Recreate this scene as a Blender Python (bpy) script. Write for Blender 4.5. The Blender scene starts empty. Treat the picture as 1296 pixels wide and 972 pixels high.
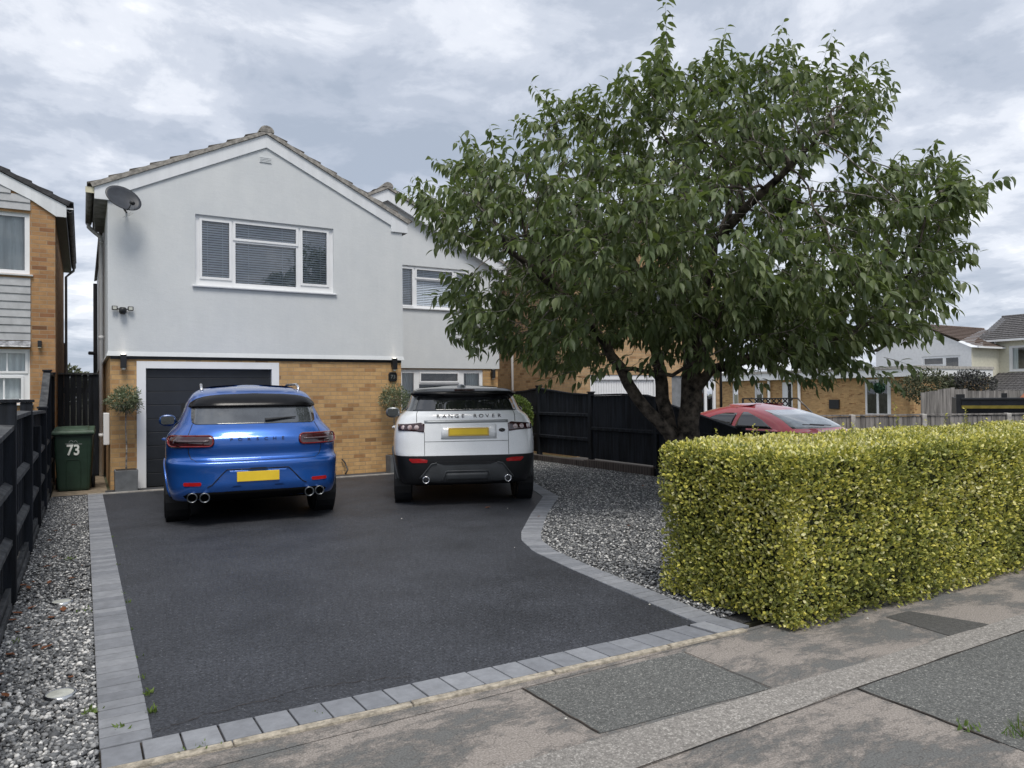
import bpy, bmesh, math, random
import numpy as np
from mathutils import Vector, Matrix, kdtree
R_ = math.radians
random.seed(7); rng = np.random.default_rng(7)
S = bpy.context.scene
COL = S.collection

# ------------------------------------------------------------------ camera
cam_d = bpy.data.cameras.new("camera")
cam = bpy.data.objects.new("camera", cam_d); COL.objects.link(cam)
RM = [(0.85994975, -0.00219429, 0.510374), (-0.51027029, 0.01691504, 0.85984773), (-0.01051975, -0.99985452, 0.0134264)]
cam.matrix_world = Matrix(((RM[0][0], -RM[0][1], -RM[0][2], 0), (RM[1][0], -RM[1][1], -RM[1][2], 0),
                           (RM[2][0], -RM[2][1], -RM[2][2], 1.5), (0, 0, 0, 1)))
cam_d.sensor_width = 36; cam_d.lens = 36 * 915 / 1296; cam_d.clip_start = 0.05; cam_d.clip_end = 2000
S.camera = cam

# ------------------------------------------------------------------ sky
SUN_EL, SUN_AZ = 60, 196      # azimuth clockwise from +Y
W = bpy.data.worlds.new("World"); S.world = W; W.use_nodes = True
nt = W.node_tree; nt.nodes.clear()
def N(t, typ, **kw):
    n = t.nodes.new(typ)
    for k, v in kw.items():
        if k in ('loc',): continue
        setattr(n, k, v)
    return n
def ramp(t, stops, interp='LINEAR'):
    r = t.nodes.new('ShaderNodeValToRGB'); r.color_ramp.interpolation = interp
    el = r.color_ramp.elements
    while len(el) < len(stops): el.new(0.5)
    for e, (p, c) in zip(el, stops):
        e.position = p; e.color = (c[0], c[1], c[2], 1) if not isinstance(c, (int, float)) else (c, c, c, 1)
    return r
def math_(t, op, a, b=None, clamp=False):
    n = t.nodes.new('ShaderNodeMath'); n.operation = op; n.use_clamp = clamp
    for i, v in enumerate((a, b)):
        if v is None: continue
        if isinstance(v, (int, float)): n.inputs[i].default_value = v
        else: t.links.new(v, n.inputs[i])
    return n.outputs[0]
sky = N(nt, 'ShaderNodeTexSky'); sky.sky_type = 'NISHITA'; sky.sun_disc = False
sky.sun_elevation = R_(SUN_EL); sky.sun_rotation = R_(SUN_AZ)
tc = N(nt, 'ShaderNodeTexCoord'); sep = N(nt, 'ShaderNodeSeparateXYZ'); nt.links.new(tc.outputs['Generated'], sep.inputs[0])
zc = math_(nt, 'MAXIMUM', math_(nt, 'ADD', sep.outputs[2], 0.16), 0.10)
cx = math_(nt, 'DIVIDE', sep.outputs[0], zc); cy = math_(nt, 'DIVIDE', sep.outputs[1], zc)
cmb = N(nt, 'ShaderNodeCombineXYZ'); nt.links.new(cx, cmb.inputs[0]); nt.links.new(cy, cmb.inputs[1])
cmb.inputs[2].default_value = 5.3
n1 = N(nt, 'ShaderNodeTexNoise'); n1.inputs['Scale'].default_value = 1.05; n1.inputs['Detail'].default_value = 9
n1.inputs['Roughness'].default_value = 0.58; n1.inputs['Distortion'].default_value = 0.2
nt.links.new(cmb.outputs[0], n1.inputs['Vector'])
n2 = N(nt, 'ShaderNodeTexNoise'); n2.inputs['Scale'].default_value = 3.4; n2.inputs['Detail'].default_value = 9
n2.inputs['Roughness'].default_value = 0.6; n2.inputs['Distortion'].default_value = 0.3
nt.links.new(cmb.outputs[0], n2.inputs['Vector'])
mixf = math_(nt, 'ADD', math_(nt, 'MULTIPLY', n1.outputs[0], 0.62), math_(nt, 'MULTIPLY', n2.outputs[0], 0.38))
cr = ramp(nt, [(0.40, (3.5, 4.0, 4.85)), (0.46, (4.3, 4.75, 5.6)), (0.51, (5.4, 5.8, 6.6)), (0.56, (6.9, 7.2, 7.85)), (0.64, (9.6, 9.7, 9.9))], 'EASE')
nt.links.new(mixf, cr.inputs[0])
mx = N(nt, 'ShaderNodeMixRGB'); mx.inputs[0].default_value = 0.93
nt.links.new(sky.outputs[0], mx.inputs[1]); nt.links.new(cr.outputs[0], mx.inputs[2])
bg = N(nt, 'ShaderNodeBackground'); bg.inputs[1].default_value = 0.1
nt.links.new(mx.outputs[0], bg.inputs[0])
wo = N(nt, 'ShaderNodeOutputWorld'); nt.links.new(bg.outputs[0], wo.inputs[0])

sun_d = bpy.data.lights.new("sun", 'SUN'); sun_d.energy = 1.9; sun_d.angle = R_(22); sun_d.color = (1, 0.95, 0.88)
sun = bpy.data.objects.new("sun", sun_d); COL.objects.link(sun)
az, el = R_(SUN_AZ), R_(SUN_EL)
sd = Vector((math.sin(az) * math.cos(el), math.cos(az) * math.cos(el), math.sin(el)))
sun.rotation_euler = sd.to_track_quat('Z', 'Y').to_euler(); sun.location = (0, -5, 30)

S.view_settings.view_transform = 'Standard'; S.view_settings.look = 'None'
S.view_settings.exposure = 0.37; S.view_settings.gamma = 1
S.view_settings.use_curve_mapping = False
S.render.engine = 'CYCLES'
S.cycles.max_bounces = 6; S.cycles.diffuse_bounces = 3; S.cycles.glossy_bounces = 3
S.cycles.transparent_max_bounces = 8; S.cycles.transmission_bounces = 3
S.cycles.use_denoising = True
S.cycles.sample_clamp_indirect = 6

# ------------------------------------------------------------------ helpers
def tag(o, label=None, cat=None, group=None, kind=None):
    if label: o['label'] = label
    if cat: o['category'] = cat
    if group: o['group'] = group
    if kind: o['kind'] = kind
    return o
def thing(name, label, cat, loc=(0, 0, 0), rz=0.0, group=None, local=False):
    o = bpy.data.objects.new(name, None); COL.objects.link(o)
    o.location = loc; o.rotation_euler = (0, 0, rz); o.empty_display_size = 0.2
    tag(o, label, cat, group)
    o['loc_'] = 1 if local else 0
    return o
def attach(o, parent):
    if parent is None: return
    o.parent = parent
    if parent.type == 'EMPTY' and not parent.get('loc_', 0):
        m = Matrix.LocRotScale(parent.location, parent.rotation_euler, None)
        o.matrix_parent_inverse = m.inverted()
class MB:
    def __init__(s): s.v = []; s.f = []; s.mi = []; s.m = 0
    def add(s, vs, fs):
        b = len(s.v); s.v += [tuple(float(c) for c in p) for p in vs]
        for f in fs: s.f.append(tuple(b + i for i in f)); s.mi.append(s.m)
        return s
    def box(s, x0, x1, y0, y1, z0, z1):
        return s.add([(x0, y0, z0), (x1, y0, z0), (x1, y1, z0), (x0, y1, z0), (x0, y0, z1), (x1, y0, z1), (x1, y1, z1), (x0, y1, z1)],
                     [(0, 3, 2, 1), (4, 5, 6, 7), (0, 1, 5, 4), (1, 2, 6, 5), (2, 3, 7, 6), (3, 0, 4, 7)])
    def hexa(s, p):   # 8 points: bottom 4, top 4
        return s.add(p, [(0, 3, 2, 1), (4, 5, 6, 7), (0, 1, 5, 4), (1, 2, 6, 5), (2, 3, 7, 6), (3, 0, 4, 7)])
    def quad(s, a, b, c, d): return s.add([a, b, c, d], [(0, 1, 2, 3)])
    def poly(s, pts): return s.add(pts, [tuple(range(len(pts)))])
    def prism(s, pts, axis, a, b):   # polygon in the two other axes extruded along axis
        def P(p, c):
            return {0: (c, p[0], p[1]), 1: (p[0], c, p[1]), 2: (p[0], p[1], c)}[axis]
        n = len(pts); vs = [P(p, a) for p in pts] + [P(p, b) for p in pts]
        fs = [tuple(range(n))[::-1], tuple(range(n, 2 * n))] + [(i, (i + 1) % n, n + (i + 1) % n, n + i) for i in range(n)]
        return s.add(vs, fs)
    def tube(s, pts, rad, n=8, cap=True):
        pts = [Vector(p) for p in pts]
        if isinstance(rad, (int, float)): rad = [rad] * len(pts)
        rings = []; up = None
        for i, p in enumerate(pts):
            d = (pts[min(i + 1, len(pts) - 1)] - pts[max(i - 1, 0)])
            if d.length < 1e-9: d = Vector((0, 0, 1))
            d.normalize()
            if up is None:
                a = Vector((0, 0, 1)) if abs(d.z) < 0.9 else Vector((1, 0, 0))
                up = (a - d * a.dot(d)).normalized()
            else:
                up = up - d * up.dot(d)
                if up.length < 1e-6: up = d.orthogonal()
                up.normalize()
            si = d.cross(up)
            rings.append([p + (up * math.cos(2 * math.pi * k / n) + si * math.sin(2 * math.pi * k / n)) * rad[i] for k in range(n)])
        vs = [v for r in rings for v in r]; fs = []
        for i in range(len(pts) - 1):
            for k in range(n):
                fs.append((i * n + k, i * n + (k + 1) % n, (i + 1) * n + (k + 1) % n, (i + 1) * n + k))
        if cap: fs.append(tuple(range(n))[::-1]); fs.append(tuple((len(pts) - 1) * n + k for k in range(n)))
        return s.add(vs, fs)
    def lathe(s, prof, c, axis=(0, 0, 1), n=24):  # prof [(r, h)]
        ax = Vector(axis).normalized(); a = ax.orthogonal().normalized(); b = ax.cross(a); c = Vector(c)
        vs = [c + ax * h + (a * math.cos(2 * math.pi * k / n) + b * math.sin(2 * math.pi * k / n)) * r for r, h in prof for k in range(n)]
        fs = []
        for i in range(len(prof) - 1):
            for k in range(n):
                fs.append((i * n + k, i * n + (k + 1) % n, (i + 1) * n + (k + 1) % n, (i + 1) * n + k))
        return s.add(vs, fs)
    def build(s, name, mats, parent=None, smooth=False, bevel=0, sub=0, label=None, solid=0):
        me = bpy.data.meshes.new(name); me.from_pydata(s.v, [], s.f)
        if not isinstance(mats, (list, tuple)): mats = [mats]
        for m in mats: me.materials.append(m)
        if len(mats) > 1: me.polygons.foreach_set('material_index', s.mi)
        bm = bmesh.new(); bm.from_mesh(me)
        bmesh.ops.recalc_face_normals(bm, faces=bm.faces) if len(bm.faces) < 60000 else None
        bm.to_mesh(me); bm.free()
        if smooth: me.polygons.foreach_set('use_smooth', [True] * len(me.polygons))
        me.update()
        o = bpy.data.objects.new(name, me); COL.objects.link(o)
        if bevel:
            m = o.modifiers.new('bevel', 'BEVEL'); m.width = bevel; m.segments = 2; m.limit_method = 'ANGLE'; m.angle_limit = R_(40)
            if smooth: pass
        if solid:
            m = o.modifiers.new('solid', 'SOLIDIFY'); m.thickness = solid
        if sub:
            m = o.modifiers.new('sub', 'SUBSURF'); m.levels = sub; m.render_levels = sub
        attach(o, parent)
        if label: o['label'] = label
        return o
def np_mesh(name, verts, faces, mats, parent=None, smooth=False, attrs=None, mi=None):
    me = bpy.data.meshes.new(name); nv = len(verts); nf, k = faces.shape
    me.vertices.add(nv); me.vertices.foreach_set('co', np.asarray(verts, np.float32).ravel())
    me.loops.add(nf * k); me.loops.foreach_set('vertex_index', faces.astype(np.int32).ravel())
    me.polygons.add(nf); me.polygons.foreach_set('loop_start', np.arange(0, nf * k, k, dtype=np.int32))
    if smooth: me.polygons.foreach_set('use_smooth', np.ones(nf, bool))
    for m in (mats if isinstance(mats, (list, tuple)) else [mats]): me.materials.append(m)
    if mi is not None: me.polygons.foreach_set('material_index', mi)
    if attrs:
        for an, av in attrs.items():
            a = me.attributes.new(an, 'FLOAT', 'POINT'); a.data.foreach_set('value', np.asarray(av, np.float32))
    me.update(calc_edges=True); me.validate()
    o = bpy.data.objects.new(name, me); COL.objects.link(o); attach(o, parent); return o
def scatter(tv, tf, pos, rot, scl):   # template, positions (n,3), rotations (n,3,3), scales (n,3)
    v = (tv[None] * scl[:, None, :]); v = np.einsum('nij,nkj->nki', rot, v) + pos[:, None, :]
    n, k = v.shape[:2]
    f = (tf[None] + (np.arange(n) * k)[:, None, None]).reshape(-1, tf.shape[1])
    return v.reshape(-1, 3), f
def rand_rot(n, tilt=math.pi):
    a = rng.uniform(0, 2 * math.pi, n); b = rng.uniform(-tilt, tilt, n); c = rng.uniform(0, 2 * math.pi, n)
    def rz(a):
        m = np.zeros((len(a), 3, 3)); m[:, 0, 0] = np.cos(a); m[:, 0, 1] = -np.sin(a); m[:, 1, 0] = np.sin(a); m[:, 1, 1] = np.cos(a); m[:, 2, 2] = 1; return m
    def rx(a):
        m = np.zeros((len(a), 3, 3)); m[:, 1, 1] = np.cos(a); m[:, 1, 2] = -np.sin(a); m[:, 2, 1] = np.sin(a); m[:, 2, 2] = np.cos(a); m[:, 0, 0] = 1; return m
    return rz(a) @ rx(b) @ rz(c)
def frames(L, Nn):   # rotation whose y axis = L (leaf length), z axis ~ Nn
    L = L / np.linalg.norm(L, axis=1, keepdims=True)
    Z = Nn - L * np.sum(Nn * L, axis=1, keepdims=True); Z /= (np.linalg.norm(Z, axis=1, keepdims=True) + 1e-9)
    X = np.cross(L, Z)
    return np.stack([X, L, Z], axis=2)

# ------------------------------------------------------------------ materials
def new_mat(name):
    m = bpy.data.materials.new(name); m.use_nodes = True; t = m.node_tree
    return m, t, t.nodes['Principled BSDF']
def objco(t): return N(t, 'ShaderNodeTexCoord').outputs['Object']
def noise(t, vec, scale, detail=4, rough=0.55, dist=0.0):
    n = N(t, 'ShaderNodeTexNoise'); n.inputs['Scale'].default_value = scale; n.inputs['Detail'].default_value = detail
    n.inputs['Roughness'].default_value = rough; n.inputs['Distortion'].default_value = dist
    t.links.new(vec, n.inputs['Vector']); return n.outputs[0]
def mixc(t, f, a, b, mode='MIX'):
    n = N(t, 'ShaderNodeMixRGB'); n.blend_type = mode
    for i, v in ((0, f), (1, a), (2, b)):
        if isinstance(v, (int, float)): n.inputs[i].default_value = v
        elif isinstance(v, tuple): n.inputs[i].default_value = (v[0], v[1], v[2], 1)
        else: t.links.new(v, n.inputs[i])
    return n.outputs[0]
def bump(t, b, h, strength, dist=0.01):
    n = N(t, 'ShaderNodeBump'); n.inputs['Strength'].default_value = strength; n.inputs['Distance'].default_value = dist
    t.links.new(h, n.inputs['Height']); t.links.new(n.outputs[0], b.inputs['Normal']); return n
def mat(name, col, rough=0.6, metal=0.0, var=0.12, scale=6.0, bmp=0.0, bscale=60, coat=0.0, spec=0.5, streak=False, col2=None, emit=0):
    m, t, b = new_mat(name); co = objco(t)
    if streak:
        mp = N(t, 'ShaderNodeMapping'); mp.inputs['Scale'].default_value = (1, 1, 0.08) if streak == 'z' else (0.08, 1, 1)
        t.links.new(co, mp.inputs[0]); co2 = mp.outputs[0]
    else: co2 = co
    c2 = col2 or tuple(min(1, c * (1 - var * 2)) for c in col)
    c1 = col if col2 else tuple(min(1, c * (1 + var)) for c in col)
    nz = noise(t, co2, scale, 5, 0.6)
    r = ramp(t, [(0.35, c2), (0.65, c1)]); t.links.new(nz, r.inputs[0]); t.links.new(r.outputs[0], b.inputs['Base Color'])
    rr = math_(t, 'ADD', math_(t, 'MULTIPLY', noise(t, co, scale * 3, 3), 0.16), rough - 0.08, True)
    t.links.new(rr, b.inputs['Roughness'])
    b.inputs['Metallic'].default_value = metal; b.inputs['Coat Weight'].default_value = coat; b.inputs['Coat Roughness'].default_value = 0.04
    b.inputs['Specular IOR Level'].default_value = spec
    if bmp: bump(t, b, noise(t, co2, bscale, 3), bmp)
    if emit:
        b.inputs['Emission Color'].default_value = (*col, 1); b.inputs['Emission Strength'].default_value = emit
    return m
def brick_mat(name, c1, c2, mortar, dark=0.25, bw=0.225, bh=0.075, flip=False):
    m, t, b = new_mat(name); co = objco(t); sp = N(t, 'ShaderNodeSeparateXYZ'); t.links.new(co, sp.inputs[0])
    cm = N(t, 'ShaderNodeCombineXYZ'); t.links.new(math_(t, 'ADD', sp.outputs[0], sp.outputs[1]), cm.inputs[0]); t.links.new(sp.outputs[2], cm.inputs[1])
    br = N(t, 'ShaderNodeTexBrick'); t.links.new(cm.outputs[0], br.inputs['Vector'])
    br.inputs['Scale'].default_value = 1; br.inputs['Brick Width'].default_value = bw; br.inputs['Row Height'].default_value = bh
    br.inputs['Mortar Size'].default_value = 0.005; br.inputs['Mortar Smooth'].default_value = 0.3; br.offset = 0.5
    br.inputs['Bias'].default_value = 0
    br.inputs['Color1'].default_value = (0, 0, 0, 1); br.inputs['Color2'].default_value = (1, 1, 1, 1); br.inputs['Mortar'].default_value = (0.5, 0.5, 0.5, 1)
    cm_ = tuple((a + b_) / 2 for a, b_ in zip(c1, c2)); rp = ramp(t, [(0.0, tuple(c * 0.6 for c in c2)), (0.025, tuple(c * 0.95 for c in c2)), (0.12, cm_), (0.45, c1), (1.0, tuple(min(1, c * 1.13) for c in c1))])
    t.links.new(br.outputs['Color'], rp.inputs[0])
    nz = noise(t, co, 9, 5, 0.65); r2 = ramp(t, [(0.3, 0.82), (0.7, 1.10)]); t.links.new(nz, r2.inputs[0])
    c = mixc(t, 1.0, rp.outputs[0], r2.outputs[0], 'MULTIPLY')
    n3 = noise(t, co, 1.1, 3, 0.6); r3 = ramp(t, [(0.35, 0.86), (0.65, 1.08)]); t.links.new(n3, r3.inputs[0])
    c = mixc(t, 1.0, c, r3.outputs[0], 'MULTIPLY')
    c = mixc(t, br.outputs['Fac'], c, mortar)
    t.links.new(c, b.inputs['Base Color']); b.inputs['Roughness'].default_value = 0.88
    h = math_(t, 'ADD', math_(t, 'MULTIPLY', br.outputs['Fac'], -1.0), math_(t, 'MULTIPLY', noise(t, co, 140, 3), 0.5))
    bump(t, b, h, 0.6, 0.006)
    return m
def glass_mat(name, tint=(1, 1, 1), fres=0.10, rough=0.01):
    m, t, b = new_mat(name); t.nodes.remove(b); out = [n for n in t.nodes if n.type == 'OUTPUT_MATERIAL'][0]
    tr = N(t, 'ShaderNodeBsdfTransparent'); tr.inputs[0].default_value = (*tint, 1)
    gl = N(t, 'ShaderNodeBsdfGlossy'); gl.inputs['Roughness'].default_value = rough
    fr = N(t, 'ShaderNodeFresnel'); fr.inputs[0].default_value = 1.5
    mx = N(t, 'ShaderNodeMixShader'); t.links.new(math_(t, 'ADD', fr.outputs[0], fres, True), mx.inputs[0])
    bp = N(t, 'ShaderNodeBump'); bp.inputs['Strength'].default_value = 0.06; bp.inputs['Distance'].default_value = 0.02
    t.links.new(noise(t, objco(t), 2.2, 2), bp.inputs['Height']); t.links.new(bp.outputs[0], gl.inputs['Normal'])
    t.links.new(tr.outputs[0], mx.inputs[1]); t.links.new(gl.outputs[0], mx.inputs[2]); t.links.new(mx.outputs[0], out.inputs[0])
    return m
def island_mat(name, stops, rough=0.5, spec=0.4, attr=None, attr_col=None, attr_amt=0.6, trans=0.0, clump=None, bmp=0, coat=0, tone=None):
    m, t, b = new_mat(name); g = N(t, 'ShaderNodeNewGeometry'); co = objco(t)
    f = g.outputs['Random Per Island']
    if tone: ta = N(t, 'ShaderNodeAttribute'); ta.attribute_name = tone; f = ta.outputs['Fac']
    if clump:
        n = noise(t, co, clump[0], 3, 0.5); f = math_(t, 'ADD', math_(t, 'MULTIPLY', f, 1 - clump[1]), math_(t, 'MULTIPLY', math_(t, 'SUBTRACT', math_(t, 'MULTIPLY', n, 2.0), 0.5), clump[1]), True)
    r = ramp(t, stops); t.links.new(f, r.inputs[0]); c = r.outputs[0]
    if attr:
        a = N(t, 'ShaderNodeAttribute'); a.attribute_name = attr
        c = mixc(t, math_(t, 'MULTIPLY', a.outputs['Fac'], attr_amt), c, attr_col)
    t.links.new(c, b.inputs['Base Color']); b.inputs['Roughness'].default_value = rough; b.inputs['Specular IOR Level'].default_value = spec
    if bmp: bump(t, b, noise(t, co, 160, 3), bmp)
    if trans:
        out = [n for n in t.nodes if n.type == 'OUTPUT_MATERIAL'][0]
        tl = N(t, 'ShaderNodeBsdfTranslucent'); t.links.new(mixc(t, 0.5, c, (0.30, 0.42, 0.06)), tl.inputs[0])
        ms = N(t, 'ShaderNodeMixShader'); ms.inputs[0].default_value = trans
        t.links.new(b.outputs[0], ms.inputs[1]); t.links.new(tl.outputs[0], ms.inputs[2]); t.links.new(ms.outputs[0], out.inputs[0])
    return m
def tarmac_mat(name, dark, light, speck, rough=0.8, sc=260, blotch=0.25, spthr=0.68, crack=0.0):
    m, t, b = new_mat(name); co = objco(t)
    n1 = noise(t, co, sc, 3, 0.7); r1 = ramp(t, [(0.3, dark), (0.62, light), (spthr, light), (spthr + 0.07, speck)]); t.links.new(n1, r1.inputs[0])
    n2 = noise(t, co, 1.3, 5, 0.6); r2 = ramp(t, [(0.3, 1 - blotch), (0.7, 1 + blotch)]); t.links.new(n2, r2.inputs[0])
    c = mixc(t, 1, r1.outputs[0], r2.outputs[0], 'MULTIPLY')
    n3 = noise(t, co, 38, 4, 0.7); r3 = ramp(t, [(0.35, 0.74), (0.65, 1.22)]); t.links.new(n3, r3.inputs[0])
    c = mixc(t, 1, c, r3.outputs[0], 'MULTIPLY')
    t.links.new(c, b.inputs['Base Color'])
    t.links.new(math_(t, 'ADD', math_(t, 'MULTIPLY', n2, 0.22), rough - 0.11), b.inputs['Roughness'])
    b.inputs['Specular IOR Level'].default_value = 0.4
    bump(t, b, math_(t, 'ADD', n1, math_(t, 'MULTIPLY', n3, 0.7)), 0.7, 0.006)
    return m
M = {}
def render_mat():
    m, t, b = new_mat('painted_render'); co = objco(t)
    mp = N(t, 'ShaderNodeMapping'); mp.inputs['Scale'].default_value = (1, 1, 0.12); t.links.new(co, mp.inputs[0])
    r1 = ramp(t, [(0.3, (0.60, 0.625, 0.64)), (0.7, (0.665, 0.685, 0.69))]); t.links.new(noise(t, co, 1.6, 6, 0.65), r1.inputs[0])
    r2 = ramp(t, [(0.35, 0.972), (0.6, 1.0)]); t.links.new(noise(t, mp.outputs[0], 5, 5, 0.7), r2.inputs[0])
    r3 = ramp(t, [(0.25, 0.95), (0.5, 1.0)]); t.links.new(noise(t, co, 22, 6, 0.7), r3.inputs[0])
    t.links.new(mixc(t, 1, mixc(t, 1, r1.outputs[0], r2.outputs[0], 'MULTIPLY'), r3.outputs[0], 'MULTIPLY'), b.inputs['Base Color']); b.inputs['Roughness'].default_value = 0.82
    mh = N(t, 'ShaderNodeMapping'); mh.inputs['Scale'].default_value = (1, 1, 3.0); t.links.new(co, mh.inputs[0])
    bump(t, b, math_(t, 'ADD', noise(t, mh.outputs[0], 7, 6, 0.7), math_(t, 'MULTIPLY', noise(t, co, 120, 3), 0.35)), 0.22, 0.010); return m
M['render'] = render_mat()
M['brick'] = brick_mat('buff_brick', (0.52, 0.325, 0.145), (0.40, 0.215, 0.09), (0.36, 0.27, 0.17))
M['brick2'] = brick_mat('orange_brick', (0.42, 0.24, 0.11), (0.30, 0.14, 0.065), (0.34, 0.27, 0.19))
M['brick3'] = brick_mat('pale_brick', (0.47, 0.31, 0.165), (0.36, 0.21, 0.10), (0.38, 0.30, 0.20))
M['brickd'] = brick_mat('brown_plinth_brick', (0.075, 0.06, 0.055), (0.055, 0.042, 0.04), (0.17, 0.15, 0.13), bw=0.075, bh=0.22)
M['white'] = mat('white_upvc', (0.82, 0.83, 0.84), 0.35, var=0.02, scale=3)
M['fascia'] = mat('white_fascia_board', (0.74, 0.76, 0.78), 0.5, var=0.05, scale=4, streak='z')
M['soffit'] = mat('old_soffit_board', (0.20, 0.20, 0.20), 0.7, var=0.25, scale=5, streak='z')
M['cream'] = mat('cream_board_end', (0.62, 0.58, 0.42), 0.6)
M['mortar'] = mat('verge_mortar', (0.33, 0.31, 0.28), 0.9, var=0.22, scale=14, bmp=0.6, bscale=60)
M['tile'] = mat('weathered_roof_tile', (0.14, 0.125, 0.11), 0.85, var=0.3, scale=9, bmp=0.5, bscale=50)
M['tiledark'] = mat('dark_roof_tile', (0.055, 0.055, 0.06), 0.8, var=0.25, scale=9, bmp=0.4)
M['tilebrown'] = mat('brown_roof_tile', (0.13, 0.09, 0.07), 0.85, var=0.35, scale=14, bmp=0.5, bscale=30)
M['tilegrey'] = mat('grey_roof_tile', (0.12, 0.115, 0.115), 0.85, var=0.3, scale=10, bmp=0.5)
M['garage'] = mat('anthracite_garage_door', (0.018, 0.021, 0.026), 0.45, var=0.08, bmp=0.1)
M['black'] = mat('black_plastic', (0.012, 0.013, 0.015), 0.42)
M['fence'] = mat('black_painted_timber', (0.014, 0.017, 0.023), 0.8, var=0.35, scale=16, bmp=0.7, bscale=30, streak='z', spec=0.28)
M['fencecap'] = mat('worn_black_timber', (0.018, 0.02, 0.024), 0.75, scale=7, col2=(0.085, 0.088, 0.09), bmp=0.6, bscale=30)
M['greywood'] = mat('weathered_grey_timber', (0.24, 0.225, 0.21), 0.9, var=0.3, scale=11, bmp=0.5, bscale=30, streak='z')
M['concrete'] = mat('pale_concrete', (0.42, 0.40, 0.37), 0.9, var=0.15, scale=10, bmp=0.4)
M['slab'] = mat('dark_grey_slab', (0.06, 0.062, 0.068), 0.8, var=0.2, scale=7, bmp=0.3)
M['tan'] = mat('tan_paving', (0.26, 0.21, 0.15), 0.9, var=0.2, scale=12, bmp=0.4)
M['edging'] = mat('cream_kerb_edging', (0.44, 0.39, 0.31), 0.92, var=0.22, scale=30, bmp=0.8, bscale=150)
M['pane'] = glass_mat('window_glass', (0.93, 0.95, 0.96), 0.09)
M['blind'] = mat('white_blind_slats', (0.72, 0.78, 0.86), 0.6, var=0.04)
M['curtain'] = mat('net_curtain', (0.60, 0.66, 0.66), 0.9, var=0.14, scale=9, streak='z')
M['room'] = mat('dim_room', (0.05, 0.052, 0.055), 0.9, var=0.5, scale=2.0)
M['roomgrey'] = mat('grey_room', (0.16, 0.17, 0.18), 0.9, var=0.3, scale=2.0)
M['steel'] = mat('brushed_steel', (0.55, 0.56, 0.57), 0.25, metal=1.0)
M['strip'] = mat('satin_grey_trim', (0.30, 0.32, 0.33), 0.35, metal=0.3, var=0.03)
M['void'] = mat('unlit_black_underside', (0.004, 0.004, 0.0045), 0.95, spec=0.1)
M['gloss'] = mat('gloss_black_trim', (0.006, 0.006, 0.007), 0.22, spec=0.25)
M['chrome'] = mat('chrome', (0.7, 0.7, 0.72), 0.12, metal=1.0, var=0.03)
M['rubber'] = mat('tyre_rubber', (0.011, 0.011, 0.012), 0.72, bmp=0.3, bscale=90)
M['rim'] = mat('alloy_rim', (0.22, 0.23, 0.24), 0.3, metal=1.0)
M['cable'] = mat('white_cable', (0.7, 0.7, 0.7), 0.5)
M['planter'] = mat('grey_fibre_planter', (0.145, 0.155, 0.165), 0.65, var=0.1, scale=8, bmp=0.2)
M['soil'] = mat('soil', (0.035, 0.026, 0.02), 0.95, var=0.4, bmp=0.6)
M['bark'] = mat('cherry_bark', (0.085, 0.070, 0.056), 0.85, var=0.45, scale=9, bmp=1.0, bscale=32, spec=0.25)
M['twig'] = mat('pale_twig_bark', (0.24, 0.215, 0.19), 0.8, var=0.45, scale=20, bmp=0.4)
M['bin'] = mat('dark_green_bin_plastic', (0.018, 0.042, 0.026), 0.5, var=0.12, scale=5)
M['binlid'] = mat('faded_green_bin_lid', (0.052, 0.095, 0.06), 0.55, var=0.2, scale=9)
M['plate'] = mat('yellow_number_plate', (0.86, 0.60, 0.035), 0.35, var=0.03)
M['plate2'] = mat('dull_yellow_number_plate', (0.66, 0.44, 0.08), 0.35, var=0.03)
M['letter'] = mat('white_lettering', (0.78, 0.8, 0.74), 0.5)
M['grey_letter'] = mat('grey_lettering', (0.25, 0.27, 0.26), 0.5)
M['blackletter'] = mat('gloss_black_lettering', (0.01, 0.01, 0.012), 0.25)
M['darkletter'] = mat('dark_blue_lettering', (0.008, 0.015, 0.05), 0.25)
M['ring_lens'] = mat('ring_lens', (0.20, 0.008, 0.010), 0.2, coat=0.6)
M['bar_lens'] = mat('bar_lens', (0.10, 0.07, 0.075), 0.2, coat=0.6)
M['red_lens'] = mat('red_lens', (0.42, 0.012, 0.014), 0.15, coat=0.8)
M['darklens'] = mat('dark_red_lens', (0.035, 0.006, 0.008), 0.1, coat=1.0)
M['clearlens'] = mat('clear_lens', (0.70, 0.64, 0.64), 0.12, col2=(0.30, 0.16, 0.16), scale=16, coat=0.8)
M['plastic_grey'] = mat('grey_trim_plastic', (0.06, 0.065, 0.07), 0.6, var=0.08)
M['carglass'] = mat('dark_car_glass', (0.012, 0.013, 0.015), 0.04, var=0.03, coat=0.6, spec=0.9)
M['carglass2'] = mat('grey_reflecting_car_glass', (0.055, 0.062, 0.07), 0.06, var=0.2, scale=3, coat=1.0, spec=1.0)
M['carglass3'] = mat('pale_car_windscreen', (0.19, 0.22, 0.23), 0.06, var=0.25, scale=4, coat=1.0, spec=1.0)
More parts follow.
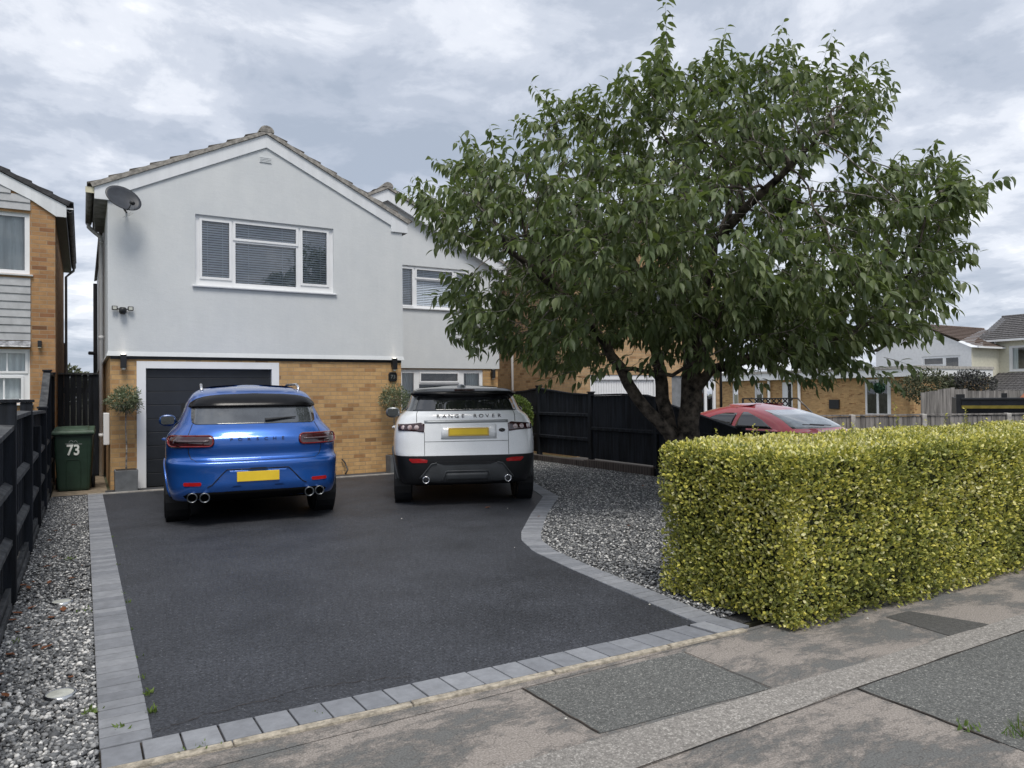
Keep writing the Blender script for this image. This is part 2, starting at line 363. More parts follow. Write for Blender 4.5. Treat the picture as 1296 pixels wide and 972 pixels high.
def paint(name, col, metal=0.35, rough=0.28):
    m, t, b = new_mat(name); b.inputs['Metallic'].default_value = metal; b.inputs['Roughness'].default_value = rough
    co = objco(t)
    fl = noise(t, co, 900, 1); r = ramp(t, [(0.3, tuple(c * 0.85 for c in col)), (0.7, tuple(min(1, c * 1.15) for c in col))]); t.links.new(fl, r.inputs[0])
    d = noise(t, co, 3.5, 5, 0.7); rd = ramp(t, [(0.45, 0.0), (0.8, 0.10)]); t.links.new(d, rd.inputs[0])
    t.links.new(mixc(t, rd.outputs[0], r.outputs[0], (0.22, 0.21, 0.2)), b.inputs['Base Color'])
    b.inputs['Coat Weight'].default_value = 1.0
    t.links.new(math_(t, 'ADD', math_(t, 'MULTIPLY', d, 0.08), 0.01), b.inputs['Coat Roughness'])
    return m
M['blue'] = paint('sapphire_blue_paint', (0.013, 0.105, 0.43), 0.45, 0.3)
M['bluedark'] = paint('mirror_blue_paint', (0.008, 0.045, 0.16), 0.4, 0.3)
M['carwhite'] = paint('white_car_paint', (0.82, 0.84, 0.85), 0.0, 0.35)
M['carroof'] = paint('silver_grey_roof_paint', (0.16, 0.17, 0.18), 0.6, 0.3)
M['red'] = paint('faded_red_paint', (0.50, 0.016, 0.03), 0.1, 0.3)
M['tarmac'] = tarmac_mat('fresh_black_tarmac', (0.013, 0.0145, 0.018), (0.056, 0.060, 0.071), (0.24, 0.245, 0.26), 0.60, 75, 0.30, 0.66)
M['road'] = tarmac_mat('road_asphalt', (0.03, 0.03, 0.03), (0.075, 0.073, 0.07), (0.16, 0.16, 0.15), 0.85, 200)
M['patch'] = tarmac_mat('grey_patch_asphalt', (0.06, 0.062, 0.06), (0.155, 0.158, 0.15), (0.38, 0.37, 0.34), 0.85, 110, 0.08, 0.58)
M['trench'] = tarmac_mat('pale_trench_asphalt', (0.15, 0.142, 0.13), (0.32, 0.30, 0.275), (0.52, 0.50, 0.46), 0.9, 110, 0.08, 0.56)
M['darkpatch'] = tarmac_mat('dark_patch_asphalt', (0.05, 0.05, 0.048), (0.11, 0.107, 0.10), (0.12, 0.12, 0.12), 0.85, 200, 0.1)
def pavement_mat():
    m, t, b = new_mat('worn_pavement'); co = objco(t)
    n1 = noise(t, co, 110, 3, 0.7)
    ra = ramp(t, [(0.3, (0.08, 0.081, 0.079)), (0.7, (0.19, 0.19, 0.182))]); t.links.new(n1, ra.inputs[0])
    rb = ramp(t, [(0.3, (0.16, 0.14, 0.122)), (0.55, (0.30, 0.268, 0.24)), (0.75, (0.44, 0.41, 0.375))]); t.links.new(n1, rb.inputs[0])
    mp = N(t, 'ShaderNodeMapping'); mp.inputs['Scale'].default_value = (0.75, 1.35, 1); mp.inputs['Location'].default_value = (3.1, 0.35, 0); t.links.new(co, mp.inputs[0])
    nb = noise(t, mp.outputs[0], 1.7, 15, 0.80, 0.15); r = ramp(t, [(0.455, 0.0), (0.53, 1.0)]); t.links.new(nb, r.inputs[0])
    c = mixc(t, r.outputs[0], ra.outputs[0], rb.outputs[0])
    v = N(t, 'ShaderNodeTexVoronoi'); v.feature = 'DISTANCE_TO_EDGE'; v.inputs['Scale'].default_value = 9; 
    dn = N(t, 'ShaderNodeMixRGB'); dn.inputs[0].default_value = 0.22
    nv = N(t, 'ShaderNodeTexNoise'); nv.inputs['Scale'].default_value = 5; t.links.new(co, nv.inputs['Vector'])
    t.links.new(co, dn.inputs[1]); t.links.new(nv.outputs['Color'], dn.inputs[2]); t.links.new(dn.outputs[0], v.inputs['Vector'])
    rc = ramp(t, [(0.0, 0.45), (0.016, 1.0)]); t.links.new(v.outputs['Distance'], rc.inputs[0])
    c = mixc(t, 0.6, c, mixc(t, 1, c, rc.outputs[0], 'MULTIPLY'))
    t.links.new(c, b.inputs['Base Color']); b.inputs['Roughness'].default_value = 0.9
    bump(t, b, math_(t, 'ADD', n1, math_(t, 'MULTIPLY', r.outputs[0], -0.8)), 0.7, 0.006)
    return m
M['pavement'] = pavement_mat()
def sett_mat():
    m, t, b = new_mat('charcoal_block_paving'); co = objco(t); g = N(t, 'ShaderNodeNewGeometry')
    r = ramp(t, [(0, (0.185, 0.195, 0.215)), (1, (0.27, 0.28, 0.30))]); t.links.new(g.outputs['Random Per Island'], r.inputs[0])
    n = noise(t, co, 12, 5, 0.7); r2 = ramp(t, [(0.3, 0.8), (0.7, 1.14)]); t.links.new(n, r2.inputs[0])
    t.links.new(mixc(t, 1, r.outputs[0], r2.outputs[0], 'MULTIPLY'), b.inputs['Base Color']); b.inputs['Roughness'].default_value = 0.85
    bump(t, b, noise(t, co, 230, 3), 0.5, 0.004); return m
M['sett'] = sett_mat()
M['grit'] = mat('dark_grit_bed', (0.05, 0.05, 0.05), 0.95, var=0.5, scale=90, bmp=0.8, bscale=120)
M['earth'] = mat('earth', (0.10, 0.085, 0.06), 0.95, var=0.3, scale=3, col2=(0.05, 0.07, 0.03))
M['lawn'] = mat('lawn', (0.05, 0.085, 0.025), 0.95, var=0.3, scale=6, bmp=0.8, bscale=60)
M['pebble'] = island_mat('mixed_gravel', [(0, (0.075, 0.078, 0.083)), (0.35, (0.15, 0.155, 0.16)), (0.66, (0.26, 0.265, 0.268)), (0.82, (0.40, 0.40, 0.39)), (0.88, (0.60, 0.59, 0.57)), (1, (0.78, 0.77, 0.74))], 0.7, 0.35, bmp=0.3)
M['leaf'] = island_mat('cherry_leaf', [(0, (0.056, 0.084, 0.038)), (0.45, (0.096, 0.130, 0.054)), (0.8, (0.155, 0.192, 0.080)), (0.93, (0.23, 0.26, 0.105)), (0.985, (0.19, 0.20, 0.05)), (1, (0.30, 0.13, 0.03))], 0.45, 0.4, trans=0.26, clump=(1.6, 0.42))
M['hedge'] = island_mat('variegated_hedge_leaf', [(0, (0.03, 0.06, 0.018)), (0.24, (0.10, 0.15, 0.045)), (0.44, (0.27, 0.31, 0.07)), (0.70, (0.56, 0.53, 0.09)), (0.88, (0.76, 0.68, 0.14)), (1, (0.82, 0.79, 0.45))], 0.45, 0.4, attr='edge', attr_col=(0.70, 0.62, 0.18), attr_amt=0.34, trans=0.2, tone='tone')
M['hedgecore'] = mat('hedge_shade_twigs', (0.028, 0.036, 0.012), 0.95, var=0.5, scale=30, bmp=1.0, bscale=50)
M['olive'] = island_mat('olive_leaf', [(0, (0.06, 0.085, 0.045)), (0.6, (0.13, 0.16, 0.09)), (1, (0.30, 0.32, 0.20))], 0.5, 0.4, trans=0.12)
M['bush'] = island_mat('bush_leaf', [(0, (0.05, 0.085, 0.02)), (0.6, (0.10, 0.15, 0.03)), (1, (0.20, 0.25, 0.05))], 0.5, 0.4, trans=0.15, clump=(4, 0.4))
M['shrubleaf'] = island_mat('dark_shrub_leaf', [(0, (0.035, 0.036, 0.04)), (0.7, (0.075, 0.075, 0.07)), (1, (0.10, 0.11, 0.08))], 0.6, 0.3)
M['shrubleaf2'] = island_mat('olive_shrub_leaf', [(0, (0.04, 0.05, 0.025)), (0.7, (0.085, 0.095, 0.05)), (1, (0.15, 0.16, 0.09))], 0.6, 0.3)
M['dryleaf'] = island_mat('dry_leaf', [(0, (0.09, 0.035, 0.018)), (0.6, (0.19, 0.075, 0.035)), (1, (0.30, 0.17, 0.07))], 0.75, 0.2)
M['weed'] = island_mat('weed_leaf', [(0, (0.07, 0.12, 0.03)), (1, (0.17, 0.24, 0.06))], 0.6, 0.3, trans=0.2)
M['grass'] = island_mat('grass_blade', [(0, (0.05, 0.10, 0.02)), (0.7, (0.11, 0.18, 0.035)), (1, (0.26, 0.25, 0.10))], 0.6, 0.3, trans=0.2)
M['lampglow'] = mat('lit_lamp_lens', (1.0, 0.86, 0.68), 0.4, emit=3.0)
M['frosted'] = mat('frosted_lamp_lens', (0.55, 0.56, 0.5), 0.35, var=0.1, scale=30)
M['basket'] = island_mat('topiary_ball_leaf', [(0, (0.02, 0.06, 0.035)), (1, (0.05, 0.12, 0.075))], 0.6, 0.3)
M['hull'] = mat('black_boat_hull', (0.015, 0.018, 0.024), 0.3, coat=0.4)
M['yellow'] = mat('faded_yellow_stripe', (0.34, 0.27, 0.05), 0.5)
M['orange'] = mat('faded_orange_fabric', (0.50, 0.17, 0.07), 0.8)
M['pink'] = mat('pale_tube_frame', (0.55, 0.46, 0.42), 0.5)
M['creamwall'] = mat('cream_render', (0.66, 0.64, 0.52), 0.85, var=0.04)
M['whitewall'] = mat('white_painted_brick', (0.78, 0.79, 0.80), 0.85, var=0.03, bmp=0.3, bscale=12)
M['greydoor'] = mat('grey_door', (0.20, 0.21, 0.22), 0.5)
M['clad'] = mat('grey_shiplap_cladding', (0.43, 0.44, 0.45), 0.6, var=0.08, scale=5)
M['lead'] = mat('lead_flashing', (0.30, 0.31, 0.33), 0.45, var=0.3, scale=14, metal=0.3)

def solid_struct(name, o): o['kind'] = 'structure'; o.name = name; return o
# ------------------------------------------------------------------ ground
g = MB().quad((-300, -300, -0.16), (400, -300, -0.16), (400, 400, -0.16), (-300, 400, -0.16)).build('ground', M['earth']); g['kind'] = 'structure'
r = MB().box(-80, 120, -9, 0.75, -0.155, -0.10).build('road', M['road']); r['kind'] = 'structure'
k = MB(); 
for i in range(-30, 60): k.box(i * 0.915, i * 0.915 + 0.908, 0.755, 0.88, -0.15, 0.012)
k = k.build('kerb', M['concrete'], bevel=0.012); k['kind'] = 'structure'
p = MB().box(-60, 100, 0.885, 3.165, -0.15, 0.0).build('pavement', M['pavement']); p['kind'] = 'structure'
def sheet(name, pts, z, m, thick=0.0):
    o = MB().poly([(x, y, z) for x, y in pts]).build(name, m); o['kind'] = 'structure'; return o
def wob(a, b, n, amp, seed):
    rr = random.Random(seed); return [(a[0] + (b[0] - a[0]) * i / n + rr.uniform(-amp, amp) * (0 < i < n), a[1] + (b[1] - a[1]) * i / n + rr.uniform(-amp, amp) * (0 < i < n)) for i in range(n + 1)]
tr_lo = wob((-1.0, 2.20), (1.9, 2.243), 12, 0.006, 1) + wob((1.92, 2.243), (3.3, 2.272), 8, 0.006, 2)[1:] + wob((3.3, 2.272), (9, 2.24), 20, 0.008, 3)[1:]
tr_hi = wob((9, 2.41), (4.87, 2.425), 14, 0.008, 4) + wob((4.87, 2.425), (2.95, 2.485), 9, 0.006, 5)[1:] + wob((2.95, 2.485), (-1.0, 2.62), 16, 0.008, 6)[1:]
sheet('pavement_trench', tr_lo + tr_hi, 0.004, M['trench'])
sheet('pavement_patch', wob((1.95, 2.563), (2.97, 2.493), 6, 0.004, 7) + wob((2.97, 2.493), (2.965, 3.10), 5, 0.004, 8)[1:] + wob((2.965, 3.10), (1.915, 3.15), 5, 0.003, 9)[1:], 0.003, M['patch'])
sheet('pavement_patch', wob((3.34, 2.263), (9, 2.232), 14, 0.003, 10)[::-1] + wob((3.34, 2.263), (3.34, 1.62), 6, 0.006, 11)[1:] + wob((3.34, 1.62), (3.31, 0.89), 6, 0.006, 12)[1:] + [(9, 0.89)], 0.0035, M['patch'])
sheet('pavement_patch', wob((4.52, 2.44), (4.95, 2.43), 3, 0.003, 13) + wob((4.95, 2.43), (4.80, 2.86), 4, 0.005, 14)[1:] + [(4.55, 2.87)], 0.0032, M['darkpatch'])
# open joints in the pavement
jn = MB()
def joint(pts, w=0.006, z=0.006):
    for (a, b) in zip(pts[:-1], pts[1:]):
        d = Vector((b[0] - a[0], b[1] - a[1])); d.normalize(); q = Vector((-d.y, d.x)) * w * 0.5
        jn.quad((a[0] - q.x, a[1] - q.y, z), (b[0] - q.x, b[1] - q.y, z), (b[0] + q.x, b[1] + q.y, z), (a[0] + q.x, a[1] + q.y, z))
joint(wob((1.915, 3.16), (1.95, 2.57), 9, 0.004, 20), 0.010); joint(wob((2.97, 3.1), (2.98, 2.49), 9, 0.004, 21), 0.006)
joint(wob((3.34, 2.265), (3.33, 1.6), 9, 0.006, 22), 0.012); joint(wob((0.2, 2.225), (3.33, 2.262), 20, 0.004, 23), 0.005); joint(wob((3.33, 2.262), (8, 2.235), 20, 0.004, 24), 0.006)
jn = jn.build('pavement_joint', M['soil']); jn['kind'] = 'structure'

pb = MB().box(-14, 8.93, 3.30, 40, -0.15, -0.02).build('plot_base', M['earth']); pb['kind'] = 'structure'
lw = MB().box(-14, -0.56, 3.32, 15.0, -0.018, 0.01).build('lawn', M['lawn']); lw['kind'] = 'structure'
nd = MB().box(9.1, 30, 3.3, 15.0, -0.158, -0.13).build('neighbour_driveway', M['road']); nd['kind'] = 'structure'

DR = [(3.404, 3.42), (3.469, 4.12), (3.56, 5.05), (3.66, 5.80), (3.834, 6.306), (4.06, 6.68), (4.779, 7.623), (5.71, 8.78), (5.95, 9.4), (6.65, 11.2), (6.9, 12.9), (6.9, 16.4)]
GR = [(3.60, 3.40), (3.67, 4.12), (3.76, 5.05), (3.85, 5.72), (4.01, 6.20), (4.24, 6.56), (4.949, 7.508), (5.93, 8.69), (6.15, 9.35), (6.84, 11.15), (7.1, 12.9), (7.1, 16.4)]
sheet('driveway', [(0.26, 12.90), (0.26, 3.545), (3.395, 3.43)] + DR[1:10] + [(6.9, 12.90)], 0.004, M['tarmac'])
sheet('path', [(5.47, 12.92), (6.9, 12.92), (6.9, 16.55), (5.47, 16.55)], 0.002, M['slab'])
ap = MB(); ap.box(0.30, 5.45, 12.99, 13.385, -0.02, 0.010).build('threshold_paving', M['slab'])['kind'] = 'structure'
MB().box(-0.42, 0.335, 12.99, 16.0, -0.02, 0.008).build('side_path', M['tan'])['kind'] = 'structure'
MB().box(0.06, 5.46, 12.925, 12.985, -0.02, 0.022).build('threshold_kerb', M['concrete'], bevel=0.004)['kind'] = 'structure'
MB().box(-0.40, 0.055, 12.925, 12.985, -0.02, 0.015).build('threshold_kerb', M['slab'], bevel=0.004)['kind'] = 'structure'
sheet('gravel_bed', [(-0.55, 3.31), (0.055, 3.31), (0.055, 12.92), (-0.55, 12.92)], -0.012, M['grit'])
sheet('gravel_bed', GR[:12] + [(8.75, 16.4), (8.92, 3.31), (3.6, 3.31)], -0.012, M['grit'])
# block paving: one block strip per edge
def block_quad(mb, a, b, c, d, z0=-0.02, z1=0.012):   # a,b inner side; d,c outer side, ccw
    mb.hexa([(*a, z0), (*b, z0), (*c, z0), (*d, z0), (*a, z1), (*b, z1), (*c, z1), (*d, z1)])
def strip(A, B, pitch, gap, mb):
    # resample both sides together
    def cum(P): 
        c = [0]
        for p, q in zip(P[:-1], P[1:]): c.append(c[-1] + math.dist(p, q))
        return c
    ca, cb = cum(A), cum(B); n = int(ca[-1] / pitch)
    def at(P, c, t):
        s = t * c[-1]
        for i in range(len(P) - 1):
            if s <= c[i + 1] or i == len(P) - 2:
                u = (s - c[i]) / max(1e-9, c[i + 1] - c[i]); return (P[i][0] + (P[i + 1][0] - P[i][0]) * u, P[i][1] + (P[i + 1][1] - P[i][1]) * u)
    # param by vertex index fraction keeps both sides paired at bends
    def at2(P, q):
        i = min(int(q), len(P) - 2); u = q - i; return (P[i][0] + (P[i + 1][0] - P[i][0]) * u, P[i][1] + (P[i + 1][1] - P[i][1]) * u)
    q = []
    for k in range(n + 1):
        s = k / n * ca[-1]
        for i in range(len(A) - 1):
            if s <= ca[i + 1] + 1e-9 or i == len(A) - 2: q.append(i + (s - ca[i]) / (ca[i + 1] - ca[i])); break
    for k in range(n):
        g_ = gap / pitch * (q[k + 1] - q[k]); q0, q1 = q[k] + g_ / 2, q[k + 1] - g_ / 2
        dz = random.uniform(-0.0015, 0.0015)
        block_quad(mb, at2(A, q0), at2(A, q1), at2(B, q1), at2(B, q0), z1=0.012 + dz)
mb = MB(); strip([(0.26, 3.56), (0.26, 12.9)], [(0.057, 3.56), (0.057, 12.9)], 0.105, 0.009, mb)
mb.build('block_paving', M['sett'], bevel=0.004)['kind'] = 'structure'
mb = MB(); strip([(0.057, 3.55), (3.40, 3.425), (3.62, 3.41)], [(0.057, 3.368), (3.43, 3.215), (3.64, 3.205)], 0.150, 0.008, mb)
mb.build('block_paving', M['sett'], bevel=0.004)['kind'] = 'structure'
mb = MB(); strip(DR, GR, 0.105, 0.009, mb)
mb.build('block_paving', M['sett'], bevel=0.004)['kind'] = 'structure'
MB().poly([(0.057, 3.36, -0.006), (3.64, 3.20, -0.006), (3.64, 3.42, -0.006), (0.26, 3.56, -0.006), (0.26, 12.9, -0.006), (0.057, 12.9, -0.006)]).poly([(x, y, -0.0062) for x, y in DR] + [(x, y, -0.0062) for x, y in GR[::-1]]).build('paving_joint_sand', M['soil'])['kind'] = 'structure'
ed = MB(); x = -0.1
L_ = [(-0.1, 0.55), (0.555, 1.36), (1.367, 2.16), (2.168, 2.95), (2.956, 3.56)]
for a, b in L_:
    ya = lambda x: 3.363 - (x - 0.057) * 0.0455
    ed.hexa([(a, ya(a) - 0.052, -0.1), (b, ya(b) - 0.052, -0.1), (b, ya(b) - 0.004, -0.1), (a, ya(a) - 0.004, -0.1), (a, ya(a) - 0.05, 0.016), (b, ya(b) - 0.05, 0.014), (b, ya(b) - 0.006, 0.014), (a, ya(a) - 0.006, 0.016)])
ed.build('kerb_edging', M['edging'], bevel=0.005)['kind'] = 'structure'
sheet('pavement', [(-14, 3.16), (8.9, 3.16), (8.9, 3.2), (3.55, 3.2), (0, 3.335), (-14, 3.335)], 0.0, M['pavement'])
# crack in the tarmac by the blocks
ck = MB()
def crack(mb, pts, seed, w=0.0035, z=0.0075):
    rr = random.Random(seed); P = []
    for a, b in zip(pts[:-1], pts[1:]):
        n = 9
        for i in range(n): P.append((a[0] + (b[0] - a[0]) * i / n + rr.uniform(-.012, .012), a[1] + (b[1] - a[1]) * i / n + rr.uniform(-.012, .012)))
    P.append(pts[-1])
    for i in range(len(P) - 1):
        a, b = P[i], P[i + 1]; ww = w * rr.uniform(0.4, 1.2); mb.quad((a[0], a[1] - ww, z), (b[0], b[1] - ww, z), (b[0], b[1] + ww * .3, z), (a[0], a[1] + ww * .3, z))
crack(ck, [(0.28, 3.62), (0.5, 3.69), (0.75, 3.70), (0.95, 3.74), (1.25, 3.68), (1.5, 3.60)], 3); crack(ck, [(0.75, 3.70), (0.86, 3.62)], 5)
ck.build('tarmac_crack', M['soil'])['kind'] = 'structure'

# ------------------------------------------------------------------ gravel
ico = bmesh.new(); bmesh.ops.create_icosphere(ico, subdivisions=1, radius=1.0)
IV = np.array([v.co[:] for v in ico.verts]); IF = np.array([[v.index for v in f.verts] for f in ico.faces]); ico.free()
OV = np.array([(1, 0, 0), (-1, 0, 0), (0, 1, 0), (0, -1, 0), (0, 0, 1), (0, 0, -1)], float) * np.array([1, 0.8, 0.7]); OF = np.array([(0, 2, 4), (2, 1, 4), (1, 3, 4), (3, 0, 4), (2, 0, 5), (1, 2, 5), (3, 1, 5), (0, 3, 5)])
def inside(px, py, poly):
    r = np.zeros(len(px), bool); n = len(poly)
    for i in range(n):
        x0, y0 = poly[i]; x1, y1 = poly[(i + 1) % n]
        c = ((y0 > py) != (y1 > py)) & (px < (x1 - x0) * (py - y0) / (y1 - y0 + 1e-12) + x0); r ^= c
    return r
def gravel(poly, density, size, tv, tf, zlev):
    P = np.array(poly); x0, y0 = P.min(0); x1, y1 = P.max(0); n = int((x1 - x0) * (y1 - y0) * density)
    x = rng.uniform(x0, x1, n); y = rng.uniform(y0, y1, n); m = inside(x, y, poly); x, y = x[m], y[m]; n = len(x)
    s = size * rng.lognormal(0, 0.28, n)
    scl = np.stack([s, s * rng.uniform(.6, .95, n), s * rng.uniform(.4, .75, n)], 1) * 0.5
    z = zlev + rng.uniform(-0.006, 0.010, n)
    v, f = scatter(tv * (1 + rng.uniform(-.22, .22, tv.shape)), tf, np.stack([x, y, z], 1), rand_rot(n, 0.7), scl)
    return v, f
parts_g = [gravel([(-0.43, 3.32), (0.05, 3.32), (0.05, 6.3), (-0.43, 6.3)], 7000, 0.0215, IV, IF, 0.0)]
def merge(lst):
    vs, fs, o = [], [], 0
    for v, f in lst: vs.append(v); fs.append(f + o); o += len(v)
    return np.concatenate(vs), np.concatenate(fs)
parts_g.append(gravel([(-0.43, 6.3), (0.05, 6.3), (0.05, 12.9), (-0.43, 12.9)], 4200, 0.025, OV, OF, 0.0))
v, f = merge(parts_g); o = np_mesh('gravel', v, f, M['pebble']); tag(o, 'grey and white gravel strip beside the left fence', 'gravel', kind='stuff')
GP = [(3.62, 3.45)] + GR[1:11] + [(7.1, 13.9), (8.7, 13.9), (8.72, 9.9), (8.85, 7.8), (8.85, 3.4)]
v, f = merge([gravel(GP, 3200, 0.027, OV, OF, 0.0)])
o = np_mesh('gravel', v, f, M['pebble']); tag(o, 'wide bed of grey and white gravel between the driveway and the hedge', 'gravel', kind='stuff')

# stray white pebbles on the tarmac and pavement
for i, (x, y) in enumerate([(3.6, 6.05), (3.3, 8.2), (4.75, 8.15), (1.9, 2.75), (3.62, 3.28), (3.42, 3.9), (3.75, 3.12), (4.4, 2.9)]):
    s = random.uniform(0.005, 0.010); v = IV * np.array([s, s * .8, s * .5]) + np.array([x, y, 0.006 + s * .4])
    if i == 0: pm = mat('white_pebble', (0.7, 0.68, 0.62), 0.7)
    o = np_mesh('pebble', v, IF, pm)
    tag(o, 'small pale pebble strayed onto the bare tarmac or paving', 'pebble', 'loose pebbles on the hard surfaces')

# ------------------------------------------------------------------ building helpers
def wall_face(mb, x0, x1, z0, z1, y, holes, depth=0.1, out=-1, axis='y'):
    xs = sorted(set([x0, x1] + [h[0] for h in holes] + [h[1] for h in holes])); zs = sorted(set([z0, z1] + [h[2] for h in holes] + [h[3] for h in holes]))
    P = (lambda a, z, d=0: (a, y - out * d, z)) if axis == 'y' else (lambda a, z, d=0: (y - out * d, a, z))
    for i in range(len(xs) - 1):
        for j in range(len(zs) - 1):
            cx_, cz_ = (xs[i] + xs[i + 1]) / 2, (zs[j] + zs[j + 1]) / 2
            if any(h[0] < cx_ < h[1] and h[2] < cz_ < h[3] for h in holes): continue
            if not (x0 <= cx_ <= x1 and z0 <= cz_ <= z1): continue
            mb.quad(P(xs[i], zs[j]), P(xs[i + 1], zs[j]), P(xs[i + 1], zs[j + 1]), P(xs[i], zs[j + 1]))
    for h in holes:
        a, b, c, d = h[:4]
        mb.quad(P(a, c), P(a, c, depth), P(a, d, depth), P(a, d)); mb.quad(P(b, c), P(b, c, depth), P(b, d, depth), P(b, d))
        mb.quad(P(a, c), P(b, c), P(b, c, depth), P(a, c, depth)); mb.quad(P(a, d), P(b, d), P(b, d, depth), P(a, d, depth))
def bars(mb, P, x0, x1, z0, z1, w, d0, d1):
    # rectangular frame of bar width w between depths d0,d1, butted
    def bx(a, b, c, d): mb.hexa([P(a, c, d0), P(b, c, d0), P(b, c, d1), P(a, c, d1), P(a, d, d0), P(b, d, d0), P(b, d, d1), P(a, d, d1)])
    bx(x0, x1, z1 - w, z1); bx(x0, x1, z0, z0 + w); bx(x0, x0 + w, z0 + w, z1 - w); bx(x1 - w, x1, z0 + w, z1 - w)
def window(parent, x0, x1, z0, z1, y, lights, axis='y', out=-1, inside_kind='blind', sill=True, fw=0.05, wm=None, gbars=None, name='window'):
    """lights: list of (x0,x1,z0,z1,sash) glass openings; frame fills the rest."""
    wm = wm or M['white']
    P = (lambda a, z, d=0: (a, y - out * d, z)) if axis == 'y' else (lambda a, z, d=0: (y - out * d, a, z))
    fm = MB()
    holes = [(l[0], l[1], l[2], l[3]) for l in lights]
    xs = sorted(set([x0, x1] + [h[0] for h in holes] + [h[1] for h in holes])); zs = sorted(set([z0, z1] + [h[2] for h in holes] + [h[3] for h in holes]))
    wall_face(fm, x0, x1, z0, z1, y + (-out) * 0.02, holes, 0.05, out, axis)
    bars(fm, P, x0, x1, z0, z1, 0.012, 0.005, 0.03)
    for l in lights:
        if l[4]: # opening sash: raised rim
            bars(fm, P, l[0] - 0.040, l[1] + 0.040, l[2] - 0.040, l[3] + 0.040, 0.040, 0.002, 0.019)
        if gbars:
            nx, nz = gbars
            for i in range(1, nx):
                xx = l[0] + (l[1] - l[0]) * i / nx; fm.hexa([P(xx - .012, l[2], .03), P(xx + .012, l[2], .03), P(xx + .012, l[2], .05), P(xx - .012, l[2], .05), P(xx - .012, l[3], .03), P(xx + .012, l[3], .03), P(xx + .012, l[3], .05), P(xx - .012, l[3], .05)])
            for i in range(1, nz):
                zz = l[2] + (l[3] - l[2]) * i / nz; fm.hexa([P(l[0], zz - .012, .031), P(l[1], zz - .012, .031), P(l[1], zz - .012, .049), P(l[0], zz - .012, .049), P(l[0], zz + .012, .031), P(l[1], zz + .012, .031), P(l[1], zz + .012, .049), P(l[0], zz + .012, .049)])
    fo = fm.build(name, wm, parent, bevel=0)
    for l in lights:
        pm_ = MB().quad(P(l[0], l[2], .045), P(l[1], l[2], .045), P(l[1], l[3], .045), P(l[0], l[3], .045)).build('pane', M['pane'], fo)
    if inside_kind == 'blind':
        for l in lights:
            b_ = MB(); zz = l[2] + 0.02
            while zz < l[3]:
                b_.hexa([P(l[0] - .02, zz, .085), P(l[1] + .02, zz, .085), P(l[1] + .02, zz + .029, .100), P(l[0] - .02, zz + .029, .100), P(l[0] - .02, zz + .0015, .084), P(l[1] + .02, zz + .0015, .084), P(l[1] + .02, zz + .0305, .100), P(l[0] - .02, zz + .0305, .100)])
                zz += 0.043
            for q in (0.22, 0.78):
                xx = l[0] + (l[1] - l[0]) * q; b_.hexa([P(xx - .004, l[2], .08), P(xx + .004, l[2], .08), P(xx + .004, l[2], .083), P(xx - .004, l[2], .083), P(xx - .004, l[3], .08), P(xx + .004, l[3], .08), P(xx + .004, l[3], .083), P(xx - .004, l[3], .083)])
            b_.build('blind', M['blind'], fo)
    elif inside_kind == 'curtain':
        b_ = MB(); n = 60; pts = []
        for i in range(n + 1):
            a = x0 + (x1 - x0) * i / n; pts.append((a, 0.13 + 0.018 * math.sin(i * 1.3) + 0.01 * math.sin(i * 2.9)))
        for i in range(n): b_.quad(P(pts[i][0], z0, pts[i][1]), P(pts[i + 1][0], z0, pts[i + 1][1]), P(pts[i + 1][0], z1, pts[i + 1][1]), P(pts[i][0], z1, pts[i][1]))
        b_.build('curtain', M['curtain'], fo, smooth=True)
    elif inside_kind == 'half':
        b_ = MB()
        for (u0, u1) in ((0.0, 0.22), (0.82, 1.0)):
            a, b = x0 + (x1 - x0) * u0, x0 + (x1 - x0) * u1; n = 14
            for i in range(n): 
                a0, a1 = a + (b - a) * i / n, a + (b - a) * (i + 1) / n
                b_.quad(P(a0, z0, .14 + .02 * (i % 2)), P(a1, z0, .14 + .02 * ((i + 1) % 2)), P(a1, z1, .14 + .02 * ((i + 1) % 2)), P(a0, z1, .14 + .02 * (i % 2)))
        b_.build('curtain', M['curtain'], fo, smooth=True)
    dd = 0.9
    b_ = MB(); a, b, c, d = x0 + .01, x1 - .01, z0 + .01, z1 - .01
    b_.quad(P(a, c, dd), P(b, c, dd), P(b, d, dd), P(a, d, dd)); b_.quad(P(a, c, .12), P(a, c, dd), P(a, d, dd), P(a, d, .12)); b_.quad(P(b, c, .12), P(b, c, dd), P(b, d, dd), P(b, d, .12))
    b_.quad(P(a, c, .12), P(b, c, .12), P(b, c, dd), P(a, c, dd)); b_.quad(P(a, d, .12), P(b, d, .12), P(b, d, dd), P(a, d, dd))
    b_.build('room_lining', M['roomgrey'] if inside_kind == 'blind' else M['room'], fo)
    if sill:
        s_ = MB(); s_.hexa([P(x0 - .05, z0 - .035, -.075), P(x1 + .05, z0 - .035, -.075), P(x1 + .05, z0 - .035, .02), P(x0 - .05, z0 - .035, .02), P(x0 - .05, z0 - .012, -.08), P(x1 + .05, z0 - .012, -.08), P(x1 + .05, z0 - .001, .018), P(x0 - .05, z0 - .001, .018)])
        s_.build('sill', wm, fo, bevel=0.004)
    return fo
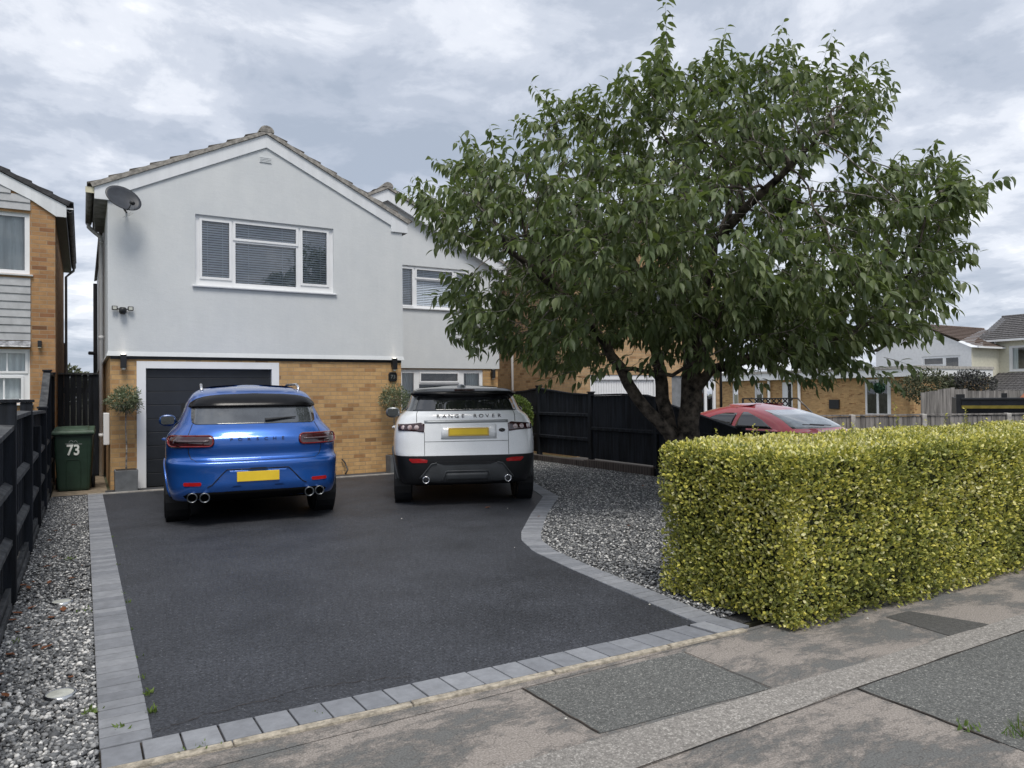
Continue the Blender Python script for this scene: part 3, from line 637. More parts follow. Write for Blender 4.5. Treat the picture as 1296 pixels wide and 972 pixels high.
def gable_roof(parent, xl, xr, xm, zl, zm, y0, y1, tile, mort, axis='y', verge=True, zr=None, pitch=0.33, th=0.048):
    """stepped tile courses for a ridge running along y (or along x when axis='x'): xl,xr eaves, xm ridge."""
    zr = zl if zr is None else zr
    def Q(a, b, z): return (a, b, z) if axis == 'y' else (b, a, z)
    mb = MB()
    for (xe, ze) in ((xl, zl), (xr, zr)):
        L = math.hypot(xm - xe, zm - ze); n = max(3, int(L / pitch)); dx, dz = (xm - xe) / n, (zm - ze) / n
        nx, nz = -dz / (L / n) * (1 if xm > xe else -1), abs(dx) / (L / n)
        for i in range(n):
            a = (xe + dx * i - dx * .12, ze + dz * i - dz * .12); b = (xe + dx * (i + 1), ze + dz * (i + 1))
            t0, t1 = th * 1.35, th * 0.35
            a2 = (a[0] + nx * t0, a[1] + nz * t0); b2 = (b[0] + nx * t1, b[1] + nz * t1)
            a1 = (a[0] + nx * (t0 - .022), a[1] + nz * (t0 - .022)); b1 = (b[0] + nx * (t1 - .022), b[1] + nz * (t1 - .022))
            mb.hexa([Q(a1[0], y0, a1[1]), Q(b1[0], y0, b1[1]), Q(b1[0], y1, b1[1]), Q(a1[0], y1, a1[1]), Q(a2[0], y0, a2[1]), Q(b2[0], y0, b2[1]), Q(b2[0], y1, b2[1]), Q(a2[0], y1, a2[1])])
    ro = mb.build('roof', tile, parent)
    rg = MB(); yy = y0 - 0.01; 
    while yy < y1:
        ye = min(yy + 0.44, y1 + .01)
        pts = [(xm + 0.125 * math.cos(t) * 1.05, zm + 0.0 + 0.115 * math.sin(t)) for t in [math.pi * k / 8 for k in range(9)]]
        pin = [(xm + 0.10 * math.cos(t), zm + 0.0 + 0.09 * math.sin(t)) for t in [math.pi * k / 8 for k in range(9)]][::-1]
        vs = [Q(p[0], yy, p[1]) for p in pts + pin] + [Q(p[0], ye - .006, p[1]) for p in pts + pin]; n = 18
        rg.add(vs, [tuple(range(n))[::-1], tuple(range(n, 2 * n))] + [(i, (i + 1) % n, n + (i + 1) % n, n + i) for i in range(n)])
        yy = ye
    for yy in (y0 - .008, y1 - .01):
        rg.add([Q(xm + 0.118 * math.cos(math.pi * k / 8), yy, zm + 0.105 * math.sin(math.pi * k / 8)) for k in range(9)], [tuple(range(9))])
    rg.build('ridge_tiles', mort, ro, smooth=False)
    if verge:
        vm = MB()
        for ysgn, yv in ((1, y0), (-1, y1)):
            for (xe, ze) in ((xl, zl), (xr, zr)):
                L = math.hypot(xm - xe, zm - ze); nx, nz = -(zm - ze) / L * (1 if xm > xe else -1), abs(xm - xe) / L
                for (ya_, yb_, h0, h1) in ((yv - ysgn * 0.003, yv + ysgn * 0.03, -0.035, 0.038),):
                    p = [(xe, ze), (xm, zm)]
                    vm.hexa([Q(xe + nx * h0, ya_, ze + nz * h0), Q(xm + nx * h0 * 0, ya_, zm + nz * h0), Q(xm, yb_, zm + nz * h0), Q(xe + nx * h0, yb_, ze + nz * h0),
                             Q(xe + nx * h1, ya_, ze + nz * h1), Q(xm, ya_, zm + nz * h1), Q(xm, yb_, zm + nz * h1), Q(xe + nx * h1, yb_, ze + nz * h1)])
        vm.build('verge_mortar', mort, ro)
    return ro
def hinge(*a): pass

# ------------------------------------------------------------------ the main house
H = thing('detached_house', 'pale grey rendered two storey house with brick ground floor, black garage door and two gables', 'house', (2.9, 13.4, 0))
FY, FX0, FX1 = 13.405, 0.351, 5.455
# upper wall (render), front block
uw = MB()
wn = (1.665, 4.072, 3.425, 4.648)
wall_face(uw, FX0, FX1, 2.195, 4.70, FY, [wn], 0.09)
uw.poly([(FX0, FY, 4.70), (FX1, FY, 4.70), (FX1, FY, 4.86), (2.85, FY, 6.16), (FX0, FY, 4.86)])
uw.quad((FX0, FY, 2.195), (FX0, 24, 2.195), (FX0, 24, 4.86), (FX0, FY, 4.86)); uw.quad((FX1, FY, 2.195), (FX1, 16.6, 2.195), (FX1, 16.6, 4.86), (FX1, FY, 4.86))
uw.quad((FX0, FY, 2.195), (FX1, FY, 2.195), (FX1, FY + .05, 2.195), (FX0, FY + .05, 2.195)); uw.quad((FX0, FY, 2.195), (FX0, 24, 2.195), (FX0 + .05, 24, 2.195), (FX0 + .05, FY, 2.195))
uw.quad((FX0, 24, 2.195), (FX1, 24, 2.195), (FX1, 24, 4.86), (FX0, 24, 4.86))
uw.build('upper_wall', M['render'], H)
# bell-cast drip at the bottom of the render
dm = MB(); dm.hexa([(FX0 - .02, FY - .025, 2.185), (FX1 + .02, FY - .025, 2.185), (FX1 + .02, FY + .02, 2.185), (FX0 - .02, FY + .02, 2.185), (FX0 - .001, FY - .003, 2.26), (FX1 + .001, FY - .003, 2.26), (FX1, FY + .01, 2.26), (FX0, FY + .01, 2.26)])
dm.hexa([(FX0 - .021, FY + .02, 2.185), (FX0 + .02, FY + .02, 2.185), (FX0 + .02, 24, 2.185), (FX0 - .021, 24, 2.185), (FX0 - .003, FY + .01, 2.26), (FX0 + .01, FY + .01, 2.26), (FX0 + .01, 24, 2.26), (FX0 - .003, 24, 2.26)])
dm.build('render_drip', M['render'], H)
# brick ground floor
bw_ = MB(); by = FY + 0.035
wall_face(bw_, FX0 + .03, FX1 - .03, -0.02, 2.185, by, [(0.763, 3.06, -0.05, 2.105)], 0.16)
bw_.quad((FX0 + .03, by, -0.02), (FX0 + .03, 24, -0.02), (FX0 + .03, 24, 2.185), (FX0 + .03, by, 2.185)); bw_.quad((FX1 - .03, by, -0.02), (FX1 - .03, 16.6, -0.02), (FX1 - .03, 16.6, 2.185), (FX1 - .03, by, 2.185))
bw_.build('brick_wall', M['brick'], H)
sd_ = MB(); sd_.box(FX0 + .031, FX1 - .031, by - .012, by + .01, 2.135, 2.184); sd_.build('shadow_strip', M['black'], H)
# garage frame and door
gf = MB(); gf.box(0.763, 0.90, by - .02, by + .12, -0.01, 2.105); gf.box(2.93, 3.06, by - .02, by + .12, -0.01, 2.105); gf.box(0.90, 2.93, by - .02, by + .12, 1.985, 2.105)
gfo = gf.build('garage_door_frame', M['white'], H, bevel=0.004)
gd = MB(); gd.box(0.90, 2.93, by + .085, by + .12, 0.01, 1.985); z = 0.012
while z < 1.9:
    z2 = min(z + 0.2275, 1.985); gd.box(0.90, 2.93, by + .055, by + .084, z, z2 - 0.007); z = z2
gd.build('garage_door', M['garage'], H, bevel=0.004)
window(H, 1.665, 4.072, 3.425, 4.648, FY + .03, [(1.775, 2.222, 3.583, 4.555, 1), (2.325, 3.385, 4.30, 4.565, 1), (2.325, 3.385, 3.505, 4.225, 0), (3.50, 3.955, 3.583, 4.565, 1)], inside_kind='blind')
# fascia / barge boards (front)
BY = 13.20
def barge(mb, xe, ze, xm, zm, h, y0, y1, cut):
    # ze: top of board at eave; board height h measured vertically
    mb.hexa([(xe, y0, ze - h), (xm, y0, zm - h), (xm, y1, zm - h), (xe, y1, ze - h), (xe, y0, ze), (xm, y0, zm), (xm, y1, zm), (xe, y1, ze)])
fb = MB()
XL, XR, XM, ZM = 0.165, 5.56, 2.852, 6.215
SL = (6.215 - 4.90) / (2.852 - 0.165)
barge(fb, 0.50, 4.90 + SL * (0.50 - XL), XM, ZM, 0.235, FY - .03, FY - .002, 0); barge(fb, 5.215, 4.90 + SL * (5.56 - 5.215) , XM, ZM, 0.235, FY - .03, FY - .002, 0)
fb.hexa([(XL, FY - .032, 4.712), (0.498, FY - .032, 4.712), (0.498, FY, 4.712), (XL, FY, 4.712), (XL, FY - .032, 4.90), (0.498, FY - .032, 4.90 + SL * .333), (0.498, FY, 4.90 + SL * .333), (XL, FY, 4.90)])
fb.hexa([(5.217, FY - .032, 4.712), (XR, FY - .032, 4.712), (XR, FY, 4.712), (5.217, FY, 4.712), (5.217, FY - .032, 4.90 + SL * .343), (XR, FY - .032, 4.90), (XR, FY, 4.90), (5.217, FY, 4.90 + SL * .343)])
fb.build('barge_board', M['fascia'], H, bevel=0.003)
MB().box(XL + .03, FX0, FY + .002, 16.1, 4.715, 4.73).box(XL, XL + .028, FY + .002, 16.1, 4.712, 4.89).build('eaves_box', M['soffit'], H)
MB().box(FX1, XR - .01, FY + .002, 16.6, 4.715, 4.73).box(XR - .025, XR, FY + .002, 16.55, 4.712, 4.89).build('eaves_box', M['soffit'], H)
gable_roof(H, XL - .04, XR + .04, XM, 4.92, ZM + .035, FY - .06, 16.12, M['tile'], M['mortar'])
gable_roof(H, FX0 - .0, FX1, XM, 4.86, ZM + .0, 16.13, 24.1, M['tile'], M['mortar'], verge=False)
gt = MB()
def gutter(mb, x, y0, y1, z, r=0.055):
    n = 8; pts = [(x + r * math.cos(math.pi + math.pi * k / n), z + r * 1.2 * math.sin(math.pi + math.pi * k / n)) for k in range(n + 1)]; pin = [(x + (r - .006) * math.cos(math.pi + math.pi * k / n), z + (r - .006) * 1.2 * math.sin(math.pi + math.pi * k / n)) for k in range(n + 1)][::-1]
    mb.prism(pts + pin, 1, y0, y1)
gutter(gt, XL - .065, FY + .0, 16.1, 4.88)
gt.build('gutter', M['soffit'], H)
ce = MB(); ce.box(XL - .125, XL - .003, FY - .02, FY - .002, 4.80, 4.895); ce.build('gutter_end_cap', M['cream'], H)
dp = MB(); dp.tube([(XL - .065, 15.9, 4.82), (XL - .065, 15.9, 4.76), (0.18, 15.9, 4.68), (0.30, 15.9, 4.58), (0.30, 15.9, 4.48), (0.30, 15.9, 0.02)], 0.038, 12)
for z in (4.45, 2.62, 0.75): dp.tube([(0.30, 15.9, z), (0.30, 15.9, z + .07)], 0.044, 12)
dp.build('downpipe', M['white'], H, smooth=True)
mbx = MB(); mbx.box(0.29, 0.379, 13.75, 14.1, 0.72, 1.25); mbx.build('meter_box', M['white'], H, bevel=0.01)
bp_ = MB(); bp_.tube([(0.30, 23.3, 4.7), (0.30, 23.3, 0.1)], 0.05, 8); bp_.tube([(0.30, 23.3, 2.75), (0.15, 23.2, 2.75)], 0.05, 8); bp_.build('soil_pipe', M['black'], H)
# second block, set back
Y2 = 16.6
w2 = MB(); h2 = (6.5, 8.95, 3.655, 4.70)
wall_face(w2, 5.3, 9.469, 2.16, 4.78, Y2, [(6.687, 8.60, 3.655, 4.70)], 0.09)
w2.poly([(3.2, Y2, 4.78), (9.469, Y2, 4.78), (9.469, Y2, 4.83), (6.33, Y2, 6.40), (3.2, Y2, 4.83)])
w2.quad((9.469, Y2, 2.16), (9.469, 24, 2.16), (9.469, 24, 4.83), (9.469, Y2, 4.83)); w2.quad((5.3, Y2, 2.16), (9.469, Y2, 2.16), (9.469, Y2 + .06, 2.16), (5.3, Y2 + .06, 2.16))
w2.quad((5.3, 24, -0.02), (9.469, 24, -0.02), (9.469, 24, 4.83), (5.3, 24, 4.83))
w2.build('upper_wall', M['render'], H)
b2 = MB(); wall_face(b2, 5.4, 9.44, -0.02, 2.15, Y2 + .035, [(5.9, 6.6, -0.05, 2.08), (6.687, 8.991, 1.0, 2.13)], 0.12)
b2.quad((9.44, Y2 + .035, -.02), (9.44, 24, -.02), (9.44, 24, 2.15), (9.44, Y2 + .035, 2.15)); b2.build('brick_wall', M['brick'], H)
window(H, 6.50 + .187, 8.60, 3.655, 4.70, Y2 + .03, [(6.75, 7.03, 3.72, 4.62, 1), (7.15, 8.13, 4.43, 4.62, 1), (7.15, 8.13, 3.72, 4.36, 0), (8.25, 8.53, 3.72, 4.62, 1)], inside_kind='blind')
window(H, 6.687, 8.991, 1.0, 2.13, Y2 + .05, [(6.75, 7.06, 1.08, 2.04, 0), (7.25, 8.27, 1.84, 2.03, 1), (7.20, 8.32, 1.08, 1.76, 0), (8.45, 8.90, 1.08, 2.04, 0)], inside_kind='half')
dr = MB(); dr.box(5.9, 6.6, Y2 + .07, Y2 + .12, 0.02, 2.08); dr.build('front_door', M['garage'], H, bevel=0.01)
f2 = MB(); Z2 = 6.47; S2 = (6.47 - 4.86) / (6.33 - 3.02)
barge(f2, 3.02, 4.86, 6.33, Z2, 0.27, Y2 - .16, Y2 - .13, 0); barge(f2, 9.62, 4.87, 6.33, Z2, 0.27, Y2 - .16, Y2 - .13, 0)
f2.build('barge_board', M['fascia'], H)
s2 = MB(); 
s2.hexa([(3.02, Y2 - .129, 4.63), (6.33, Y2 - .129, Z2 - .24), (6.33, Y2 + .0, Z2 - .24), (3.02, Y2, 4.63), (3.02, Y2 - .129, 4.65), (6.33, Y2 - .129, Z2 - .22), (6.33, Y2, Z2 - .22), (3.02, Y2, 4.65)])
s2.hexa([(9.62, Y2 - .129, 4.64), (6.331, Y2 - .129, Z2 - .24), (6.331, Y2 + .0, Z2 - .24), (9.62, Y2, 4.64), (9.62, Y2 - .129, 4.66), (6.331, Y2 - .129, Z2 - .22), (6.331, Y2, Z2 - .22), (9.62, Y2, 4.66)])
s2.build('soffit', M['fascia'], H)
gable_roof(H, 2.98, 9.68, 6.33, 4.88, Z2 + .04, Y2 - .2, 24.2, M['tile'], M['mortar'])
vt = MB(); vt.box(2.73, 2.95, FY - .008, FY + .01, 5.70, 5.82); 
for i in range(4): vt.box(2.745, 2.935, FY - .016, FY - .009, 5.712 + i * .026, 5.726 + i * .026)
vt.build('air_vent', M['render'], H)

# ---- fittings on the house
def text_mesh(s, size, extrude=0.003, bold=0.0):
    cu = bpy.data.curves.new('t', 'FONT'); cu.body = s; cu.size = size; cu.extrude = extrude; cu.align_x = 'CENTER'; cu.align_y = 'CENTER'; cu.offset = bold
    o = bpy.data.objects.new('t', cu); COL.objects.link(o); dg = bpy.context.evaluated_depsgraph_get(); me = bpy.data.meshes.new_from_object(o.evaluated_get(dg))
    vs = [v.co.copy() for v in me.vertices]; fs = [tuple(p.vertices) for p in me.polygons]
    bpy.data.objects.remove(o); bpy.data.curves.remove(cu); bpy.data.meshes.remove(me); return vs, fs
def wall_lamp(x, z, y, label, lit):
    t = thing('wall_lamp', label, 'wall lamp', (x, y, z), group='up and down wall lamps on the house')
    MB().box(x - .04, x + .04, y - .045, y - .002, z - .045, z + .045).build('bracket', M['black'], t)
    b = MB(); b.prism([(x - .045, y - .135), (x + .045, y - .135), (x + .045, y - .045), (x - .045, y - .045)], 2, z - .10, z + .115); b.build('lamp_body', M['black'], t, bevel=0.006)
    MB().lathe([(0.0001, .124), (.03, .124), (.03, .116)], (x, y - .09, z), n=14).build('lens', M['lampglow'] if lit else M['frosted'], t)
    MB().lathe([(.028, -.13), (.034, -.101), (.0001, -.101)], (x, y - .09, z), n=14).build('lens', M['frosted'], t)
    if lit:
        ld = bpy.data.lights.new('lamp_light', 'SPOT'); ld.energy = 1.1; ld.color = (1, .85, .7); ld.spot_size = R_(50); ld.spot_blend = 0.9; ld.shadow_soft_size = 0.02
        lo = bpy.data.objects.new('lamp_light', ld); COL.objects.link(lo); lo.location = (x, y - .07, z + .14); lo.rotation_euler = (R_(186), 0, 0); attach(lo, t)
wall_lamp(0.568, 2.09, FY + .035, 'black wall lamp at the top of the brick pier left of the garage', True)
wall_lamp(5.252, 2.10, FY + .035, 'black box shaped wall lamp above the black house number plaque', True)
wall_lamp(9.253, 2.02, Y2 + .035, 'small black wall lamp on the far brick strip beside the ground floor window', False)
t = thing('house_number_plaque', 'small black house number plaque below the lamp at the right brick corner', 'plaque', (5.24, FY, 1.85))
pl = MB(); pl.prism([(5.155, 1.80), (5.18, 1.765), (5.30, 1.765), (5.325, 1.80), (5.325, 1.91), (5.30, 1.945), (5.18, 1.945), (5.155, 1.91)], 1, FY - .0, FY + .034); pl.build('plate', M['black'], t, bevel=0.004)
vs, fs = text_mesh('73', 0.10); MB().add([(5.24 + v.x, FY - .003 - v.z, 1.855 + v.y) for v in vs], fs).build('number', M['grey_letter'], t)
# security camera with two floodlights
t = thing('security_camera', 'black security camera with two small floodlight heads on the upper wall', 'security camera', (0.56, FY, 2.93))
MB().box(.515, .605, FY - .03, FY - .001, 2.90, 2.98).build('bracket', M['black'], t, bevel=.008)
MB().lathe([(.0001, -.07), (.035, -.065), (.055, -.03), (.058, .02), (.04, .045), (.0001, .05)], (.56, FY - .085, 2.925), n=18).build('camera_head', M['black'], t, smooth=True)
for s_ in (-1, 1):
    x = .56 + s_ * .115
    MB().tube([(.56 + s_ * .045, FY - .03, 2.945), (x, FY - .045, 2.96)], .01, 6).build('arm', M['black'], t)
    fl = MB().box(x - .042, x + .042, FY - .075, FY - .04, 2.925, 2.995).build('floodlight', M['black'], t, bevel=.008)
    MB().box(x - .028, x + .028, FY - .0775, FY - .0755, 2.937, 2.983).build('floodlight_lens', M['frosted'], fl)
# satellite dish
t = thing('satellite_dish', 'dark grey oval satellite dish mounted under the left eave', 'satellite dish', (0.56, 13.25, 4.65))
dc = Vector((0.565, 13.02, 4.685)); dn = Vector((0.30, -1.0, 0.42)).normalized(); du = Vector((0.90, 0.30, -0.40)); du = (du - dn * du.dot(dn)).normalized(); dv = dn.cross(du)
mb = MB(); rings, seg = 7, 36; vs = [dc - dn * 0.045]; fs = []
for i in range(1, rings + 1):
    rr = i / rings
    for k in range(seg):
        a = 2 * math.pi * k / seg; vs.append(dc + du * (0.265 * rr * math.cos(a)) + dv * (0.205 * rr * math.sin(a)) - dn * (0.045 * (1 - rr * rr)))
for k in range(seg): fs.append((0, 1 + k, 1 + (k + 1) % seg))
for i in range(rings - 1):
    for k in range(seg): a = 1 + i * seg; fs.append((a + k, a + seg + k, a + seg + (k + 1) % seg, a + (k + 1) % seg))
mb.add(vs, fs); M['dish'] = mat('dish_grey', (0.035, 0.040, 0.050), 0.45, var=.15, scale=8)
mb.build('reflector', M['dish'], t, smooth=True, solid=0.006)
MB().tube([dc + du * (.265 * math.cos(2 * math.pi * k / 36)) + dv * (.205 * math.sin(2 * math.pi * k / 36)) for k in range(37)], .006, 6).build('rim', M['black'], t)
fp = dc + Vector((0.10, -0.33, -0.14)); lo_ = dc + Vector((0.0, -0.02, -0.17)) + du * 0.05
MB().tube([lo_, lo_ * .5 + fp * .5 + Vector((0, 0, -.02)), fp], .009, 8).build('feed_arm', M['black'], t)
MB().lathe([(.0001, -.05), (.03, -.05), (.032, .02), (.022, .04), (.0001, .045)], fp, axis=(dc - fp), n=14).build('receiver', M['black'], t, smooth=True)
MB().tube([dc - dn * .05, dc - dn * .16, Vector((0.60, 13.30, 4.55)), Vector((0.62, FY, 4.55))], .016, 8).build('mount', M['black'], t)
cb = MB()
for q in (-.012, .014): cb.tube([fp + Vector((q, 0, -.02)), fp + Vector((q, .05, -.14)), fp + Vector((q * 1.6, .2, -.12)), Vector((.58 + q, 13.38, 4.45))], .0035, 5)
cb.build('cable', M['cable'], t)

# ------------------------------------------------------------------ left neighbour
LY = 15.05
t = thing('brick_house', 'neighbouring orange brick house with grey cladding and net curtains at the left edge', 'house', (-3, LY, 0))
lb = MB(); lx1, lx0 = -0.415, -6.2
wall_face(lb, lx0, lx1, -0.02, 4.72, LY, [(-4.2, -0.79, 3.66, 4.74), (-4.2, -0.79, 1.42, 2.36)], .1)
lb.poly([(lx0, LY, 4.72), (lx1, LY, 4.72), (lx1, LY, 4.87), (-3.3, LY, 6.3), (lx0, LY, 4.87)])
lb.quad((lx1, LY, -.02), (lx1, 21.65, -.02), (lx1, 21.65, 4.87), (lx1, LY, 4.87)); lb.quad((lx0, LY, -.02), (lx0, 21.65, -.02), (lx0, 21.65, 4.87), (lx0, LY, 4.87)); lb.quad((lx0, 21.65, -.02), (lx1, 21.65, -.02), (lx1, 21.65, 4.87), (lx0, 21.65, 4.87))
lb.build('wall', M['brick2'], t)
lx = MB(); lx.box(-1.1, -.38, 22.2, 24.6, -.02, 2.95); lx.build('rear_extension', M['brickd'], t)
cl = MB()
for z0, z1 in ((2.51, 3.60), (4.77, 5.9)):
    z = z0
    while z < z1 - .02:
        zt = min(z + .135, z1); xr_ = min(-0.78, -.245 - (z + .06 - 4.705) / .484); xl_ = max(-4.4, -6.6 - xr_)
        cl.hexa([(xl_, LY - .03, z), (xr_, LY - .03, z), (xr_, LY - .002, z), (xl_, LY - .002, z), (xl_, LY - .012, zt), (xr_, LY - .012, zt), (xr_, LY - .002, zt), (xl_, LY - .002, zt)]); z = zt
cl.build('cladding', M['clad'], t)
lf = MB(); lf.hexa([(-4.4, LY - .14, 2.39), (-.775, LY - .14, 2.39), (-.775, LY - .003, 2.39), (-4.4, LY - .003, 2.39), (-4.4, LY - .13, 2.41), (-.775, LY - .13, 2.41), (-.775, LY - .035, 2.50), (-4.4, LY - .035, 2.50)])
lf.build('lead_flashing', M['lead'], t, bevel=.004)
window(t, -4.2, -0.79, 3.66, 4.74, LY + .02, [(-0.91 - 1.3, -0.865, 3.73, 4.66, 0), (-3.4, -2.3, 3.73, 4.66, 0)], inside_kind='curtain')
window(t, -4.2, -0.79, 1.42, 2.36, LY + .02, [(-1.9, -0.86, 1.98, 2.29, 1), (-1.9, -0.92, 1.50, 1.86, 1), (-4.1, -2.0, 1.5, 2.29, 0)], inside_kind='half', gbars=(4, 1))
bb = MB(); zl = 4.93; SLL = .484
def bl(x): return 4.915 + SLL * (-0.245 - x)
bb.hexa([(-.76, LY - .035, bl(-.76) - .21), (-3.3, LY - .035, bl(-3.3) - .21), (-3.3, LY - .004, bl(-3.3) - .21), (-.76, LY - .004, bl(-.76) - .21), (-.76, LY - .035, bl(-.76)), (-3.3, LY - .035, bl(-3.3)), (-3.3, LY - .004, bl(-3.3)), (-.76, LY - .004, bl(-.76))])
bb.hexa([(-.245, LY - .036, 4.712), (-.40, LY - .036, 4.712), (-.40, LY - .004, 4.712), (-.245, LY - .004, 4.712), (-.245, LY - .036, bl(-.245)), (-.40, LY - .036, bl(-.40)), (-.40, LY - .004, bl(-.40)), (-.245, LY - .004, bl(-.245))])
bb.hexa([(-.401, LY - .035, 4.712), (-.759, LY - .035, bl(-.759) - .21), (-.759, LY - .004, bl(-.759) - .21), (-.401, LY - .004, 4.712), (-.401, LY - .035, bl(-.401)), (-.759, LY - .035, bl(-.759)), (-.759, LY - .004, bl(-.759)), (-.401, LY - .004, bl(-.401))])
bb.build('barge_board', M['fascia'], t)
sb = MB(); sb.box(-.414, -.27, LY, 21.65, 4.712, 4.73); sb.box(-.27, -.246, LY, 21.65, 4.70, 4.88); sb.build('eaves_box', M['black'], t)
g2 = MB(); gutter(g2, -.195, LY, 21.7, 4.87, .05); g2.tube([(-.195, 21.3, 4.8), (-.195, 21.3, 4.72), (-.36, 21.3, 4.55), (-.36, 21.3, .1)], .03, 8); g2.build('gutter', M['soffit'], t)
MB().box(-.255, -.14, LY - .02, LY - .002, 4.86, 4.885).build('gutter_end_cap', M['white'], t)
gable_roof(t, -6.4, -.20, -3.3, 4.945, 6.44, LY - .06, 21.7, M['tiledark'], M['tiledark'])
tl = thing('wall_lamp', 'small black box lamp on the orange brick pier of the left neighbouring house', 'wall lamp', (-.645, LY, 2.45))
MB().box(-.675, -.615, LY - .09, LY - .002, 2.40, 2.51).build('lamp_body', M['black'], tl, bevel=.006); MB().box(-.668, -.622, LY - .082, LY - .03, 2.385, 2.399).build('lens', M['frosted'], tl)

# ------------------------------------------------------------------ right neighbour
RY = 15.0
t = thing('brick_house', 'buff brick house with white garage door behind the black fence', 'house', (13, RY, -.1))
rb = MB(); wall_face(rb, 10.81, 16.0, -.16, 4.8, RY, [(11.25, 13.50, -.2, 1.97), (14.06, 15.80, -.2, 1.95), (11.6, 15.2, 3.6, 4.6)], .12)
rb.poly([(10.81, RY, 4.8), (16, RY, 4.8), (13.4, RY, 6.2)]); rb.quad((10.81, RY, -.16), (10.81, 24, -.16), (10.81, 24, 4.8), (10.81, RY, 4.8)); rb.quad((16, RY, -.16), (16, 24, -.16), (16, 24, 4.8), (16, RY, 4.8)); rb.quad((10.81, 24, -.16), (16, 24, -.16), (16, 24, 4.8), (10.81, 24, 4.8))
rb.build('wall', M['brick3'], t)
gdm = MB(); gdm.box(11.25, 13.50, RY + .02, RY + .10, 1.84, 1.97); gdm.box(11.25, 11.31, RY + .02, RY + .10, -.13, 1.84); gdm.box(13.44, 13.50, RY + .02, RY + .10, -.13, 1.84); gdm.build('garage_door_frame', M['white'], t, bevel=.004)
gdm = MB(); gdm.box(11.31, 13.44, RY + .085, RY + .10, -.13, 1.84); x = 11.32
while x < 13.40: gdm.box(x, x + .074, RY + .07, RY + .084, -.12, 1.80); x += .085
gdm.build('garage_door', M['white'], t)
MB().box(14.06, 15.0, RY + .04, RY + .1, -.13, 1.95).build('door', M['greydoor'], t, bevel=.01)
window(t, 15.01, 15.80, -.13, 1.95, RY + .03, [(15.10, 15.36, .1, 1.85, 0), (15.46, 15.72, .1, 1.85, 0)], inside_kind='half', sill=False)
window(t, 11.6, 15.2, 3.6, 4.6, RY + .03, [(11.7, 13.3, 3.7, 4.5, 0), (13.4, 15.1, 3.7, 4.5, 1)], inside_kind='half')
MB().tube([(10.76, 18.1, 4.7), (10.76, 18.1, 0)], .038, 10).build('downpipe', M['white'], t, smooth=True)
MB().tube([(15.94, RY - .04, 4.7), (15.94, RY - .04, -.1)], .034, 10).build('downpipe', M['black'], t, smooth=True)
gable_roof(t, 10.6, 16.2, 13.4, 4.78, 6.25, RY - .15, 24.1, M['tilebrown'], M['mortar'], verge=False)
bj = MB(); barge(bj, 10.6, 4.74, 13.4, 6.2, .22, RY - .12, RY - .09, 0); barge(bj, 16.2, 4.74, 13.4, 6.2, .22, RY - .12, RY - .09, 0); bj.build('barge_board', M['fascia'], t)

# ------------------------------------------------------------------ fences
def post(mb, x, y, zt, w=.05, z0=-.15, cap=True):
    mb.box(x - w, x + w, y - w, y + w, z0, zt)
    if cap: mb.box(x - w - .014, x + w + .014, y - w - .014, y + w + .014, zt + .0005, zt + .028)
t = thing('timber_fence', 'low black timber fence with capped posts and rails along the left gravel strip', 'fence', (-.47, 8, 0))
pm = [(3.4, 1.46), (4.55, 1.46), (6.5, 1.47), (8.5, 1.465), (10.15, 1.18), (11.75, 1.365), (13.32, 1.92), (14.98, 1.93)]
for (y, zt) in pm:
    mb = MB(); post(mb, -.475, y, zt, .05, -.02, cap=(zt > 1.2)); mb.build('post', M['fence'], t, bevel=.005)
segs = [(3.45, 4.5, 1.18, 1.20), (4.6, 6.45, 1.19, 1.27), (6.55, 8.45, 1.335, 1.345), (8.55, 10.1, 1.335, 1.32), (10.2, 11.7, 1.32, 1.30), (11.8, 13.27, 1.30, 1.86), (13.37, 14.93, 1.88, 1.88)]
for i, (a, b, za, zb) in enumerate(segs):
    mb = MB(); y = a; n = int((b - a) / .105)
    for k in range(n):
        ya, yb = a + (b - a) * k / n, a + (b - a) * (k + 1) / n - .006; z1 = za + (zb - za) * (k / n); z2 = za + (zb - za) * ((k + 1) / n)
        if i == 5: # concave sweep
            u = k / n; z1 = z2 = za + (zb - za) * (u ** 1.25)
        j = .004 * (k % 2); mb.hexa([(-.515 + j, ya, .12), (-.500 + j, ya, .12), (-.500 + j, yb, .12), (-.515 + j, yb, .12), (-.515 + j, ya, z1), (-.500 + j, ya, z1), (-.500 + j, yb, z2), (-.515 + j, yb, z2)])
    mb.build('boards', M['fence'], t)
    rl = MB()
    for q, zz in enumerate((.42, .82)):
        rl.hexa([(-.495, a, zz), (-.445, a, zz + .005), (-.445, b, zz + .005), (-.495, b, zz), (-.495, a, zz + .075), (-.445, a, zz + .045), (-.445, b, zz + .045), (-.495, b, zz + .075)])
    rl.build('rail', M['fencecap'], t, bevel=.004)
    cp = MB(); nn = 8
    for k in range(nn):
        u0, u1 = k / nn, (k + 1) / nn; f_ = (lambda u: za + (zb - za) * (u ** 1.25 if i == 5 else u))
        y0, y1 = a + (b - a) * u0, a + (b - a) * u1; z0, z1 = f_(u0) + .003, f_(u1) + .003
        cp.hexa([(-.53, y0, z0), (-.435, y0, z0), (-.435, y1, z1), (-.53, y1, z1), (-.53, y0, z0 + .04), (-.435, y0, z0 + .032), (-.435, y1, z1 + .032), (-.53, y1, z1 + .04)])
    cp.build('capping', M['fencecap'], t)
    gb = MB(); gb.box(-.49, -.455, a, b, -.02, .118); gb.box(-.452, -.43, a + .05, b - .3, .02, .075); gb.build('gravel_board', M['fencecap'], t, bevel=.004)
t = thing('side_gate', 'tall black boarded side gate between the two houses', 'gate', (-.05, 16.05, 0))
GY = 16.05
mb = MB(); x = -.405
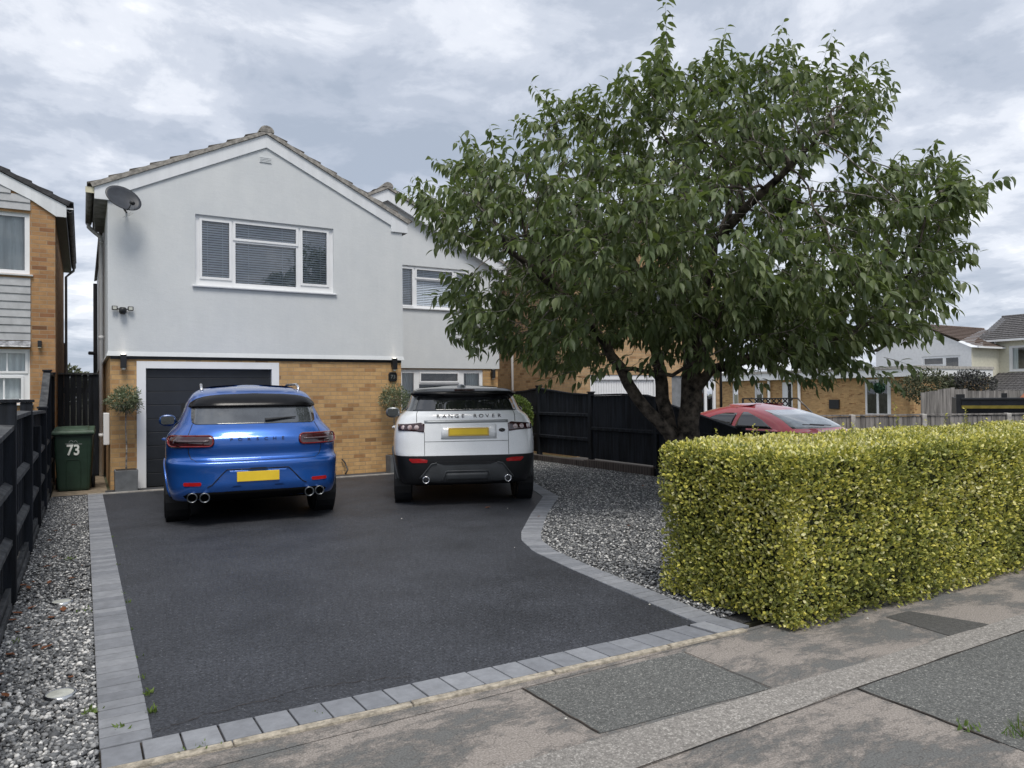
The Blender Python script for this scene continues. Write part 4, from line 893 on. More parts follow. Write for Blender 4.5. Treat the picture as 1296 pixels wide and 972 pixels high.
while x < .33:
    xe = min(x + .098, .335); mb.box(x, xe - .003, GY, GY + .02, .03, 1.95); x += .098
mb.build('boards', M['fence'], t); MB().box(-.405, .335, GY - .03, GY + .06, 1.952, 1.985).build('capping', M['fencecap'], t, bevel=.004)
for zz in (.3, 1.6): MB().box(-.40, .33, GY + .022, GY + .06, zz, zz + .1).build('rail', M['fence'], t)

# right black fence with brick plinth
t = thing('timber_fence', 'tall black boarded fence with dipping top on a low brick plinth', 'fence', (8.92, 10, 0))
def ftop(y):
    pts = [(4, .84), (7.9, .86), (8.0, .88), (8.95, 1.11), (9.9, 1.33), (10.0, 1.42), (10.9, 1.45), (11.84, 1.435), (11.85, 1.445), (12.6, 1.475), (13.2, 1.535), (13.79, 1.60), (13.8, 1.60), (14.6, 1.545), (16.4, 1.50)]
    return float(np.interp(y, [p[0] for p in pts], [p[1] for p in pts]))
def fx(y): return 8.9 if y < 13.8 else 8.9 + (y - 13.8) * .2
secs = [(4.0, 5.9), (6.0, 7.9), (8.0, 9.85), (9.95, 11.8), (11.9, 13.75), (13.85, 16.3)]
for (a, b) in secs:
    mb = MB(); n = int((b - a) / .10)
    for k in range(n):
        ya = a + (b - a) * k / n; yb = a + (b - a) * (k + 1) / n - .004; j = .0; xa, xb = fx(ya), fx(yb)
        mb.hexa([(xa + .005, ya, .17), (xa + .022, ya, .17), (xb + .022, yb, .17), (xb - .003, yb, .17), (xa + .005, ya, ftop(ya)), (xa + .022, ya, ftop(ya)), (xb + .022, yb, ftop(yb)), (xb - .003, yb, ftop(yb))])
    mb.build('boards', M['fence'], t)
    rl = MB(); n = 8
    for zz in ((.52, 1.02) if b > 11.85 else (.75,)):
        if zz < ftop((a + b) / 2): rl.hexa([(fx(a) - .045, a, zz), (fx(a) + .0, a, zz - .01), (fx(b) + .0, b, zz - .01), (fx(b) - .045, b, zz), (fx(a) - .045, a, zz + .05), (fx(a), a, zz + .065), (fx(b), b, zz + .065), (fx(b) - .045, b, zz + .05)])
    rl.build('rail', M['fence'], t)
    cp = MB()
    for k in range(n):
        y0, y1 = a + (b - a) * k / n, a + (b - a) * (k + 1) / n; z0, z1 = ftop(y0) + .003, ftop(y1) + .003
        cp.hexa([(fx(y0) - .035, y0, z0), (fx(y0) + .05, y0, z0), (fx(y1) + .05, y1, z1), (fx(y1) - .035, y1, z1), (fx(y0) - .035, y0, z0 + .03), (fx(y0) + .05, y0, z0 + .03), (fx(y1) + .05, y1, z1 + .03), (fx(y1) - .035, y1, z1 + .03)])
    cp.build('capping', M['fence'], t)
for y in (3.95, 5.95, 7.95, 9.9, 11.85, 13.8, 16.35):
    mb = MB(); post(mb, fx(y), y, max(ftop(y + .01), ftop(y - .2)) + .055, .05, -.1); mb.build('post', M['fence'], t, bevel=.005)
MB().box(8.86, 8.93, 4.0, 9.85, -.1, .165).box(8.80, 8.90, 9.45, 9.86, -.1, .13).build('gravel_board', M['fence'], t)
w_ = thing('brick_plinth', 'low dark brown brick edging wall at the foot of the right black fence', 'wall', (8.8, 11.8, 0))
for (a, b, zt) in ((9.87, 11.72, .155), (11.86, 14.2, .125)):
    MB().box(8.72, 8.85, a, b, -.1, zt).build('brickwork', M['brickd'], w_, bevel=.006)
MB().box(8.70, 8.86, 11.723, 11.857, -.1, .15).build('pier', M['brickd'], w_, bevel=.006)
# grey fence between the houses
def board_fence(name, label, p0, p1, ztop, mat_, posts, pmat, zb=-.15, rail=True, group=None, zfun=None, th=.02, pw=.06, pz=.05, bw=.1):
    t = thing(name, label, 'fence', ((p0[0] + p1[0]) / 2, (p0[1] + p1[1]) / 2, 0), group=group)
    d = Vector((p1[0] - p0[0], p1[1] - p0[1], 0)); L = d.length; d.normalize(); nn = Vector((d.y, -d.x, 0))
    if nn.dot(Vector((-p0[0], -p0[1], 0))) < 0: nn = -nn
    def P(s, o_, z): q = Vector((p0[0], p0[1], 0)) + d * s + nn * o_; return (q.x, q.y, z)
    zf = zfun or (lambda s: ztop); mb = MB(); s = 0; rr = random.Random(5)
    while s < L - .02:
        e = min(s + bw, L); dz = rr.uniform(-.012, .012); oo = .006 * rr.random()
        mb.hexa([P(s, oo, zb), P(e - .008, oo, zb), P(e - .008, oo + th, zb), P(s, oo + th, zb), P(s, oo, zf(s) + dz), P(e - .008, oo, zf(s) + dz), P(e - .008, oo + th, zf(s) + dz), P(s, oo + th, zf(s) + dz)]); s = e
    mb.build('boards', mat_, t)
    if rail:
        c_ = MB(); c_.hexa([P(0, -.01, ztop + .014), P(L, -.01, ztop + .014), P(L, .05, ztop + .014), P(0, .05, ztop + .014), P(0, -.01, ztop + .045), P(L, -.01, ztop + .045), P(L, .05, ztop + .045), P(0, .05, ztop + .045)]); c_.build('capping', mat_, t)
    for s in posts:
        q = MB(); q.hexa([P(s - pw, -.05, zb), P(s + pw, -.05, zb), P(s + pw, .075, zb), P(s - pw, .075, zb), P(s - pw, -.05, ztop + pz), P(s + pw, -.05, ztop + pz), P(s + pw, .075, ztop + pz - .01), P(s - pw, .075, ztop + pz - .01)]); q.build('post', pmat, t, bevel=.012)
    return t
board_fence('timber_fence', 'weathered grey board fence closing the gap behind the parked white car', (9.5, 19.5), (10.78, 19.5), 1.95, M['greywood'], (), M['greywood'])
board_fence('boundary_fence', 'low weathered grey fence with pale concrete posts beyond the hedge', (13.03, 10.29), (20.2, 6.03), .93, M['greywood'], (.15, 1.32, 2.84, 4.65, 6.45), M['concrete'], pw=.05)
board_fence('board_fence', 'taller weathered grey board fence behind the low one with a stepped top', (26.9, 15.44), (34, 11.2), 1.42, M['greywood'], (), M['greywood'], rail=False, bw=.16,
            zfun=lambda s: 1.38 + .19 * s / 1.2 if s < 1.2 else (1.50 if s < 1.7 else 1.43))

# ------------------------------------------------------------------ far houses
# long single storey brick building, wall facing -X
t = thing('brick_outbuilding', 'long single storey buff brick building with flat white fascia beyond the grey fence', 'building', (38.5, 30, -.1))
mb = MB(); hl = [(23.75, 25.3, .1, 2.1), (30.2, 31.0, 0, 2.05), (32.5, 33.2, 0, 2.05), (34.6, 35.1, .3, 2.05)]
wall_face(mb, 22.35, 42, -.16, 2.2, 38.5, hl, .12, axis='x'); mb.quad((38.5, 22.35, -.16), (46, 22.35, -.16), (46, 22.35, 2.2), (38.5, 22.35, 2.2)); mb.build('wall', M['brick'], t)
MB().box(38.15, 46, 22.1, 42, 2.202, 2.62).build('flat_roof', M['white'], t, bevel=.01); MB().box(38.10, 46.05, 22.05, 42.05, 2.622, 2.78).build('roof_edge', M['concrete'], t)
window(t, 23.75, 25.3, .0, 2.1, 38.5 + .02, [(23.98, 24.5, .16, 2.0, 0), (24.62, 25.2, .16, 2.0, 0)], axis='x', inside_kind='none', sill=False, fw=.1, name='glazed_door')
window(t, 30.2, 31.0, 0, 2.05, 38.5 + .02, [(30.32, 30.6, .1, 1.95, 0)], axis='x', inside_kind='half', sill=False, name='glazed_door')
window(t, 32.5, 33.2, 0, 2.05, 38.5 + .02, [(32.62, 33.08, .2, 1.9, 0)], axis='x', inside_kind='none', sill=False)
window(t, 34.6, 35.1, .3, 2.05, 38.5 + .02, [(34.68, 35.02, .4, 1.95, 0)], axis='x', inside_kind='none', sill=False)
MB().box(38.40, 38.5, 26.9, 27.55, .4, .95).build('vent_box', M['black'], t); MB().box(38.45, 38.5, 24.4, 24.62, .02, .09).build('letter_box', M['black'], t)
MB().box(38.3, 38.5, 22.36, 22.56, -.1, 2.2).build('brick_pier', M['brick'], t)
for i, y in enumerate((36.9, 31.9, 29.6)):
    MB().tube([(38.35, y, -.1), (38.35, y, 2.2)], .09, 10).build('column', M['white'], t)
tb = thing('hanging_topiary_ball', 'round dark green topiary ball hanging below the white fascia', 'hanging plant', (37.9, 24.0, 1.6))
v = rng.normal(size=(900, 3)); v /= np.linalg.norm(v, axis=1)[:, None]; pos = v * .27 + np.array([37.9, 24.05, 1.62])
LV = np.array([(-.5, 0, 0), (.5, 0, 0), (.35, 1, 0), (-.35, 1, 0)]) ; LF = np.array([(0, 1, 2, 3)])
vv, ff = scatter(LV, LF, pos, rand_rot(900), np.full((900, 3), .07)); np_mesh('foliage', vv, ff, M['basket'], tb)
MB().lathe([(.0001, -.24), (.17, -.17), (.24, 0), (.17, .17), (.0001, .24)], (37.9, 24.05, 1.62), n=14).build('core', M['hedgecore'], tb); MB().tube([(37.9, 24.05, 1.85), (37.95, 24.05, 2.22)], .008, 5).build('chain', M['black'], tb)
# white gabled house
t = thing('white_house', 'white painted house with brown tiled roof far off on the right', 'house', (53, 28, 0))
mb = MB(); GX = 49.8; ym, zr_, ze_ = 28.5, 5.86, 4.22
wall_face(mb, 25.2, 31.8, -.2, 4.0, GX, [(25.9, 28.45, 2.15, 3.75)], .1, axis='x')
mb.poly([(GX, 25.2, 4.0), (GX, 31.8, 4.0), (GX, 31.8, ze_), (GX, ym, zr_), (GX, 25.2, ze_)]); mb.build('gable_wall', M['whitewall'], t)
MB().quad((GX, 25.2, -.2), (58, 25.2, -.2), (58, 25.2, ze_), (GX, 25.2, ze_)).build('side_wall', M['creamwall'], t)
window(t, 25.9, 28.45, 2.15, 3.75, GX + .02, [(26.05, 26.85, 2.3, 3.6, 0), (27.05, 28.3, 3.2, 3.6, 1), (27.05, 28.3, 2.3, 3.05, 0)], axis='x', inside_kind='none')
gable_roof(t, 24.9, 32.1, ym, ze_ + .06, zr_ + .08, GX - .12, 58, M['tilebrown'], M['tilebrown'], axis='x', verge=False)
gg = MB(); gg.box(GX + .1, 58, 24.78, 24.88, ze_ - .06, ze_ + .06); gg.build('gutter', M['white'], t)
# cream house
t = thing('cream_house', 'cream rendered house with white windows and a grey lean to roof at the right edge', 'house', (55, 21, 0))
CX_ = 53.3
mb = MB(); wall_face(mb, 10, 26.2, -.2, 4.75, CX_, [(21.9, 24.6, 2.65, 4.35)], .1, axis='x'); mb.poly([(CX_, 26.2, -.2), (60, 26.2, -.2), (60, 26.2, 4.75), (56.6, 26.2, 6.5), (CX_, 26.2, 4.75)]); mb.build('wall', M['creamwall'], t)
window(t, 21.9, 24.6, 2.65, 4.35, CX_ + .02, [(23.4, 24.4, 2.8, 4.2, 1), (22.1, 23.1, 2.8, 4.2, 0)], axis='x', inside_kind='half')
gable_roof(t, 52.95, 60.3, 56.6, 4.82, 6.6, 9.5, 26.5, M['tilegrey'], M['tilegrey'], axis='y', verge=False)
MB().box(52.8, 52.92, 10, 26.5, 4.66, 4.80).build('gutter', M['white'], t); MB().tube([(53.2, 25.4, 4.7), (53.2, 25.4, 2.5)], .07, 8).build('downpipe', M['white'], t)
lr = MB(); n = 9
for i in range(n):
    a, b = i / n, (i + 1) / n; xa, xb = 49.9 + 3.4 * a, 49.9 + 3.4 * b; za, zb_ = 1.2 + 1.35 * a, 1.2 + 1.35 * b; y = 12.0
    while y < 25.3:
        ye = min(y + .30, 25.3)
        lr.hexa([(xa - .04, y, za), (xb, y, zb_), (xb, ye, zb_), (xa - .04, ye, za), (xa - .04, y, za + .07), (xb, y, zb_ + .03), (xb, ye - .06, zb_ + .0), (xa - .04, ye - .06, za + .03)]); y = ye
lr.build('lean_to_roof', M['tilegrey'], t)
MB().box(50.05, 53.28, 12.1, 25.2, -.2, 1.18).build('lean_to_wall', M['creamwall'], t)
# boat
t = thing('small_boat', 'small open black boat with a yellow stripe and pale tube frames behind the low fence', 'boat', (21.95, 9.14, 0.0), R_(-57), local=True)
mb = MB(); n = 14; rows = []
for i in range(n + 1):
    u = i / n; x = -2.1 + 5.0 * u; w_h = .85 * (1 - max(0, (u - .55) / .45) ** 2.2) if u > .55 else .85; sh = 1.23 + .14 * max(0, u - .5) + .0
    rows.append([(x, -w_h, sh), (x, -w_h * .99, sh - .17), (x, -w_h * .97, sh - .25), (x, -w_h * .7, .55), (x, 0, .42 + .3 * max(0, u - .6)), (x, w_h * .7, .55), (x, w_h, sh)])
vs = [p for r in rows for p in r]; fs = []
mb.add(vs, [(i * 7 + k, i * 7 + k + 1, (i + 1) * 7 + k + 1, (i + 1) * 7 + k) for i in range(n) for k in range(6)] + [tuple(range(7))])
hull = mb.build('hull', M['hull'], t)
st = MB(); st.add([p for r in rows for p in ((r[1][0], r[1][1] - .012, r[1][2] + .0), (r[2][0], r[2][1] - .012, r[2][2]), (r[2][0], r[2][1] + .01, r[2][2]), (r[1][0], r[1][1] + .01, r[1][2]))], [(i * 4 + k, i * 4 + (k + 1) % 4, (i + 1) * 4 + (k + 1) % 4, (i + 1) * 4 + k) for i in range(n) for k in range(4)])
st.build('stripe', M['yellow'], t); MB().tube([r[0] for r in rows], .035, 6).build('gunwale', M['black'], t)
MB().box(-2.2, -2.1, -.6, .6, .6, 1.27).box(-2.22, -2.02, -.82, -.72, .75, 1.36).box(-1.2, -1.08, -.8, -.7, 1.2, 1.38).build('transom', M['black'], t)
for i, x in enumerate((-.25, .55, 1.4)):
    MB().tube([(x - .12, -.7, 1.15), (x, -.7, 1.38), (x + .14, -.7, 1.52 - .02 * i), (x + .30, -.7, 1.51 - .02 * i), (x + .40, -.2, 1.4)], .026, 6).build('tube_frame', M['pink'], t)
MB().tube([(-.42, -.7, 1.22), (-.40, -.7, 1.68)], .03, 6).build('tube_frame', M['pink'], t)
MB().hexa([(-.80, -.8, 1.2), (-.45, -.8, 1.2), (-.45, -.4, 1.2), (-.80, -.4, 1.2), (-.62, -.75, 1.44), (-.47, -.75, 1.46), (-.47, -.5, 1.46), (-.62, -.5, 1.44)]).hexa([(.0, -.8, 1.2), (.45, -.8, 1.2), (.45, -.4, 1.2), (.0, -.4, 1.2), (.08, -.75, 1.34), (.4, -.75, 1.30), (.4, -.4, 1.30), (.08, -.4, 1.34)]).build('orange_cover', M['orange'], t, bevel=.02)
MB().box(-1.4, -1.2, -.6, .6, 0, .5).box(1.2, 1.4, -.5, .5, 0, .55).build('cradle', M['greywood'], t)
# lattice panel
t = thing('lattice_panel', 'black lattice trellis panel behind the red car roof', 'trellis', (14.6, 12.1, -.13), R_(-31), local=True)
mb = MB(); 
for i in range(10):
    for s_ in (-1, 1):
        x = -.62 + .14 * i; a = Vector((x, 0.008 * s_, 1.10)); b = Vector((x + s_ * .33, 0.008 * s_, 1.43))
        if -.66 < b.x < .68: mb.tube([a, b], .016, 4)
mb.box(-.66, .66, -.02, .02, 1.43, 1.46).box(-.66, .66, -.02, .02, 1.05, 1.09); mb.build('lattice', M['black'], t)
MB().box(-.70, -.66, -.02, .02, 0, 1.46).build('post', M['black'], t); MB().tube([(.66, 0, 1.45), (1.05, 0, 1.05), (1.05, 0, 0)], .02, 6).build('post', M['greywood'], t)

# ------------------------------------------------------------------ plants
def leaf_cloud(name, center, radii, n, size, m, parent=None, shell=.55, zmin=None, up=.2, lumps=0, asp=.45):
    u = rng.normal(size=(n, 3)); u /= np.linalg.norm(u, axis=1)[:, None]
    rad = shell + (1 - shell) * rng.random(n) ** .6
    if lumps:
        ph = rng.normal(size=(6, 3)) * lumps; rad = rad * (1 + .16 * np.sin(u @ ph.T).sum(1) / 2)
    pos = u * rad[:, None] * np.array(radii) + np.array(center)
    Lz = u + rng.normal(size=(n, 3)) * .7 + np.array([0, 0, up]); Nn = rng.normal(size=(n, 3)) * .8 + u
    tv = np.array([(0, 0, 0), (-.5 * asp, .4, .03), (.5 * asp, .4, .03), (0, 1, -.05)]); tf = np.array([(0, 2, 3, 1)])
    s = size * rng.uniform(.7, 1.3, n); v, f = scatter(tv, tf, pos, frames(Lz, Nn), np.stack([s, s, s], 1))
    if zmin is not None: v[:, 2] = np.maximum(v[:, 2], zmin)
    return np_mesh(name, v, f, m, parent)
def olive(x, y, label, w_, h_, zc, pw):
    t = thing('potted_olive', label, 'potted plant', (x, y, 0))
    a = pw / 2
    pot = MB(); pot.hexa([(x - a * .96, y - a * .96, .01), (x + a * .96, y - a * .96, .01), (x + a * .96, y + a * .96, .01), (x - a * .96, y + a * .96, .01), (x - a, y - a, .35), (x + a, y - a, .35), (x + a, y + a, .35), (x - a, y + a, .35)])
    pot.build('planter', M['planter'], t, bevel=.006); MB().box(x - a + .02, x + a - .02, y - a + .02, y + a - .02, .345, .353).build('soil', M['soil'], t)
    MB().tube([(x, y, .34), (x + .01, y, .7), (x - .005, y, 1.0), (x + .005, y, zc - .1)], [.014, .012, .011, .010], 7).build('trunk', M['twig'], t)
    tw = MB()
    for k in range(26):
        d = Vector((random.gauss(0, 1), random.gauss(0, 1), random.gauss(.2, .8))).normalized(); p0 = Vector((x, y, zc - .08)); tw.tube([p0, p0 + Vector((d.x * w_ * .6, d.y * w_ * .6, d.z * h_ * .7)), p0 + Vector((d.x * w_, d.y * w_, d.z * h_ - .02))], [.005, .004, .002], 4)
    tw.build('branches', M['twig'], t)
    leaf_cloud('foliage', (x, y, zc), (w_, w_, h_), 1700, .055, M['olive'], t, shell=.25, lumps=3, asp=.28)
olive(.59, 13.13, 'ball topiary olive in a grey square planter left of the garage door', .25, .20, 1.46, .33)
olive(5.14, 13.10, 'loose olive plant in a grey planter below the house number plaque', .30, .24, 1.45, .27)
t = thing('round_bush', 'bright green rounded evergreen bush between the parked white car and the black fence', 'bush', (8.25, 13.9, 0))
leaf_cloud('foliage', (8.2, 13.9, .82), (.52, .5, .78), 7000, .05, M['bush'], t, shell=.82, zmin=.02, lumps=2, asp=.6)
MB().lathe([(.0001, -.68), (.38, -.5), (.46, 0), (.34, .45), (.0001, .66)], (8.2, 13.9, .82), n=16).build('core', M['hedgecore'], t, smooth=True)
t = thing('dark_shrub', 'dark leaved shrub rising over the tall grey fence', 'shrub', (33.6, 17.4, 0))
leaf_cloud('foliage', (33.7, 17.2, 1.65), (1.0, 1.0, .66), 4200, .11, M['shrubleaf'], t, shell=.3, lumps=2.5)
MB().tube([(33.6, 17.3, -.1), (33.6, 17.3, 1.2), (33.9, 17.0, 1.9)], [.07, .05, .02], 7).build('trunk', M['bark'], t)
t = thing('olive_green_shrub', 'loose olive green shrub left of the dark shrub over the tall grey fence', 'shrub', (32.4, 18.4, 0))
leaf_cloud('foliage', (32.4, 18.3, 1.6), (1.2, 1.2, .75), 3000, .13, M['shrubleaf2'], t, shell=.3, lumps=2.5)
MB().tube([(32.4, 18.3, -.1), (32.4, 18.3, 1.3)], [.07, .03], 7).build('trunk', M['bark'], t)
for i, (x, y, w_, h_, lb_) in enumerate([(-1.6, 60, 2.2, 3.9, 'distant green tree top seen over the black side gate'), (1.6, 80, 4.5, 3.6, 'second more distant tree just left of the white downpipe, over the gate')]):
    t = thing('distant_tree', lb_, 'tree', (x, y, 0)); MB().tube([(x, y, -.1), (x, y, h_ - 1)], [.2, .1], 7).build('trunk', M['bark'], t)
    leaf_cloud('crown', (x, y, h_ - 1.4), (w_, w_, 1.4), 2500, .3, M['shrubleaf2'], t, shell=.3, lumps=2)

# hedge -----------------------------------------------------------------
HX0, HX1, HY0, HY1, HZ = 3.74, 9.0, 2.95, 4.15, 1.125
t = thing('clipped_hedge', 'long clipped hedge of yellow and green variegated leaves beside the pavement', 'hedge', (6, 3.55, 0))
def bulge(x, y, z):   # gentle irregularity of the clipped faces
    return .022 * np.sin(x * 3.1 + z * 2.2 + 1) + .016 * np.sin(x * 7.3 - z * 5.1) + .014 * np.sin(z * 9 + x * 1.7)
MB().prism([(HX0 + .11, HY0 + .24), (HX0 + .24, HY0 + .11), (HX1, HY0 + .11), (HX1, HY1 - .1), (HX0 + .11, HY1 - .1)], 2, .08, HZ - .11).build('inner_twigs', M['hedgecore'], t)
def hleaves(n, face, size=.0285):
    a, b, c = rng.random(n), rng.random(n), rng.random(n)
    dep = c ** 1.3 * .13
    if face == 'front': x = HX0 + a * (HX1 - HX0); z = .012 + b * (HZ - .012); y = HY0 + bulge(x, 0, z) + dep + .03 * np.clip((.15 - z) / .15, 0, 1) ** 1.5 - .02 * np.clip((.6 - z) / .6, 0, 1); nrm = np.array([0, -1, .15])
    elif face == 'top': x = HX0 + a * (HX1 - HX0); y = HY0 + b * (HY1 - HY0); z = HZ + .6 * bulge(x, 0, y * 2) - dep; nrm = np.array([0, 0, 1])
    elif face == 'left': y = HY0 + a * (HY1 - HY0); z = .012 + b * (HZ - .012); x = HX0 + bulge(y * 1.7 + 3, 0, z) + dep + .03 * np.clip((.15 - z) / .15, 0, 1) ** 1.5 - .02 * np.clip((.6 - z) / .6, 0, 1); nrm = np.array([-1, 0, .15])
    else: x = HX0 + a * (HX1 - HX0); z = .012 + b * (HZ - .012); y = HY1 - bulge(x, 0, z) - dep; nrm = np.array([0, 1, .15])
    # round the corners
    r = .17
    ex = np.maximum(0, HX0 + r - x); ey = np.maximum(0, HY0 + r - y); ez = np.maximum(0, z - (HZ - r))
    cnt = np.sqrt(ex ** 2 + ey ** 2 + ez ** 2); k = np.where(cnt > r, r / np.maximum(cnt, 1e-6), 1)
    x = np.where(ex > 0, HX0 + r - ex * k, x); y = np.where(ey > 0, HY0 + r - ey * k, y); z = np.where(ez > 0, HZ - r + ez * k, z)
    pos = np.stack([x, y, z], 1)
    Lr = nrm * .75 + np.array([0, 0, .35]) + rng.normal(size=(n, 3)) * .62; Nn = nrm * .5 + np.array([0, 0, .4]) + rng.normal(size=(n, 3)) * .7
    s = size * rng.uniform(.65, 1.3, n)
    return pos, frames(Lr, Nn), np.stack([s, s, s], 1)
HTV = np.array([(0, 0, 0), (-.30, .42, .07), (.30, .42, .07), (0, .5, -.02), (-.2, .78, .04), (.2, .78, .04), (0, 1.0, -.06)]); HTF = np.array([(0, 3, 1), (0, 2, 3), (1, 3, 4), (3, 2, 5), (4, 3, 6), (3, 5, 6)])
P_, Rm, Sc = [np.concatenate(q) for q in zip(hleaves(46000, 'front'), hleaves(46000, 'top'), hleaves(12000, 'left'), hleaves(12000, 'back'))]
keep = ~((P_[:, 0] > 7.2) & (rng.random(len(P_)) < .45)); P_, Rm, Sc = P_[keep], Rm[keep], Sc[keep]
holes = rng.random((60, 3)) * np.array([3.4, .03, 1.0]) + np.array([3.8, 2.93, .1])
for h in holes:
    dd = np.linalg.norm((P_ - h) * np.array([1, .6, .8]), axis=1); kk = ~((dd < .055) & (rng.random(len(P_)) < .75)); P_, Rm, Sc = P_[kk], Rm[kk], Sc[kk]
v, f = scatter(HTV, HTF, P_, Rm, Sc); edge = np.tile(np.array([.3, 1, 1, 0, 1, 1, 1.]), len(P_))
def cl_(x, y, z): return np.sin(x * 2.1 + z * 3.3 + 1.3 * np.sin(y * 2 + x * .7)) * np.sin(z * 4.1 - x * 1.6 + 2) + .6 * np.sin(x * 6.3 + 2 * np.sin(z * 5)) * np.sin(z * 7.7 + x * 2.9)
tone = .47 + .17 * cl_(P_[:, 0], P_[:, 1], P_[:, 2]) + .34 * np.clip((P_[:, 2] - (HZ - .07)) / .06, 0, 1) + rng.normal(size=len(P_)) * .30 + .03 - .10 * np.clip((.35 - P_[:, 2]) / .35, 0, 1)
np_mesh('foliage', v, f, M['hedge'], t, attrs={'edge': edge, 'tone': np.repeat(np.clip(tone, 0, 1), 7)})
# stray shoots on top of the hedge
sh = MB(); sp, sl, sn = [], [], []
for k in range(46):
    x = random.uniform(4.2, 8.8); y = random.uniform(3.1, 4.1); h = random.uniform(.06, .16) * (2.0 if k < 3 else 1)
    if k < 3: x, y = [(7.3, 3.95), (7.6, 3.9), (6.6, 4.0)][k]
    p0 = Vector((x, y, HZ - .03)); p1 = p0 + Vector((random.uniform(-.03, .03), random.uniform(-.03, .03), h)); sh.tube([p0, p1], [.0025, .001], 4)
    for q in range(int(h / .012)):
        u_ = q / max(1, h / .012); pp = p0.lerp(p1, u_); sp.append(pp[:]); a = random.uniform(0, 6.28); sl.append((math.cos(a), math.sin(a), .6)); sn.append((random.gauss(0, .3), random.gauss(0, .3), 1))
sh.build('shoots', M['twig'], t); n = len(sp); s = .026 * rng.uniform(.7, 1.2, n)
v, f = scatter(HTV, HTF, np.array(sp), frames(np.array(sl), np.array(sn)), np.stack([s, s, s], 1)); np_mesh('shoot_leaves', v, f, M['hedge'], t, attrs={'edge': np.tile(np.array([.3, 1, 1, 0, 1, 1, 1.]), n), 'tone': np.repeat(rng.uniform(.4, .9, n), 7)})

# ------------------------------------------------------------------ the tree
TB = Vector((6.97, 7.31, 0)); rr_ = Vector((.8602, -.5102, 0)); rd_ = Vector((.5102, .8602, 0)); KT = .010765
def T(s, t_, z): return TB + rr_ * s + rd_ * t_ + Vector((0, 0, z))
SIL = [(512, 212), (545, 222), (575, 200), (590, 165), (612, 150), (640, 195), (665, 135), (700, 118), (735, 105), (765, 118), (790, 92), (820, 75), (838, 25), (858, 22), (868, 85), (890, 70), (918, 28), (935, 70), (960, 60), (985, 20), (1005, 60), (1040, 80), (1060, 40), (1078, 95), (1122, 68), (1132, 120), (1120, 168), (1075, 195), (1062, 205), (1110, 198), (1175, 172), (1188, 210), (1212, 200), (1222, 230), (1262, 222), (1258, 250), (1215, 290), (1208, 345), (1195, 380), (1170, 405), (1165, 430), (1110, 445), (1060, 465), (1040, 500), (1000, 478), (960, 470), (925, 478), (900, 462), (860, 455), (815, 450), (770, 458), (735, 478), (705, 470), (680, 455), (640, 440), (610, 442), (590, 425), (570, 395), (560, 360), (585, 330), (545, 290), (525, 255)]
SILm = [((px - 855) * KT, 1.5 + (495 - py) * KT) for px, py in SIL]
D0 = 9.85
def sil_dist(s, z):  # signed distance to the silhouette (positive inside)
    d = np.full(len(s), 1e9); n = len(SILm)
    for i in range(n):
        a = np.array(SILm[i]); b = np.array(SILm[(i + 1) % n]); ab = b - a
        u = np.clip(((s - a[0]) * ab[0] + (z - a[1]) * ab[1]) / (ab @ ab), 0, 1)
        d = np.minimum(d, np.hypot(s - a[0] - u * ab[0], z - a[1] - u * ab[1]))
    return np.where(inside(s, z, SILm), d, -d)
def field(s, t_, z):
    k = 1 + t_ / D0; s2 = ((s + 2.23) / k) - 2.23; z2 = (z - 1.5) / k + 1.5
    d = sil_dist(s2, z2); depth = 2.8 * np.sqrt(np.clip(d / 1.7, 0, 1)) ; return d, depth
na = 120000; s_ = rng.uniform(-4, 4.6, na); t_ = rng.uniform(-3.0, 3.0, na); z_ = rng.uniform(1.6, 6.9, na)
d, dep = field(s_, t_, z_); lo_z = 1.75 + .12 * np.abs(t_)
ok = (d > .16) & (np.abs(t_) < dep) & (z_ > lo_z)
vn = np.sin(s_ * 2.3 + 1) * np.sin(t_ * 2.1 + z_) + np.sin(z_ * 2.6 + s_ * 1.2); ok &= vn > -.75; gx_ = (s_ + 2.23) / (1 + t_ / D0) - 2.23; gz_ = (z_ - 1.5) / (1 + t_ / D0) + 1.5
for (qx, qy, qr, pr) in ((1005, 235, 55, .8), (1075, 205, 40, 1.0), (940, 270, 38, .6), (700, 190, 28, .6), (1120, 300, 30, .6), (620, 260, 24, .6)): ok &= ~((np.hypot(gx_ - (qx - 855) * KT, (gz_ - 1.5 - (495 - qy) * KT) * 1.5) < qr * KT) & (rng.random(na) < pr))
A_ = np.stack([s_, t_, z_], 1)[ok]; low_ = A_[(A_[:, 2] < 2.9) & (np.abs(A_[:, 0] + .3) < 3.3)][:2600]; A_ = np.concatenate([A_[:6600], low_[-1500:]])
nodes = []; par = []
def chain(pts, parent=-1, step=.16):
    last = parent
    for a, b in zip(pts[:-1], pts[1:]):
        a, b = np.array(a, float), np.array(b, float); n = max(1, int(np.linalg.norm(b - a) / step))
        for i in range(1, n + 1): nodes.append(a + (b - a) * i / n); par.append(last); last = len(nodes) - 1
    return last
nodes.append(np.array([.03, 0, 0.])); par.append(-1)
base = chain([(.03, 0, 0), (.02, 0, .45), (0, 0, .68)], 0)
cL = chain([(0, 0, .68), (-.16, -.05, .95), (-.45, -.1, 1.27), (-.70, -.12, 1.60), (-.82, -.15, 1.84), (-1.15, -.3, 2.3), (-1.7, -.5, 2.9)], base)
cM = chain([(0, 0, .68), (-.10, .12, 1.0), (-.17, .2, 1.4), (-.20, .25, 1.8), (-.32, .35, 2.6), (-.5, .6, 3.4)], base)
cR = chain([(0, 0, .68), (.13, .02, .95), (.16, .02, 1.45), (.18, 0, 1.85), (.30, -.05, 2.6), (.45, -.2, 3.5)], base)
